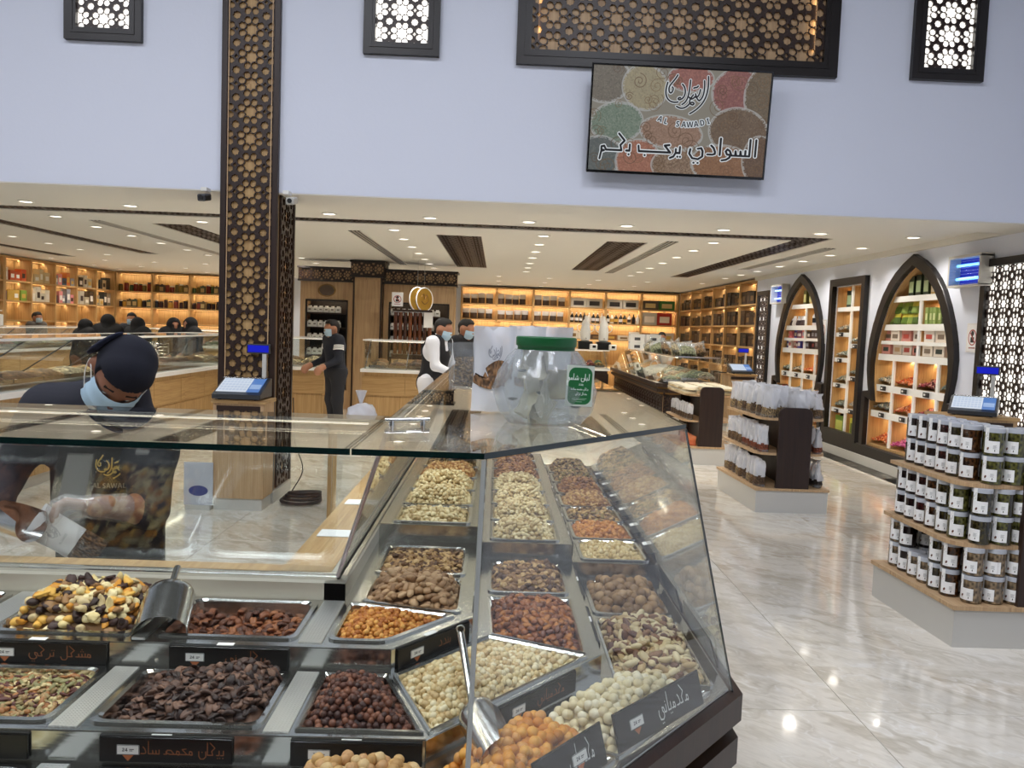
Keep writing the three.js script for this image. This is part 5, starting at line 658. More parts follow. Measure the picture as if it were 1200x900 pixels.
{ // back oak shelves
  const xs = [-0.98, -0.03, 0.96, 1.94, 2.92, 3.89, 4.88], ys = [0.12, 0.7, 1.4, 1.84, 2.25, 2.7], place = (a, b) => [a, -21.7 + b];
  wallShelf('long oak back shelf with coffee bags, thermos boxes and black dallahs', [0, 0, -21.7], 0, xs, ys, 0.38, STRIP_RAD);
  for (let c = 0; c < 6; c++) for (let r = 1; r < 5; r++) {
    const nm = `, ${['', 'counter height', 'third', 'second', 'top'][r]} row, ${ORD[c]} bay of back shelf`;
    if (c < 3 && r >= 3) fillBay(place, 0, xs[c], xs[c + 1], ys[r] + 0.018, 0.4, () => ['pouch', rr(0.17, 0.2), rr(0.24, 0.29), 0.12, pick(['#4a3422', '#5b4129', '#3a281b', '#6a4d30']), 'film'], `clear bag of brown beans${nm}`, `bean bags${nm}`, 0.38);
    else if (r === 4) fillBay(place, 0, xs[c], xs[c + 1], ys[r] + 0.018, 0.4, (i) => ['album', 0.42, 0.24, 0.2, c === 5 ? (i ? '#2d6a2c' : '#4a4238') : '#b9b1a3', c === 5 ? '#c9b27a' : '#2a2320'], c === 5 ? `green and brown gift case${nm}` : `grey thermos set box${nm}`, `boxes${nm}`, 0.38);
    else if (r === 3) fillBay(place, 0, xs[c], xs[c + 1], ys[r] + 0.018, 0.4, (i) => c === 5 ? ['album', 0.4, 0.33, 0.2, i ? '#a8281e' : '#b9b1a3', '#e4d9c9'] : ['bottle', 0.1, 0.27, 0.1, pick(['#1a1818', '#e6e2da', '#14141a', '#2a2524']), pick(['#c9a24a', '#e6e6e6', '#202020'])], c === 5 ? `large red or grey carton${nm}` : `black or white thermos jug${nm}`, `jugs${nm}`, 0.38);
    else if (r === 2 && c > 2) fillBay(place, 0, xs[c], xs[c + 1], ys[r] + 0.018, 0.4, () => ['box', rr(0.2, 0.34), rr(0.12, 0.26), 0.2, pick(['#d8cfc0', '#4a2f1c', '#8a5a2c', '#e0dad0']), pick(['#c9a24a', '#7a5c34'])], `mixed gift basket box${nm}`, `gift boxes${nm}`, 0.38);
  }
  const xl = [-10.2, -9.24, -8.25, -7.3, -6.3], yl = [0.12, 0.8, 1.38, 1.8, 2.22, 2.72];
  wallShelf('oak back shelf with dark jars behind the left counters', [0, 0, -21.7], 0, xl, yl, 0.38, STRIP_RAD * 0.65);
  for (let c = 0; c < 4; c++) for (let r = 2; r < 5; r++) { const nm = `, ${['', '', 'third', 'second', 'top'][r]} row, ${ORD[c]} bay of left back shelf`; if (r === 2) { if (c > 2) good('box', [-6.8, yl[r] + 0.018, -21.85], 0, 0.6, 0.14, 0.2, '#6b2a22', '#4a1d18', `low dark red box${nm}`); continue; } fillBay(place, 0, xl[c], xl[c + 1], yl[r] + 0.018, 0.4, () => rnd() < 0.7 ? ['jar', rr(0.09, 0.12), rr(0.16, 0.26), 0.1, pick(r === 4 ? ['#6a5a2e', '#4a5a34', '#8a7434', '#7a2a20'] : ['#2a1c1c', '#3a2424', '#22202a', '#7a3a30', '#b58a3a']), pick(['#c9a24a', '#2a2a2a', '#d8d4c8'])] : ['tin', 0.12, 0.22, 0.1, pick(['#3a4a3a', '#5a4a2a', '#2a2a33']), '#b9a06a'], `small dark jar${nm}`, `jars${nm}`, 0.38); }
}
{ // left wall shelves
  const n = 6, xs = [0, 0.95, 1.9, 2.85, 3.8, 4.75], ys = [0.12, 0.8, 1.38, 1.8, 2.22, 2.72], place = (a, b) => [-10.2 + b, -21.65 + (4.75 - a)], t = Math.PI / 2;
  wallShelf('oak shelf along the left wall with coloured cartons and empty lower bays', [-10.2, 0, -16.9], t, xs, ys, 0.38, STRIP_RAD * 0.5); wallShelf('oak shelf along the left wall, the bays cut off by the picture edge', [-10.2, 0, -13.1], t, [0, 0.95, 1.9, 2.85, 3.75], ys, 0.38, STRIP_RAD * 0.5);
  // local x runs away from the camera: first bay is the nearest
  const place2 = (z0) => (a, b) => [-10.2 + b, z0 - a];
  for (let c = 0; c < 5; c++) for (let r = 3; r < 5; r++) { const nm = `, ${r === 4 ? 'top' : 'second'} row, ${ORD[c]} bay of left wall shelf`, P = [['#c4532a', '#b53a28', '#e8e4dc', '#d0c8b8'], ['#c9b48a', '#e2dccb', '#6a4a2a', '#2c2420'], ['#c46a2c', '#d98a8a', '#3a4a5a', '#8a8a90'], ['#8a7a4a', '#c9c2b0', '#4a3a2a', '#b0a890'], ['#4a4a44', '#8a8070', '#22262a', '#c9b48a']][c], Q = r === 3 && c === 0 ? ['#7a9a3a', '#c9a24a', '#4a3a8a', '#3a8ac0'] : P; fillBay(place2(-16.9), t, xs[c], xs[c + 1], ys[r] + 0.018, 0.4, () => ['box', rr(0.14, 0.22), rr(0.16, 0.36), 0.14, pick(Q), pick(['#e8e4dc', '#c9a24a', '#3a2a20'])], `coloured carton${nm}`, `cartons${nm}`, 0.38); }
  for (let c = 0; c < 4; c++) for (let r = 3; r < 5; r++) { const nm = `, ${r === 4 ? 'top' : 'second'} row, ${ORD[c]} bay of near left wall shelf`; fillBay(place2(-13.1), t, xs[c], xs[c + 1], ys[r] + 0.018, 0.4, () => ['box', rr(0.16, 0.24), rr(0.2, 0.36), 0.14, pick(['#c4532a', '#b53a28', '#e8e4dc']), '#e8d8b8'], `coloured carton${nm}`, `cartons${nm}`, 0.38); }
}
// ---------------------------------------------------------------- white fitted shelves inside the arches of the right wall
const candyKinds = [['#d8c8b0', '#8a8f8a', '#c9bfa8', '#6d7a74'], ['#c4572c', '#e0894a', '#b04a2a', '#d8b08a'], ['#8a2a34', '#b04a5a', '#d8b0a0', '#5a2428'], ['#9aa39a', '#7d8880', '#b9bfb2', '#6a746c'], ['#d86aa0', '#b03a7a', '#e69ac0', '#8a2a6a'], ['#c9a24a', '#e0c07a', '#a87a34', '#d8c8a0']];
function sweets(pos, w, d, h, pal, label, turn) {
  const o = new THREE.Group(); o.name = numbered('sweets_heap'); o.position.set(...pos); o.rotation.y = turn; o.userData = { kind: 'stuff', label, category: 'sweets' }; scene.add(o);
  const base = cached(['sw', Math.round(w * 20), Math.round(h * 20)].join(), () => { const g = new THREE.PlaneGeometry(w, d, 14, 8).rotateX(-Math.PI / 2), p = g.attributes.position; for (let i = 0; i < p.count; i++) { const u = p.getX(i) / (w / 2), v = p.getZ(i) / (d / 2); p.setY(i, Math.max(0, h * (0.6 - 0.25 * v) * (1 - 0.3 * u * u) + 0.03 * (fbm(p.getX(i) * 20 + w * 90, p.getZ(i) * 20) - 0.5))); } g.computeVertexNormals(); return g; });
  mesh('heap_core', base, flatMat(pal[1]), o); const p = base.attributes.position, n = Math.min(220, Math.floor(w * d * 2600)), im = new THREE.InstancedMesh(cached('wrapped', () => merge([new THREE.IcosahedronGeometry(0.012, 1).scale(1.2, 0.75, 0.9), new THREE.ConeGeometry(0.009, 0.012, 6).rotateZ(1.57).translate(0.018, 0, 0), new THREE.ConeGeometry(0.009, 0.012, 6).rotateZ(-1.57).translate(-0.018, 0, 0)])), flatMat('#ffffff', 0.35), n), c = new THREE.Color();
  for (let i = 0; i < n; i++) { const j = Math.floor(rnd() * p.count); dummy.position.set(p.getX(j) * 0.96 + rr(-0.02, 0.02), p.getY(j) + rr(0, 0.012), p.getZ(j) * 0.94 + rr(-0.015, 0.015)); dummy.rotation.set(rr(0, 6), rr(0, 6), rr(0, 6)); dummy.scale.setScalar(rr(0.8, 1.15)); dummy.updateMatrix(); im.setMatrixAt(i, dummy.matrix); im.setColorAt(i, c.set(pick(pal))); } im.name = 'sweets'; shadowed(im); o.add(im);
}
const tTag = canvasTex(64, 32, (g) => { g.fillStyle = '#141212'; g.fillRect(0, 0, 64, 32); g.fillStyle = '#e8e6e0'; g.fillRect(6, 8, 22, 15); g.fillStyle = '#777'; g.fillRect(34, 12, 22, 3); });
const tagMat = std('#ffffff', 0.5, 0, { map: tTag });
function nicheTags(list, where) { for (const [z, y] of list) { const t = thing('shelf_tag', `small black price tag, ${where}`, 'label', [XR + 0.005, y, z], -Math.PI / 2, `price tags ${where}`); mesh('holder', box(0.13, 0.055, 0.006), M.black, t); const f = mesh('card', new THREE.PlaneGeometry(0.12, 0.05).translate(0, 0, 0.004), tagMat, t); } }
function niche(label, zc, hws, boards, dividers, strips) {   // boards [y, half width, thick], dividers [dz, y0, y1]
  const o = thing('niche_shelf', label, 'shelf', [XR + 0.02, 0, zc], -Math.PI / 2); o.updateMatrixWorld();   // own x runs to the far end, own z towards the room
  mesh('back_panel', box(hws * 2, 2.5, 0.02, 0, 1.4, -0.33), M.oak, o); mesh('base_board', box(hws * 2, 0.05, 0.34, 0, 0.27, -0.16), M.oak, o);
  for (const [y, hw, th, x] of boards) { mesh('shelf_board', boxR(hw * 2, th, 0.29, x ?? 0, y, -0.175), M.oak, o); mesh('white_edge', box(hw * 2, th, 0.024, x ?? 0, y, -0.018), M.whiteGloss, o); }
  for (const [x, y0, y1] of dividers) { mesh('divider', box(0.036, y1 - y0, 0.29, x, (y0 + y1) / 2, -0.175), M.oak, o); mesh('white_edge', box(0.05, y1 - y0, 0.022, x, (y0 + y1) / 2, -0.019), M.whiteGloss, o); }
  for (const [y, hw, x] of strips) stripLight(o, hw * 2, [x ?? 0, y, -0.24], [0, -1, -0.25], STRIP_RAD * 0.7, 0xffe8bd); return o;
}
{
  const B = (x) => [[2.145, 0.66, 0.07], [1.8, 0.84, 0.075], [1.61, 0.88, 0.045], [1.425, 0.9, 0.08], [1.03, 0.86, 0.085], [0.69, 0.97, 0.085]];
  const D = [[0.08, 1.46, 2.12], [-0.46, 0.28, 1.4], [0.06, 0.28, 1.4], [0.55, 0.28, 1.4]], S = [[2.46, 0.2], [2.105, 0.62], [1.755, 0.8], [1.38, 0.84], [0.98, 0.8], [0.64, 0.92]];
  for (const [zc, l] of [[ZA2, 'nearer dark pointed arch with white fitted shelves of sweets and green packs'], [ZA1, 'farther dark pointed arch with white fitted shelves of jars and sweets']]) {
    const s = new THREE.Shape(archPath(zc, 0, 1.08).map((p) => new THREE.Vector2(p[0], p[1]))); s.holes.push(new THREE.Path(archPath(zc, 0.095, 0.99).map((p) => new THREE.Vector2(p[0], p[1])).reverse()));
    const n = niche(l, zc, 0.98, B(), D, S), f = mesh('arch_frame', uvm(new THREE.ExtrudeGeometry(s, { depth: 0.06, bevelEnabled: true, bevelSize: 0.006, bevelThickness: 0.006, bevelSegments: 1 }).applyMatrix4(onRight)), M.blackWood, scene); f.position.set(XR - 0.055, 0, 0); f.updateMatrixWorld(); n.attach(f);
    const ls = new THREE.Shape(archPath(zc, 0.1, 0.98).map((p) => new THREE.Vector2(p[0], p[1]))); ls.holes.push(new THREE.Path(archPath(zc, 0.112, 0.966).map((p) => new THREE.Vector2(p[0], p[1])).reverse())); const li = mesh('oak_lining', uvm(new THREE.ExtrudeGeometry(ls, { depth: 0.32, bevelEnabled: false }).applyMatrix4(onRight)), M.oak, scene); li.position.set(XR + 0.002, 0, 0); li.updateMatrixWorld(); n.attach(li);
  }
  const rn = niche('narrow dark framed niche with white staggered shelves between the two arches', -11.14, 0.46, [[2.06, 0.46, 0.06], [1.7, 0.23, 0.06, -0.23], [1.34, 0.23, 0.06, -0.23], [0.975, 0.23, 0.06, -0.23], [0.62, 0.23, 0.06, -0.23], [1.545, 0.23, 0.06, 0.23], [1.095, 0.23, 0.06, 0.23], [0.64, 0.23, 0.06, 0.23]], [[0, 0.26, 2.38]], [[2.36, 0.44], [2.02, 0.44], [1.66, 0.2, -0.23], [1.3, 0.2, -0.23], [0.935, 0.2, -0.23], [0.58, 0.2, -0.23], [1.505, 0.2, 0.23], [1.055, 0.2, 0.23], [0.6, 0.2, 0.23]]); mesh('niche_frame', frameGeo(1.12, 2.24, 0.1, 0.07).translate(0, 1.37, 0.05), M.blackWood, rn); mesh('oak_lining', frameGeo(0.93, 2.14, 0.014, 0.32).translate(0, 1.32, -0.16), M.oak, rn);
  // goods; z positive = nearer the camera
  const X = XR + 0.1, t = -Math.PI / 2, put = (k, dz, zc, y, w, h, d, a, b, l, g) => good(k, [X + rr(0, 0.05), y, zc + dz], t, w, h, d, a, b, l, g);
  for (let i = 0; i < 4; i++) put('tin', 0.24 - i * 0.155, ZA2, 2.18, 0.12, i === 0 ? 0.2 : 0.27 - Math.abs(i - 2) * 0.01, 0.12, i === 0 ? '#c9a860' : '#22301e', i === 0 ? '#e4dcc0' : '#a9b98a', i === 0 ? 'short pale gold tin at the end of the arch top shelf' : 'tall dark green oil tin on top shelf of nearer arch', 'oil tins in the nearer arch');
  for (let i = 0; i < 3; i++) put('tin', 0.22 - i * 0.15, ZA1, 2.18, 0.11, i === 0 ? 0.2 : 0.25, 0.11, i === 0 ? '#c9a860' : '#4a4a22', '#c0b878', 'olive tin on the top shelf of the farther arch', 'tins in the farther arch');
  for (let i = 0; i < 9; i++) put('pouch', -0.17 - (i % 5) * 0.14, ZA2, i < 5 ? 1.84 : 1.97, 0.15, 0.16, 0.1, pick(PALX.green), pick(['#8aa03a', '#c9c04a']), 'green yellow snack bag on second shelf of the nearer arch', 'green snack bags');
  for (let i = 0; i < 9; i++) put('box', 0.66 - i * 0.068, ZA2, 1.84, 0.06, i < 4 ? 0.27 : 0.19, 0.1, i < 4 ? '#3c4a26' : '#8aa05a', '#c9d09a', i < 4 ? 'dark green carton on second shelf of nearer arch' : 'light green carton on second shelf of nearer arch', i < 4 ? 'dark green cartons' : 'light green cartons');
  for (const [y, r] of [[1.635, 'third'], [1.47, 'fourth']]) for (let i = 0; i < 7; i++) put('box', 0.75 - i * 0.235 - (i > 2 ? 0.06 : 0), ZA2, y, 0.21, 0.13, 0.14, pick(['#e4ddd4', '#ddd2c4', '#c98a80']), pick(['#b0483c', '#7a6a5a', '#2f3a34', '#c9a880']), `white printed carton on the ${r} shelf of the nearer arch`, `white cartons on the ${r} shelf of the nearer arch`);
  for (let i = 0; i < 7; i++) put('bottle', 0.72 - i * 0.085, ZA1, 1.84, 0.075, 0.25, 0.075, pick(['#2a3a6a', '#20283a', '#e4e4ea']), pick(['#e4e4ea', '#3a5a9a', '#1a1a1e']), 'blue and white bottle on second shelf of farther arch', 'blue bottles in the farther arch');
  for (let i = 0; i < 6; i++) put('pouch', -0.1 - i * 0.12, ZA1, 1.84, 0.12, 0.16, 0.1, pick(['#e0dcd8', '#8a4a3a', '#d8d8e0', '#3a2a2a']), '#e8e8ee', 'small white pack on second shelf of farther arch', 'white packs in the farther arch');
  for (const [y, r] of [[1.635, 'third'], [1.47, 'fourth']]) for (let i = 0; i < 11; i++) put('box', 0.76 - i * 0.145 - (i > 4 ? 0.05 : 0), ZA1, y, 0.125, rr(0.1, 0.15), 0.12, pick(i < 5 ? ['#22262e', '#2d3a55', '#46302c', '#5b4a4a'] : ['#c96a6a', '#6a2f4a', '#e0d8d0', '#3a3a8a']), pick(['#d8d0c4', '#8a8a90', '#b04a4a']), `${i < 5 ? 'dark' : 'bright'} sweet packet on the ${r} shelf of the farther arch`, `${i < 5 ? 'dark' : 'bright'} packets, ${r} shelf of the farther arch`);
  const cells = [[-0.72, 0.44], [-0.2, 0.46], [0.3, 0.43], [0.74, 0.32]];
  for (const [zc, an, k0] of [[ZA2, 'nearer', 0], [ZA1, 'farther', 3]]) { let k = k0; for (const [y, rn] of [[1.075, 'upper'], [0.735, 'middle'], [0.3, 'bottom']]) cells.forEach(([dz, w], i) => { const b = rn === 'bottom' && an === 'nearer'; sweets([X + 0.08, y, zc + (-dz) * -1], w, 0.24, b ? 0.19 : 0.16, b ? (i < 2 ? candyKinds[i === 1 ? 4 : 1] : candyKinds[4]) : an === 'farther' && rn === 'upper' && i === 2 ? candyKinds[1] : candyKinds[k++ % 4], `heap of wrapped sweets in the ${rn} row, ${ORD[i]} cell of the ${an} arch`, t); }); nicheTags(cells.map(([dz]) => [zc + dz + 0.08, 1.03]), `of the upper sweets row, ${an} arch`); nicheTags(cells.map(([dz]) => [zc + dz + 0.08, 0.69]), `of the lower sweets row, ${an} arch`); }
  for (const [dz, y, s] of [[-0.23, 1.74, 0], [-0.23, 1.37, 1], [-0.23, 1.01, 2], [-0.23, 0.65, 3], [0.23, 1.58, 0], [0.23, 1.13, 1], [0.23, 0.68, 2]]) { const far = dz < 0; if ((far && s === 3) || (!far && s === 2)) put('tin', dz, -11.14, far ? 0.3 : 0.3, 0.26, 0.27, 0.14, far ? '#7a9a34' : '#c9c83a', far ? '#c9d06a' : '#6a7a2a', far ? 'green box pair at the foot of the narrow niche' : 'tall yellow green box at the foot of the narrow niche'); sweets([X + 0.08, y, -11.14 + dz], 0.38, 0.24, 0.17, candyKinds[3 * (s % 2)], `grey wrapped sweets on the ${ORD[s]} shelf of the ${far ? 'far' : 'near'} column, narrow niche`, t); nicheTags([[-11.14 + dz, y - 0.04]], `${ORD[s]} shelf of the ${far ? 'far' : 'near'} column, narrow niche`); }
  for (const dz of [-0.2, 0.25]) put('tin', dz, -11.14, 2.09, 0.15, 0.26, 0.12, '#2a3a2a', '#9ab08a', `dark green tin at the top of the narrow niche, ${dz < 0 ? 'far' : 'near'} column`);
}
// ---------------------------------------------------------------- things fixed to the right wall
{
  const jali = (zc, y0, y1, w, label, s) => { const o = thing('lattice_screen', label, 'screen', [XR, (y0 + y1) / 2, zc], -Math.PI / 2), h = y1 - y0; mesh('frame', frameGeo(w, h, 0.075, 0.06).translate(0, 0, 0.03), M.blackWood, o); mesh('fretwork', lattice(w - 0.14, h - 0.14, 0.014, s, 1.17, 0.004).translate(0, 0, 0.014), M.dark, o); mesh('backing', box(w - 0.15, h - 0.15, 0.005, 0, 0, 0.004), M.backlit, o); area(w - 0.16, h - 0.16, 1.1, 0xfffaf0, [XR - 0.0095, (y0 + y1) / 2, zc], [-1, 0, 0]); };
  jali(-7.5, 0.16, 2.47, 1.06, 'tall backlit lattice screen at the right edge behind the weighing scale', 0.72); jali(-14.68, 0.4, 2.47, 0.66, 'narrow backlit lattice screen between oak shelf and farther arch', 0.72);
  for (const [z, l] of [[-8.2, 'insect killer lamp with two blue tubes beside the nearer arch'], [-13.75, 'insect killer lamp with two blue tubes beside the farther arch']]) {
    const o = thing('insect_lamp', l, 'lamp', [XR, 2.37, z], -Math.PI / 2); mesh('housing', merge([box(0.58, 0.03, 0.13, 0, 0.15, 0.075), box(0.58, 0.02, 0.13, 0, -0.15, 0.075), box(0.03, 0.3, 0.13, 0.275, 0, 0.075), box(0.03, 0.3, 0.13, -0.275, 0, 0.075), box(0.58, 0.3, 0.01, 0, 0, 0.012)]), M.greyPanel, o); mesh('back_plate', box(0.52, 0.27, 0.005, 0, 0, 0.02), std(0x0a1580, 0.4, 0, { emissive: 0x0a1fb0, emissiveIntensity: 0.5 }), o);
    for (const y of [0.07, -0.07]) mesh('tube_lamp', rod([-0.25, y, 0.06], [0.25, y, 0.06], 0.014), std(0xffffff, 0.4, 0, { emissive: 0x4aa8ff, emissiveIntensity: 2.2 }), o); for (let i = 0; i < 9; i++) mesh('guard_wire', rod([-0.25, -0.13 + i * 0.0325, 0.135], [0.25, -0.13 + i * 0.0325, 0.135], 0.0016, 4), M.chrome, o); area(0.5, 0.24, 0.5, 0x3f8dff, [XR - 0.09, 2.37, z], [-1, 0, 0]);
  }
  const tNo = canvasTex(128, 192, (g, w, h) => { g.fillStyle = '#e9e7e6'; g.fillRect(0, 0, w, h); g.strokeStyle = '#b8a7a4'; g.lineWidth = 4; g.strokeRect(3, 3, w - 6, h - 6); g.fillStyle = '#26211f'; g.beginPath(); g.arc(64, 66, 17, 0, 7); g.fill(); g.fillRect(44, 92, 40, 36); g.fillRect(58, 80, 12, 16); g.strokeStyle = '#a8433c'; g.lineWidth = 8; g.beginPath(); g.ellipse(64, 94, 42, 50, 0, 0, 7); g.stroke(); g.beginPath(); g.moveTo(36, 60); g.lineTo(92, 128); g.stroke(); g.fillStyle = '#9a5a54'; g.fillRect(28, 160, 72, 8); });
  const sign = (pos, turn, w, h, l) => { const o = thing('prohibition_sign', l, 'sign', pos, turn); mesh('plate', box(w, h, 0.006), M.paper, o); mesh('print', new THREE.PlaneGeometry(w * 0.98, h * 0.98).translate(0, 0, 0.0036), std('#ffffff', 0.5, 0, { map: tNo }), o); mesh('frame', frameGeo(w, h, 0.008, 0.01), M.whiteGloss, o); };
  sign([XR - 0.005, 1.69, -8.18], -Math.PI / 2, 0.2, 0.3, 'small paper prohibition sign on the wall right of the nearer arch'); sign([XR - 0.005, 1.74, -11.98], -Math.PI / 2, 0.2, 0.36, 'small prohibition sign between narrow niche and farther arch');
  sign([-1.81, 2.06, -14.55], 0, 0.2, 0.25, 'prohibition sign hanging by the tube dispensers in front of white jars');
}
// ---------------------------------------------------------------- weighing scales on timber stands
function scale(label, pos, turn, pole, dispLabel) {
  const o = thing('weighing_scale', label, 'scale', pos, turn); o.scale.setScalar(0.84);
  const side = new THREE.Shape([[-0.2, 0], [0.2, 0], [0.2, 0.03], [-0.16, 0.17], [-0.2, 0.17]].map((p) => new THREE.Vector2(p[0], p[1]))); mesh('housing', uvm(new THREE.ExtrudeGeometry(side, { depth: 0.46, bevelEnabled: true, bevelSize: 0.008, bevelThickness: 0.008, bevelSegments: 2 }).rotateY(-Math.PI / 2).translate(0.23, 0.02, 0)), M.darkSteel, o);
  const scr = canvasTex(256, 128, (g) => { g.fillStyle = '#dfe8f4'; g.fillRect(0, 0, 256, 128); for (let i = 0; i < 8; i++) for (let j = 0; j < 5; j++) { g.fillStyle = '#c3d2e8'; g.fillRect(8 + i * 21, 10 + j * 22, 17, 16); } g.fillStyle = '#5d86c8'; g.fillRect(180, 0, 76, 128); g.fillStyle = '#9dbae6'; g.fillRect(186, 60, 64, 40); });
  const sg = new THREE.PlaneGeometry(0.42, 0.33).rotateX(-Math.PI / 2 + 0.37).translate(0, 0.142, 0.024); mesh('touch_screen', sg, std(0x111111, 0.3, 0, { emissive: 0xffffff, emissiveMap: scr, emissiveIntensity: 0.85 }), o);
  for (const [x, z] of [[-0.18, -0.15], [0.18, -0.15], [-0.18, 0.15], [0.18, 0.15]]) mesh('foot', cyl(0.018, 0.018, 0.022, x, 0.011, z, 10), M.black, o);
  mesh('pan', rbox(0.42, 0.012, 0.16, 0.004, 0, 0.205, -0.12), M.steel, o); mesh('pole', box(0.04, pole, 0.025, 0.16, 0.2 + pole / 2, -0.19), M.greyPanel, o); mesh('display_head', rbox(0.24, 0.1, 0.04, 0.008, 0.1, 0.24 + pole, -0.19), M.darkSteel, o); mesh('display', box(0.21, 0.07, 0.003, 0.1, 0.24 + pole, -0.168), M.screenBlue, o);
  area(0.34, 0.25, 0.3, 0xdfe8f4, [pos[0], pos[1] + 0.16, pos[2] + 0.03], [0, 1, 0.4]);
}
function stand(label, pos, turn, w, h, d) { const o = thing('timber_stand', label, 'stand', pos, turn); mesh('cabinet', box(w, h - 0.13, d, 0, 0.1 + (h - 0.13) / 2, 0), M.oakPale, o); mesh('top', boxR(w + 0.03, 0.03, d + 0.03, 0, h - 0.015, 0), M.oak, o); mesh('recess', box(w * 0.86, 0.05, 0.01, 0, h - 0.075, d / 2 + 0.002), M.darkPlain, o); mesh('plinth', box(w - 0.02, 0.1, d - 0.02, 0, 0.05, 0), M.greyPanel, o); return o; }
stand('timber stand carrying a scale in front of the lattice pillar', [-2.12, 0, -6.82], 0, 0.42, 0.93, 0.3); scale('touch screen weighing scale with blue pole display by the lattice pillar', [-2.13, 0.93, -6.8], 0, 0.26);
stand('timber stand with scale by the right lattice screen', [4.5, 0, -7.45], 0, 0.62, 0.96, 0.42); scale('dark touch screen weighing scale seen over the jar stand', [4.5, 0.96, -7.42], -0.6, 0.26);
stand('timber stand with scale beside the farther arch', [4.45, 0, -14.55], 0, 0.5, 0.95, 0.45); scale('grey weighing scale with blue display at the far end of the arches', [4.45, 0.95, -14.5], 0, 0.26);
{ const o = thing('round_trivet', 'round pale fretwork disc standing by the far scale', 'ornament', [4.12, 0.95, -14.5]); mesh('disc', (() => { const s = new THREE.Shape(); s.absarc(0, 0.17, 0.16, 0, 6.2832); for (let i = 0; i < 8; i++) { const p = new THREE.Path(); p.absarc(Math.cos(i * 0.785) * 0.1, 0.17 + Math.sin(i * 0.785) * 0.1, 0.028, 0, 6.2832, true); s.holes.push(p); } const q = new THREE.Path(); q.absarc(0, 0.17, 0.045, 0, 6.2832, true); s.holes.push(q); return new THREE.ExtrudeGeometry(s, { depth: 0.015, bevelEnabled: false }); })(), std(0xe2d6b8, 0.6), o); mesh('base', box(0.14, 0.02, 0.08, 0, 0.01, 0.008), M.black, o);
  const n = thing('black_notice', 'standing grey notice with blue oval print beside the timber stand', 'sign', [-2.44, 0.0, -6.66], 0.0); mesh('sheet', box(0.24, 0.36, 0.004, 0, 0.22, 0), std(0xb9bcc4, 0.6), n); mesh('oval_print', new THREE.CircleGeometry(0.08, 24).scale(1, 0.55, 1).translate(0, 0.16, 0.0026), std(0x3b4380, 0.6), n); mesh('foot', box(0.2, 0.04, 0.08, 0, 0.02, -0.02), M.greyPanel, n);
  n.name = 'paper_notice'; const c = thing('cable_coil', 'coil of black cable lying at the foot of the lattice pillar', 'cable', [-1.68, 0.012, -7.05], 0.3); mesh('coil', merge([0, 1, 2, 3].map((i) => new THREE.TorusGeometry(0.17 - i * 0.012, 0.014, 8, 40).rotateX(Math.PI / 2 - 0.05 * i).translate(0.01 * i, 0.012 + i * 0.022, 0))), M.rubber, c); mesh('lead', tube([[-0.08, 0.06, -0.1], [0.02, 0.25, -0.16], [-0.05, 0.5, -0.2], [-0.07, 0.9, -0.22]], 0.005, 5, 30), M.rubber, c);
}
// ---------------------------------------------------------------- display stands on the right
function gondola(label, x0, x1, z0, z1, panel) {   // z0 nearer the camera
  const o = thing('display_stand', label, 'stand', [0, 0, 0]), w = x1 - x0, L = z0 - z1, cx = (x0 + x1) / 2, board = (y, in0) => { const s = new THREE.Shape(), a = x0 + in0, b = x1 - in0, r = 0.2; s.moveTo(a, -z1); s.lineTo(a, -z0 + r); s.quadraticCurveTo(a, -z0 + 0.03, a + r, -z0 + 0.03); s.lineTo(b - r, -z0 + 0.03); s.quadraticCurveTo(b, -z0 + 0.03, b, -z0 + r); s.lineTo(b, -z1); s.closePath(); return uvm(new THREE.ExtrudeGeometry(s, { depth: 0.022, bevelEnabled: false }).applyMatrix4(new THREE.Matrix4().makeBasis(V(1, 0, 0), V(0, 0, -1), V(0, 1, 0))).translate(0, y, 0)); };
  mesh('base', prism([[x0 - 0.02, z1], [x0 + 0.02, z0], [x1 - 0.02, z0], [x1 + 0.02, z1]], 0.0, 0.205), M.greyPanel, o);
  mesh('base_board', prism([[x0 - 0.035, z1 - 0.01], [x0 + 0.008, z0 + 0.012], [x1 - 0.008, z0 + 0.012], [x1 + 0.035, z1 - 0.01]], 0.205, 0.228), M.oakPale, o);
  mesh('shelf_board', board(0.528, 0.02), M.oakPale, o); mesh('shelf_board', board(0.852, 0.04), M.oakPale, o);
  mesh('spine', box(0.05, 0.66, L - 0.06, cx, 0.53, (z0 + z1) / 2), M.dark, o);
  const ps = new THREE.Shape(), pw = panel / 2; ps.moveTo(-pw, 0); ps.lineTo(pw, 0); ps.lineTo(pw, 0.68); ps.quadraticCurveTo(pw, 0.75, pw - 0.07, 0.75); ps.lineTo(-pw + 0.07, 0.75); ps.quadraticCurveTo(-pw, 0.75, -pw, 0.68); ps.closePath();
  mesh('end_panel', uvm(new THREE.ExtrudeGeometry(ps, { depth: 0.03, bevelEnabled: true, bevelSize: 0.004, bevelThickness: 0.004, bevelSegments: 1 }).translate(cx, 0.222, z0 - 0.035)), M.dark, o); mesh('end_panel', uvm(new THREE.ExtrudeGeometry(ps, { depth: 0.03, bevelEnabled: false }).translate(cx, 0.222, z1 + 0.01)), M.dark, o);
}
gondola('three tier stand of white pouches in the middle of the right aisle', 2.42, 3.13, -7.27, -8.4, 0.3); gondola('three tier stand farther back with flat packs on top', 2.36, 3.05, -9.88, -11.0, 0.29); gondola('three tier stand of spice jars at the right edge', 2.46, 3.4, -4.12, -4.95, 0.22);
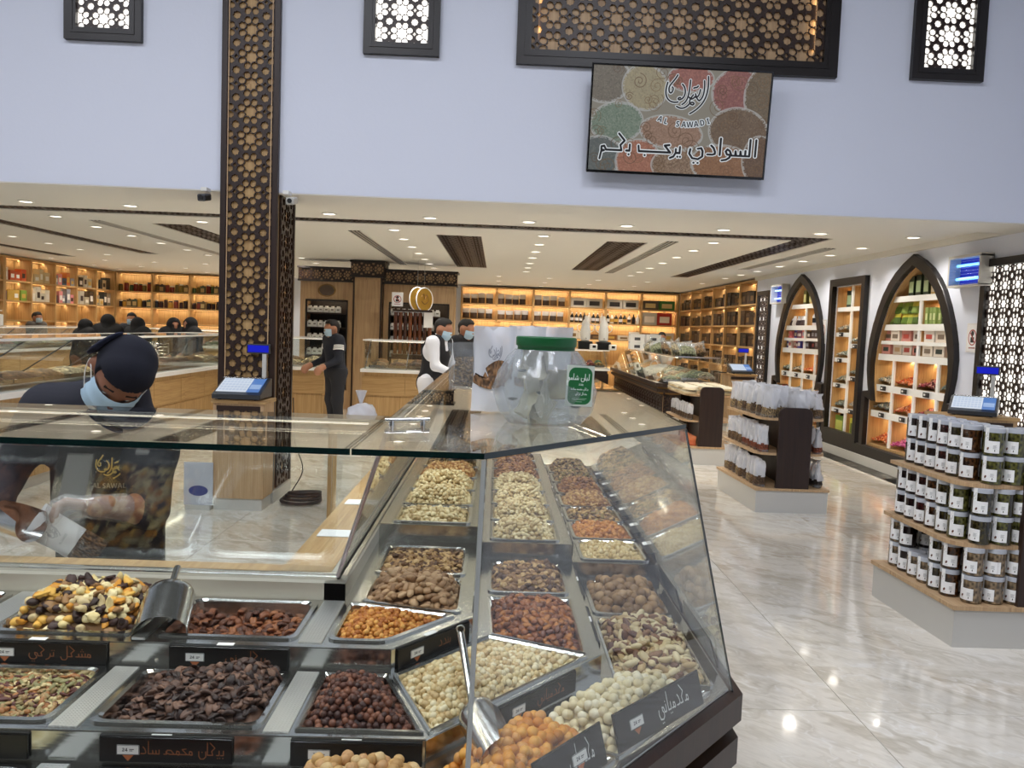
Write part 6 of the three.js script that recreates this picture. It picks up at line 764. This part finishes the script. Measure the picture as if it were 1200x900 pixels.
{ // pouches on the middle stand
  const protos = [[0x6d5136, 0.42], [0x8a6a45, 0.4], [0x9a4a26, 0.34], [0x3a2d24, 0.3], [0xb09468, 0.38]].map(([c, f], i) => { const p = proto('white_pouch', 'bag'); mesh('film', pouchGeo(0.14, 0.25, 0.1, f - 0.05, 1, 0.06, i * 5.3), M.bagFilm, p); mesh('contents', pouchGeo(0.132, 0.25, 0.088, 0, f, 0.014, i * 5.3), fillMat(c), p); mesh('foot_film', pouchGeo(0.137, 0.25, 0.091, 0, 0.1, 0.012, i * 2.3), M.bagClear, p); return p; });
  const lay = (x, y, z, turn, l, g, k, s = 1) => { const o = copyOf(protos[k], [x, y, z], turn, l, g); o.scale.set(s, s * rr(0.93, 1.05), s); o.rotation.x = rr(-0.08, 0.08); o.rotation.z = rr(-0.1, 0.1); };
  for (let i = 0; i < 9; i++) { const z = -7.38 - i * 0.118; lay(2.5, 0.228, z, -1.2 + rr(-0.2, 0.2), 'white pouch with dark beans, bottom tier, left side of middle stand', 'pouches on the bottom tier, left side', [0, 1, 4][i % 3], 1.02); lay(2.52, 0.55, z, -1.1 + rr(-0.25, 0.25), 'white pouch with orange contents, second tier, left of middle stand', 'pouches on the second tier, left side', i < 5 ? 2 : 1); lay(2.54 + rr(-0.02, 0.02), 0.874, z, -1.0 + rr(-0.4, 0.4), 'clear topped white pouch, top tier, left side of middle stand', 'pouches on the top tier', i % 2 ? 0 : 4, 1.08); lay(2.68 + rr(-0.02, 0.02), 0.874, z - 0.04, rr(-0.6, 0.6), 'clear topped white pouch, top tier, second row of middle stand', 'pouches on the top tier, second row', i % 2 ? 1 : 4, 1.12);
    lay(3.05, 0.228, z, 1.2, 'white pouch with black contents, bottom tier, right of middle stand', 'pouches on the bottom tier, right side', 3, 1.02); lay(3.03, 0.55, z, 1.1, 'white pouch with orange contents, second tier, right of middle stand', 'pouches on the second tier, right side', 2); lay(2.86 + rr(-0.02, 0.02), 0.874, z, rr(-0.5, 0.5), 'clear topped white pouch, top tier, third row of middle stand', 'pouches on the top tier, third row', 4); lay(3.03, 0.874, z - 0.03, 0.7 + rr(-0.3, 0.3), 'clear topped white pouch, top tier, right edge of middle stand', 'pouches on the top tier, right edge', 1, 0.95); }
  // far stand
  for (let i = 0; i < 8; i++) { const z = -10.0 - i * 0.125; for (let j = 0; j < 3; j++) for (let k = 0; k < 2; k++) good('pouch', [2.45 + j * 0.23, 0.874 + k * 0.05, z], rr(-0.3, 0.3), 0.2, 0.05, 0.12, pick(['#c9b58e', '#b09a70', '#d8c9a8']), '#d8d0b8', 'flat beige pack in the pile on top of the far stand', 'flat beige packs on the far stand'); lay(2.46, 0.55, z, -1.1, 'white pouch on the middle tier of the far stand', 'pouches on the far stand', 0, 0.8); if (i < 4) good('pouch', [2.5, 0.228, z], -1, 0.16, 0.12, 0.1, '#b5582c', '#c46a34', 'orange packet on the bottom tier of the far stand', 'orange packets on the far stand'); }
  // jars at the right edge
  const tJar = canvasTex(256, 96, (g, w, h) => { g.clearRect(0, 0, w, h); g.fillStyle = '#f2f2f0'; g.fillRect(0, 0, w, h); g.fillStyle = '#8a8a8a'; for (let i = 0; i < 5; i++) g.fillRect(150, 34 + i * 6, 60 - (i % 2) * 14, 2.4); g.fillStyle = '#2b2b2b'; g.fillRect(176, 68, 14, 14); g.fillStyle = '#5a2f1e'; g.beginPath(); g.ellipse(70, 62, 20, 11, -0.3, 0, 7); g.fill(); g.fillStyle = '#b0b0b0'; g.fillRect(40, 82, 60, 3); });
  const lm = std('#ffffff', 0.5, 0, { map: tJar }), R = 0.052, Hh = 0.15, lidM = std(0xb9bdc4, 0.3), arc = (y0, y1, a0, a1) => new THREE.CylinderGeometry(R + 0.0008, R + 0.0008, y1 - y0, 14, 1, true, a0, a1 - a0).translate(0, (y0 + y1) / 2, 0);
  const jarP = [0x2a1a17, 0x463f22, 0x5a3a20, 0x4a2320, 0x9a8262, 0x6b6a34].map((c) => { const p = proto('spice_jar', 'jar'); mesh('body', lathe([[0.001, 0.001], [R * 0.93, 0.001], [R, 0.008], [R, Hh - 0.026], [R * 0.94, Hh - 0.02]], 20), phys(c, 0.12, { clearcoat: 0.6, clearcoatRoughness: 0.05, map: tGrain }), p); mesh('lid', lathe([[R * 0.98, Hh - 0.024], [R * 1.0, Hh - 0.003], [R * 0.96, Hh], [R * 0.4, Hh], [R * 0.38, Hh - 0.002], [0.001, Hh - 0.002]], 20), lidM, p); mesh('paper_label', merge([arc(0.018, 0.082, -0.72, 0.72), arc(0.082, Hh + 0.0005, -0.72, -0.3)]), lm, p); return p; });
  const put = (x, y, z, k, l, g) => { const o = copyOf(jarP[k], [x, y, z], 0, l, g); o.rotation.y = -0.95 + rr(-0.35, 0.35); };
  const rows = [[0.874, 'top', 0.04, [0, 0, 0, 3, 1, 2, 5, 5]], [0.55, 'middle', 0.0, [0, 0, 3, 2, 1, 5, 1, 5]], [0.228, 'bottom', -0.02, [4, 0, 4, 4, 1, 2, 4, 4]]];
  for (const [y, rn, inx, kk] of rows) for (let lev = 0; lev < 2; lev++) for (let row = 0; row < 3; row++) for (let i = 0; i < 8; i++) {
    const z = -4.86 + i * 0.112, near = Math.max(0, z + 4.36) * 1.0, x = 2.56 + inx + row * 0.118 + near * near * 2.2; if (lev === 1 && rn === 'bottom' && (i === 2 || i === 3)) continue; if (lev && row === 2) continue; if (x > 3.3) continue;
    put(x, y + lev * (Hh + 0.001), Math.min(z, -4.19), kk[i], `jar of ${['dark cloves', 'green cardamom', 'brown spice', 'dark red spice', 'pale ground spice', 'green herbs'][kk[i]]}, ${rn} shelf of right stand, ${lev ? 'upper' : 'lower'} layer`, `jars on the ${rn} shelf, ${lev ? 'upper' : 'lower'} layer, kind ${kk[i]}`);
  }
  for (const [y, rn] of [[0.874, 'top'], [0.55, 'middle'], [0.228, 'bottom']]) for (let lev = 0; lev < 2; lev++) for (let i = 0; i < 4; i++) put(2.84 + i * 0.115, y + lev * (Hh + 0.001), -4.2 + rr(-0.01, 0.01), rn === 'bottom' ? 4 : [5, 1, 5, 1][i], `jar at front end of ${rn} shelf, right stand, ${lev ? 'upper' : 'lower'} layer`, `jars at the front end, ${rn} shelf, ${lev ? 'upper' : 'lower'} layer`);
}
// ---------------------------------------------------------------- wall units with lattice crowns and white jars
{
  const zf = -15, jarG = merge([box(0.095, 0.1, 0.09, 0, 0.05, 0), cyl(0.03, 0.034, 0.03, 0, 0.113, 0, 10)]), lidG = merge([cyl(0.036, 0.036, 0.016, 0, 0.132, 0, 10)]), markG = box(0.045, 0.022, 0.002, 0, 0.055, 0.046);
  const pr = proto('white_jar', 'jar'); mesh('body', jarG, M.whiteGloss, pr); mesh('lid', lidG, M.darkPlain, pr); mesh('front_mark', markG, flatMat('#7a7670'), pr);
  const unit = (x0, x1, nm, emblemOn) => {
    const w = x1 - x0, cx = (x0 + x1) / 2, o = thing('wall_unit', `wall unit of white jars with lattice crown, ${nm}`, 'cabinet', [cx, 0, zf]);
    mesh('side_panel', box(0.1, 2.36, 0.42, -w / 2 + 0.05, 1.18, -0.21), M.oakPale, o); mesh('side_panel', box(0.1, 2.36, 0.42, w / 2 - 0.05, 1.18, -0.21), M.oakPale, o); mesh('back_panel', box(w, 2.36, 0.02, 0, 1.18, -0.41), M.dark, o); mesh('header', box(w - 0.2, 0.34, 0.4, 0, 2.19, -0.2), M.oakPale, o); mesh('base', box(w - 0.2, 0.34, 0.4, 0, 0.17, -0.2), M.oakPale, o);
    mesh('recess_frame', merge([box(w - 0.2, 0.03, 0.04, 0, 2.005, 0.0), box(0.03, 1.65, 0.04, -w / 2 + 0.115, 1.18, 0), box(0.03, 1.65, 0.04, w / 2 - 0.115, 1.18, 0)]), M.blackWood, o);
    const ys = [0.46, 0.74, 1.0, 1.27, 1.51, 1.78]; for (const y of ys) mesh('shelf_board', box(w - 0.2, 0.02, 0.38, 0, y - 0.012, -0.2), M.dark, o);
    mesh('crown', lattice(w + 0.06, 0.22, 0.02, 0.72, 1, 0.01).translate(0, 2.48, 0.04), M.dark, o); mesh('crown_back', box(w + 0.04, 0.2, 0.44, 0, 2.48, -0.18), M.oakPale, o); mesh('crown_moulding', merge([box(w + 0.1, 0.03, 0.52, 0, 2.605, -0.18), box(w + 0.08, 0.03, 0.5, 0, 2.365, -0.18)]), M.blackWood, o);
    if (emblemOn) mesh('oval_emblem', new THREE.CylinderGeometry(0.15, 0.15, 0.02, 30).rotateX(Math.PI / 2).scale(1, 0.72, 1).translate(0, 2.19, 0.012), flatMat('#5a4a3e'), o), mesh('emblem_rim', new THREE.TorusGeometry(0.15, 0.014, 8, 30).scale(1, 0.72, 1).translate(0, 2.19, 0.02), M.bronze, o);
    stripLight(o, w - 0.3, [0, 2.0, -0.08], [0, -1, -0.3], STRIP_RAD * 0.35);
    ys.forEach((y, r) => { const n = Math.floor((w - 0.28) / 0.105); for (let i = 0; i < n; i++) { if (nm.includes('left') && r === 0 && i < 3) continue; copyOf(pr, [x0 + 0.16 + i * 0.105 + rr(-0.004, 0.004), y, zf - 0.1], rr(-0.1, 0.1), `small white jar, ${['lowest', 'fifth', 'fourth', 'third', 'second', 'top'][r]} row, unit ${nm}`, `white jars, ${ORD[r]} row, unit ${nm}`); } });
  };
  unit(-3.66, -2.68, 'left of the oak pillar', true); unit(-2.12, -0.8, 'right of the oak pillar', false);
  const p = thing('oak_pillar', 'square oak pillar with lattice capital between the two jar units', 'pillar', [-2.4, 0, zf]); mesh('shaft', box(0.5, 2.46, 0.5, 0, 1.23, -0.1), M.oakPale, p); for (const x of [-0.25, 0.25]) mesh('corner_strip', box(0.03, 2.46, 0.03, x, 1.23, 0.15), M.dark, p); mesh('capital', lattice(0.6, 0.24, 0.02, 0.8, 1, 0.01).translate(0, 2.6, 0.2), M.dark, p); mesh('capital', lattice(0.5, 0.24, 0.02, 0.8, 1, 0.01).rotateY(Math.PI / 2).translate(0.29, 2.6, -0.08), M.dark, p); mesh('capital_back', box(0.58, 0.24, 0.56, 0, 2.6, -0.08), M.oakPale, p); mesh('capital_moulding', merge([box(0.64, 0.03, 0.62, 0, 2.735, -0.08), box(0.62, 0.04, 0.6, 0, 2.465, -0.08)]), M.blackWood, p);
  // tube dispensers and the round golden signs above them
  const d = thing('tube_dispenser', 'bank of tall amber dispenser tubes in front of the white jars', 'dispenser', [-1.5, 0, -14.35]); mesh('cabinet', box(0.7, 1.0, 0.3, 0, 0.5, 0), M.oakPale, d); mesh('base', box(0.7, 0.08, 0.3, 0, 1.04, 0), M.dark, d); mesh('top_cap', box(0.7, 0.04, 0.26, 0, 1.86, 0), M.dark, d); for (let i = 0; i < 8; i++) mesh('tube', cyl(0.036, 0.036, 0.74, -0.3 + i * 0.086, 1.46, 0.04, 12), phys(['#5a2f16', '#6d3b1c', '#4a2a17', '#7a4420'][i % 4], 0.15, { clearcoat: 0.6 }), d); mesh('panel', box(0.16, 0.3, 0.02, 0.28, 1.72, 0.1), M.paper, d);
  for (const [x, l] of [[-1.44, 'flat round golden sign hanging before the jar unit, front disc'], [-1.33, 'flat round golden sign hanging before the jar unit, rear disc']]) { const s = thing('round_sign', l, 'sign', [x, 2.07, -14.4 - (x + 1.44)], 0.9); mesh('disc', new THREE.CylinderGeometry(0.21, 0.21, 0.035, 36).rotateX(Math.PI / 2), M.gold, s); mesh('relief', (() => { const g = tube([[-0.09, 0.04, 0.02], [-0.03, 0.1, 0.02], [0.0, 0, 0.02], [0.05, 0.09, 0.02], [0.09, -0.02, 0.02], [0, -0.08, 0.02], [-0.08, -0.03, 0.02]], 0.008, 5, 40); return g; })(), M.bronze, s); mesh('rim', new THREE.TorusGeometry(0.21, 0.012, 8, 36).translate(0, 0, 0.012), M.whiteGloss, s); mesh('hanger', rod([0, 0.2, 0], [0, 0.69, 0], 0.004), M.steel, s); }
}
// ---------------------------------------------------------------- glass display counters farther back
function caseGoods(o, x0, x1, y, z0, z1, rows, n, pal, along) {   // low heaps in trays, each a part of the case
  for (let r = 0; r < rows; r++) for (let i = 0; i < n; i++) { const w = (along === 'x' ? x1 - x0 : z1 - z0) / n * 0.92, d = (along === 'x' ? z1 - z0 : x1 - x0) / rows * 0.9, g = cached(['hp', Math.round(w * 40), Math.round(d * 40), i % 3, along].join(), () => { const q = new THREE.PlaneGeometry(Math.abs(along === 'x' ? w : d), Math.abs(along === 'x' ? d : w), 10, 8).rotateX(-Math.PI / 2), p = q.attributes.position, W = Math.abs(along === 'x' ? w : d) / 2, D = Math.abs(along === 'x' ? d : w) / 2; for (let k = 0; k < p.count; k++) { const a = 1 - (p.getX(k) / W) ** 2, b = 1 - (p.getZ(k) / D) ** 2; p.setY(k, 0.075 * Math.sqrt(Math.max(0, a * b)) + 0.028 * (fbm(p.getX(k) * 18 + i * 5, p.getZ(k) * 18 + r * 7) - 0.5)); } q.computeVertexNormals(); return uvm(q); });
    const fx = along === 'x' ? x0 + (x1 - x0) * (i + 0.5) / n : x0 + (x1 - x0) * (r + 0.5) / rows, fz = along === 'x' ? z0 + (z1 - z0) * (r + 0.5) / rows : z0 + (z1 - z0) * (i + 0.5) / n; mesh('filled_tray', g, fillMat2(pal[(i * 3 + r * 5) % pal.length]), o).position.set(fx, y + r * 0.035, fz); mesh('tray', cached(['tr', Math.round(w * 40), Math.round(d * 40), along].join(), () => frameGeo(Math.abs(along === 'x' ? w : d) * 1.04, Math.abs(along === 'x' ? d : w) * 1.04, 0.012, 0.04).rotateX(Math.PI / 2)), M.steel, o).position.set(fx, y + r * 0.035, fz); }
}
const fmCache = new Map(); function fillMat2(c) { if (!fmCache.has(c)) fmCache.set(c, fillMat(c)); return fmCache.get(c); }
const NUTPAL = ['#b08d5c', '#8f6a3c', '#c9b283', '#7a5230', '#d8c8a0', '#a0743f', '#6d4a2c', '#bfa36a'], SWEETPAL = ['#b8aa90', '#8a9a70', '#c9a05a', '#a86a4a', '#d8d0c0', '#7a8a7a', '#c98a7a', '#e0d8b8'];
function glassCase(label, x0, x1, z0, z1, h, H, o2 = {}) {   // x0<x1, z0>z1; h ledge height, H top height
  const o = thing('glass_counter', label, 'counter', [0, 0, 0]), w = x1 - x0, d = z0 - z1, cx = (x0 + x1) / 2, cz = (z0 + z1) / 2, body = o2.body ?? M.oak;
  mesh('cabinet', box(w - 0.06, h - 0.16, d - 0.06, cx, 0.1 + (h - 0.14) / 2, cz), body, o); mesh('plinth', box(w - 0.14, 0.1, d - 0.14, cx, 0.05, cz), M.greyPanel, o);
  const long = w > d, n = Math.max(1, Math.round((long ? w : d) / 0.9)); for (let i = 0; i < n; i++) { const L = (long ? w : d) / n; for (const s of [-1, 1]) mesh('front_panel', long ? merge([boxR(L - 0.01, 0.3, 0.015, x0 + L * (i + 0.5), h - 0.26, cz + s * (d / 2 - 0.025)), box(L - 0.01, h - 0.55, 0.015, x0 + L * (i + 0.5), (h - 0.42) / 2 + 0.05, cz + s * (d / 2 - 0.025))]) : merge([boxR(0.015, 0.3, L - 0.01, cx + s * (w / 2 - 0.025), h - 0.26, z1 + L * (i + 0.5)), box(0.015, h - 0.55, L - 0.01, cx + s * (w / 2 - 0.025), (h - 0.42) / 2 + 0.05, z1 + L * (i + 0.5))]), body, o); }
  mesh('ledge', box(w + 0.04, 0.05, d + 0.04, cx, h - 0.025, cz), M.whiteGloss, o);
  for (const [a, b, c, e] of [[x0 + 0.02, x1 - 0.02, z0 - 0.06, z0 - 0.06], [x0 + 0.02, x1 - 0.02, z1 + 0.06, z1 + 0.06], [x0 + 0.04, x0 + 0.04, z0 - 0.06, z1 + 0.06], [x1 - 0.04, x1 - 0.04, z0 - 0.06, z1 + 0.06]]) mesh('glass_pane', slab([[a, h, c], [b, h, e], [b, H - 0.02, e], [a, H - 0.02, c]], 0.006), M.glass, o);
  mesh('glass_top', box(w - 0.06, 0.008, d - 0.1, cx, H - 0.008, cz), M.glass, o); mesh('top_rail', frameGeo(w, d - 0.06, 0.05, 0.022).rotateX(Math.PI / 2).translate(cx, H - 0.012, cz), M.whiteGloss, o);
  caseGoods(o, x0 + 0.08, x1 - 0.08, h + 0.04, z0 - 0.1, z1 + 0.1, 2, o2.n ?? n * 2, o2.pal ?? NUTPAL, long ? 'x' : 'z'); for (let i = 0; i <= n; i++) mesh('strut', long ? rod([x0 + 0.04 + (w - 0.08) * i / n, h, z0 - 0.08], [x0 + 0.04 + (w - 0.08) * i / n, H - 0.02, z1 + 0.1], 0.007, 6) : rod([x0 + 0.06, h, z1 + 0.06 + (d - 0.12) * i / n], [x1 - 0.1, H - 0.02, z1 + 0.06 + (d - 0.12) * i / n], 0.007, 6), M.darkSteel, o);
  mesh('light_strip', long ? box(w - 0.2, 0.01, 0.02, cx, H - 0.028, cz) : box(0.02, 0.01, d - 0.2, cx, H - 0.028, cz), M.caseStrip, o); if (long) area(w - 0.2, 0.02, CASE_RAD, CASE_COL, [cx, H - 0.036, cz], [0, -1, 0.01]); else { const l = area(d - 0.2, 0.02, CASE_RAD, CASE_COL, [cx, H - 0.036, cz], [0, -1, 0]); l.rotateZ(Math.PI / 2); }
  return o;
}
glassCase('long glass nut counter with white ledge running back on the left', -4.95, -4.13, -5.6, -12.35, 0.9, 1.36, { n: 14 });
glassCase('short glass counter with white ledge just right of the lattice pillar', -4.95, -2.64, -12.42, -13.15, 0.9, 1.36);
glassCase('oak glass counter with white ledge before the tube dispensers', -2.08, -0.72, -12.5, -13.2, 0.9, 1.36);
glassCase('white topped glass counter before the left wall shelves', -9.35, -8.7, -13.0, -18.6, 0.9, 1.31, { pal: SWEETPAL }); glassCase('white topped glass counter before the left back shelves', -8.6, -5.9, -19.9, -20.55, 0.9, 1.3, { pal: SWEETPAL });
glassCase('low glass counter of bright packets before the long back shelf', 0.0, 2.35, -16.55, -17.3, 0.86, 1.24, { pal: ['#b5473a', '#e0d8d0', '#4a7a4a', '#c9a24a', '#d8c0b0', '#8a3a3a'], body: M.dark, n: 12 });
{ // the dark lattice fronted sweets counter at the right
  const o = thing('sweets_counter', 'dark lattice fronted counter with slanted glass cases of sweets and nuts', 'counter', [0, 0, 0]), x0 = 2.48, x1 = 3.5, z0 = -12.15, z1 = -17.3;
  mesh('cabinet', span(x0 + 0.12, x1, 0.34, 0.72, z0 - 0.12, z1), M.darkPlain, o); mesh('plinth', span(x0 + 0.3, x1 - 0.1, 0, 0.34, z0 - 0.3, z1), M.ceil, o);
  mesh('lattice_front', lattice(z0 - z1 - 0.12, 0.3, 0.02, 0.85, 1, 0.01).rotateY(-Math.PI / 2).translate(x0 + 0.11, 0.52, (z0 + z1) / 2 - 0.06), M.dark, o); mesh('lattice_front', lattice(x1 - x0 - 0.12, 0.3, 0.02, 0.85, 1, 0.01).translate((x0 + x1) / 2 + 0.06, 0.52, z0 - 0.12), M.dark, o); mesh('lattice_backing', merge([span(x0 + 0.115, x0 + 0.12, 0.37, 0.67, z0 - 0.12, z1), span(x0 + 0.12, x1, 0.37, 0.67, z0 - 0.125, z0 - 0.12)]), M.oakPale, o);
  [[0.0, 0.8, 0.86, M.dark], [0.04, 0.77, 0.8, M.bronze], [0.02, 0.72, 0.77, M.dark], [0.06, 0.69, 0.72, M.bronze], [0.09, 0.67, 0.69, M.dark]].forEach(([q, a, b, m]) => mesh('moulding', prism([[x0 + q + 0.14, z0 - q], [x1, z0 - q], [x1, z1], [x0 + q, z1], [x0 + q, z0 - q - 0.14]], a, b), m, o));
  mesh('side_glass', slab([[x0 + 0.03, 0.86, z0 - 0.15], [x0 + 0.03, 0.86, z1], [x0 + 0.32, 1.27, z1], [x0 + 0.32, 1.27, z0 - 0.35]], 0.006), M.glass, o); mesh('front_glass', slab([[x0 + 0.15, 0.86, z0 - 0.03], [x1, 0.86, z0 - 0.03], [x1, 1.27, z0 - 0.3], [x0 + 0.4, 1.27, z0 - 0.3]], 0.006), M.glass, o); mesh('glass_top', span(x0 + 0.32, x1, 1.265, 1.275, z0 - 0.3, z1), M.glass, o); mesh('top_rail', merge([span(x0 + 0.31, x0 + 0.34, 1.26, 1.28, z0 - 0.3, z1), span(x0 + 0.32, x1, 1.26, 1.28, z0 - 0.29, z0 - 0.32)]), M.chrome, o);
  caseGoods(o, x0 + 0.1, x1 - 0.1, 0.9, z0 - 0.12, z1, 3, 16, ['#a8b08a', '#8f9a84', '#c9bd9a', '#b08d5c', '#d8cfae', '#7d8a70', '#b59a78', '#e0d8b8'], 'z');
  mesh('light_strip', span(x0 + 0.36, x0 + 0.38, 1.25, 1.26, z0 - 0.4, z1), M.caseStrip, o); const l = area(4.6, 0.02, CASE_RAD * 1.6, CASE_COL, [x0 + 0.37, 1.24, (z0 + z1) / 2], [0, -1, 0]); l.rotateZ(Math.PI / 2);
  // heaps and bags lying on the glass top
  for (let i = 0; i < 9; i++) { const b = thing('clear_bag', `clear bag of ${['green', 'brown', 'beige'][i % 3]} snacks piled on the sweets counter, ${ORD[i]} from the near end`, 'bag', [x0 + 0.62 + (i % 2) * 0.26, 1.275, z0 - 0.7 - i * 0.42], rr(0, 6)); mesh('film', pouchGeo(0.3, 0.34, 0.14, 0.3, 1, 0.05, i * 3), M.bagClear, b); mesh('contents', pouchGeo(0.29, 0.34, 0.15, 0, 0.6, 0.03, i * 3), fillMat2(['#9aa07a', '#9a7648', '#c9bd9a'][i % 3]), b); b.rotation.x = -0.9; }
  // two white serving urns on black bases, and small readers before them
  for (const [x, l2] of [[1.86, 'white coffee urn with two handles on a black base, the left one'], [2.24, 'white coffee urn with two handles on a black base, the right one']]) { const u = thing('coffee_urn', l2, 'urn', [x, 1.24, -16.85]); mesh('base', rbox(0.3, 0.17, 0.26, 0.02, 0, 0.085, 0), M.black, u); mesh('body', lathe([[0.001, 0.17], [0.085, 0.17], [0.1, 0.2], [0.105, 0.4], [0.085, 0.5], [0.095, 0.53], [0.06, 0.6], [0.03, 0.64], [0.035, 0.66], [0.02, 0.7], [0.001, 0.71]], 20), M.whiteGloss, u); for (const s of [-1, 1]) mesh('handle', tube([[s * 0.095, 0.52, 0], [s * 0.17, 0.5, 0], [s * 0.16, 0.4, 0], [s * 0.1, 0.36, 0]], 0.011, 6, 14), M.whiteGloss, u); mesh('tap', rod([0, 0.24, 0.1], [0, 0.23, 0.16], 0.012), M.chrome, u); }
  for (const [x, l2] of [[2.02, 'small white receipt printer between the coffee urns'], [2.42, 'small white receipt printer right of the coffee urns']]) { const u = thing('receipt_printer', l2, 'printer', [x, 1.24, -16.72]); mesh('housing', rbox(0.16, 0.12, 0.16, 0.02, 0, 0.06, 0), M.whiteGloss, u); mesh('panel', box(0.07, 0.05, 0.004, 0.01, 0.065, 0.081), M.black, u); }
  for (let i = 0; i < 4; i++) { const u = thing('white_carton', `white carton stacked at the inner corner of the sweets counter, ${i < 2 ? 'lower' : 'upper'} ${i % 2 ? 'right' : 'left'}`, 'box', [2.95 + (i % 2) * 0.34, 1.278 + (i > 1 ? 0.16 : 0), -16.9]); mesh('body', box(0.3, 0.14, 0.22, 0, 0.07, 0), M.paper, u); mesh('lid', box(0.31, 0.03, 0.23, 0, 0.145, 0), M.whiteGloss, u); mesh('front_label', box(0.12, 0.06, 0.003, 0, 0.06, 0.112), flatMat('#4a4a4e'), u); }
}
{ // small things on the left counters
  const b = thing('soap_dispenser', 'white pump bottle on the left wall counter', 'bottle', [-8.95, 1.31, -14.6]); mesh('body', rbox(0.16, 0.22, 0.1, 0.03, 0, 0.11, 0), M.whiteGloss, b); mesh('pump', merge([cyl(0.02, 0.02, 0.07, 0, 0.25, 0, 10), box(0.08, 0.02, 0.02, 0.03, 0.28, 0)]), M.whiteGloss, b); mesh('front_label', box(0.09, 0.08, 0.003, 0, 0.1, 0.052), flatMat('#8a9ab0'), b);
  const basket = thing('wire_basket', 'wire shopping basket standing on the left glass counter ledge', 'basket', [-4.55, 0.945, -10.6]); const wr = []; for (let i = 0; i < 7; i++) { wr.push(rod([-0.2, 0.02 + i * 0.045, -0.15], [0.2, 0.02 + i * 0.045, -0.15], 0.004, 4), rod([-0.2, 0.02 + i * 0.045, 0.15], [0.2, 0.02 + i * 0.045, 0.15], 0.004, 4)); wr.push(rod([-0.2 + i * 0.066, 0, 0.15], [-0.2 + i * 0.066, 0.3, 0.15], 0.004, 4), rod([-0.2 + i * 0.066, 0, -0.15], [-0.2 + i * 0.066, 0.3, -0.15], 0.004, 4)); } mesh('wires', merge(wr), M.chrome, basket); mesh('handle', tube([[-0.2, 0.3, 0], [-0.12, 0.4, 0], [0.12, 0.4, 0], [0.2, 0.3, 0]], 0.008, 6), M.black, basket); mesh('base', box(0.4, 0.01, 0.3, 0, 0.01, 0), M.darkSteel, basket);
  const hb = thing('carrier_bag', 'white plastic carrier bag hanging on the oak side of the left counter', 'bag', [-4.06, 0.5, -8.9], 1.4); mesh('sack', pouchGeo(0.28, 0.4, 0.14, 0, 1, 0.05, 6.6), M.bagFilm, hb); mesh('handles', tube([[-0.05, 0.38, 0], [0, 0.47, 0], [0.05, 0.38, 0]], 0.007, 5), M.bagFilm, hb); mesh('hook', rod([0, 0.47, 0], [0, 0.47, -0.06], 0.004), M.steel, hb);
  const wb = thing('carrier_bag', 'knotted white plastic bag standing on the timber worktop behind the counter', 'bag', [-1.02, 0.0, -6.2], 0.3); mesh('sack', lump(0.11, 1.1, 0.8, 0.8, 0.35, 3, 4).translate(0, 0.9, 0), M.bagFilm, wb); mesh('knot', new THREE.ConeGeometry(0.045, 0.13, 8).rotateX(Math.PI).translate(-0.01, 1.02, 0), M.bagFilm, wb); const cart = mesh('side_table', merge([box(0.5, 0.03, 0.4, 0, 0.8, 0), ...[[-0.22, -0.17], [0.22, -0.17], [-0.22, 0.17], [0.22, 0.17]].map(([x, z]) => box(0.03, 0.79, 0.03, x, 0.395, z))]), M.oak, wb);
  wb.remove(cart); const tb = thing('side_table', 'small oak side table under the knotted white bag', 'table', [-1.02, 0, -6.2], 0.3); mesh('top', box(0.5, 0.03, 0.4, 0, 0.8, 0), M.oak, tb); for (const [x, z] of [[-0.22, -0.17], [0.22, -0.17], [-0.22, 0.17], [0.22, 0.17]]) mesh('leg', box(0.03, 0.785, 0.03, x, 0.392, z), M.oak, tb);
}
// alike things that can be told apart get their place in the row added to the label
{
  camera.updateMatrixWorld(true); camera.updateProjectionMatrix(); scene.updateMatrixWorld(true);
  const by = new Map(), box3 = new THREE.Box3(), c = new THREE.Vector3(), N = ['first', 'second', 'third', 'fourth', 'fifth', 'sixth', 'seventh', 'eighth', 'ninth', 'tenth', 'eleventh', 'twelfth', 'thirteenth', 'fourteenth', 'fifteenth', 'sixteenth'];
  for (const o of scene.children) { const u = o.userData; if (!u.label || u.kind || ['nut', 'snack'].includes(u.category)) continue; if (!by.has(u.label)) by.set(u.label, []); by.get(u.label).push(o); }
  for (const [label, list] of by) { if (list.length < 2 || list.length > 16 || label.split(' ').length > 12) continue; list.map((o) => [box3.setFromObject(o).getCenter(c).project(camera).x, o]).sort((a, b) => a[0] - b[0]).forEach(([, o], i) => { o.userData.label = `${label}, ${N[i]} from the left`; }); }
}
renderer.render(scene, camera);
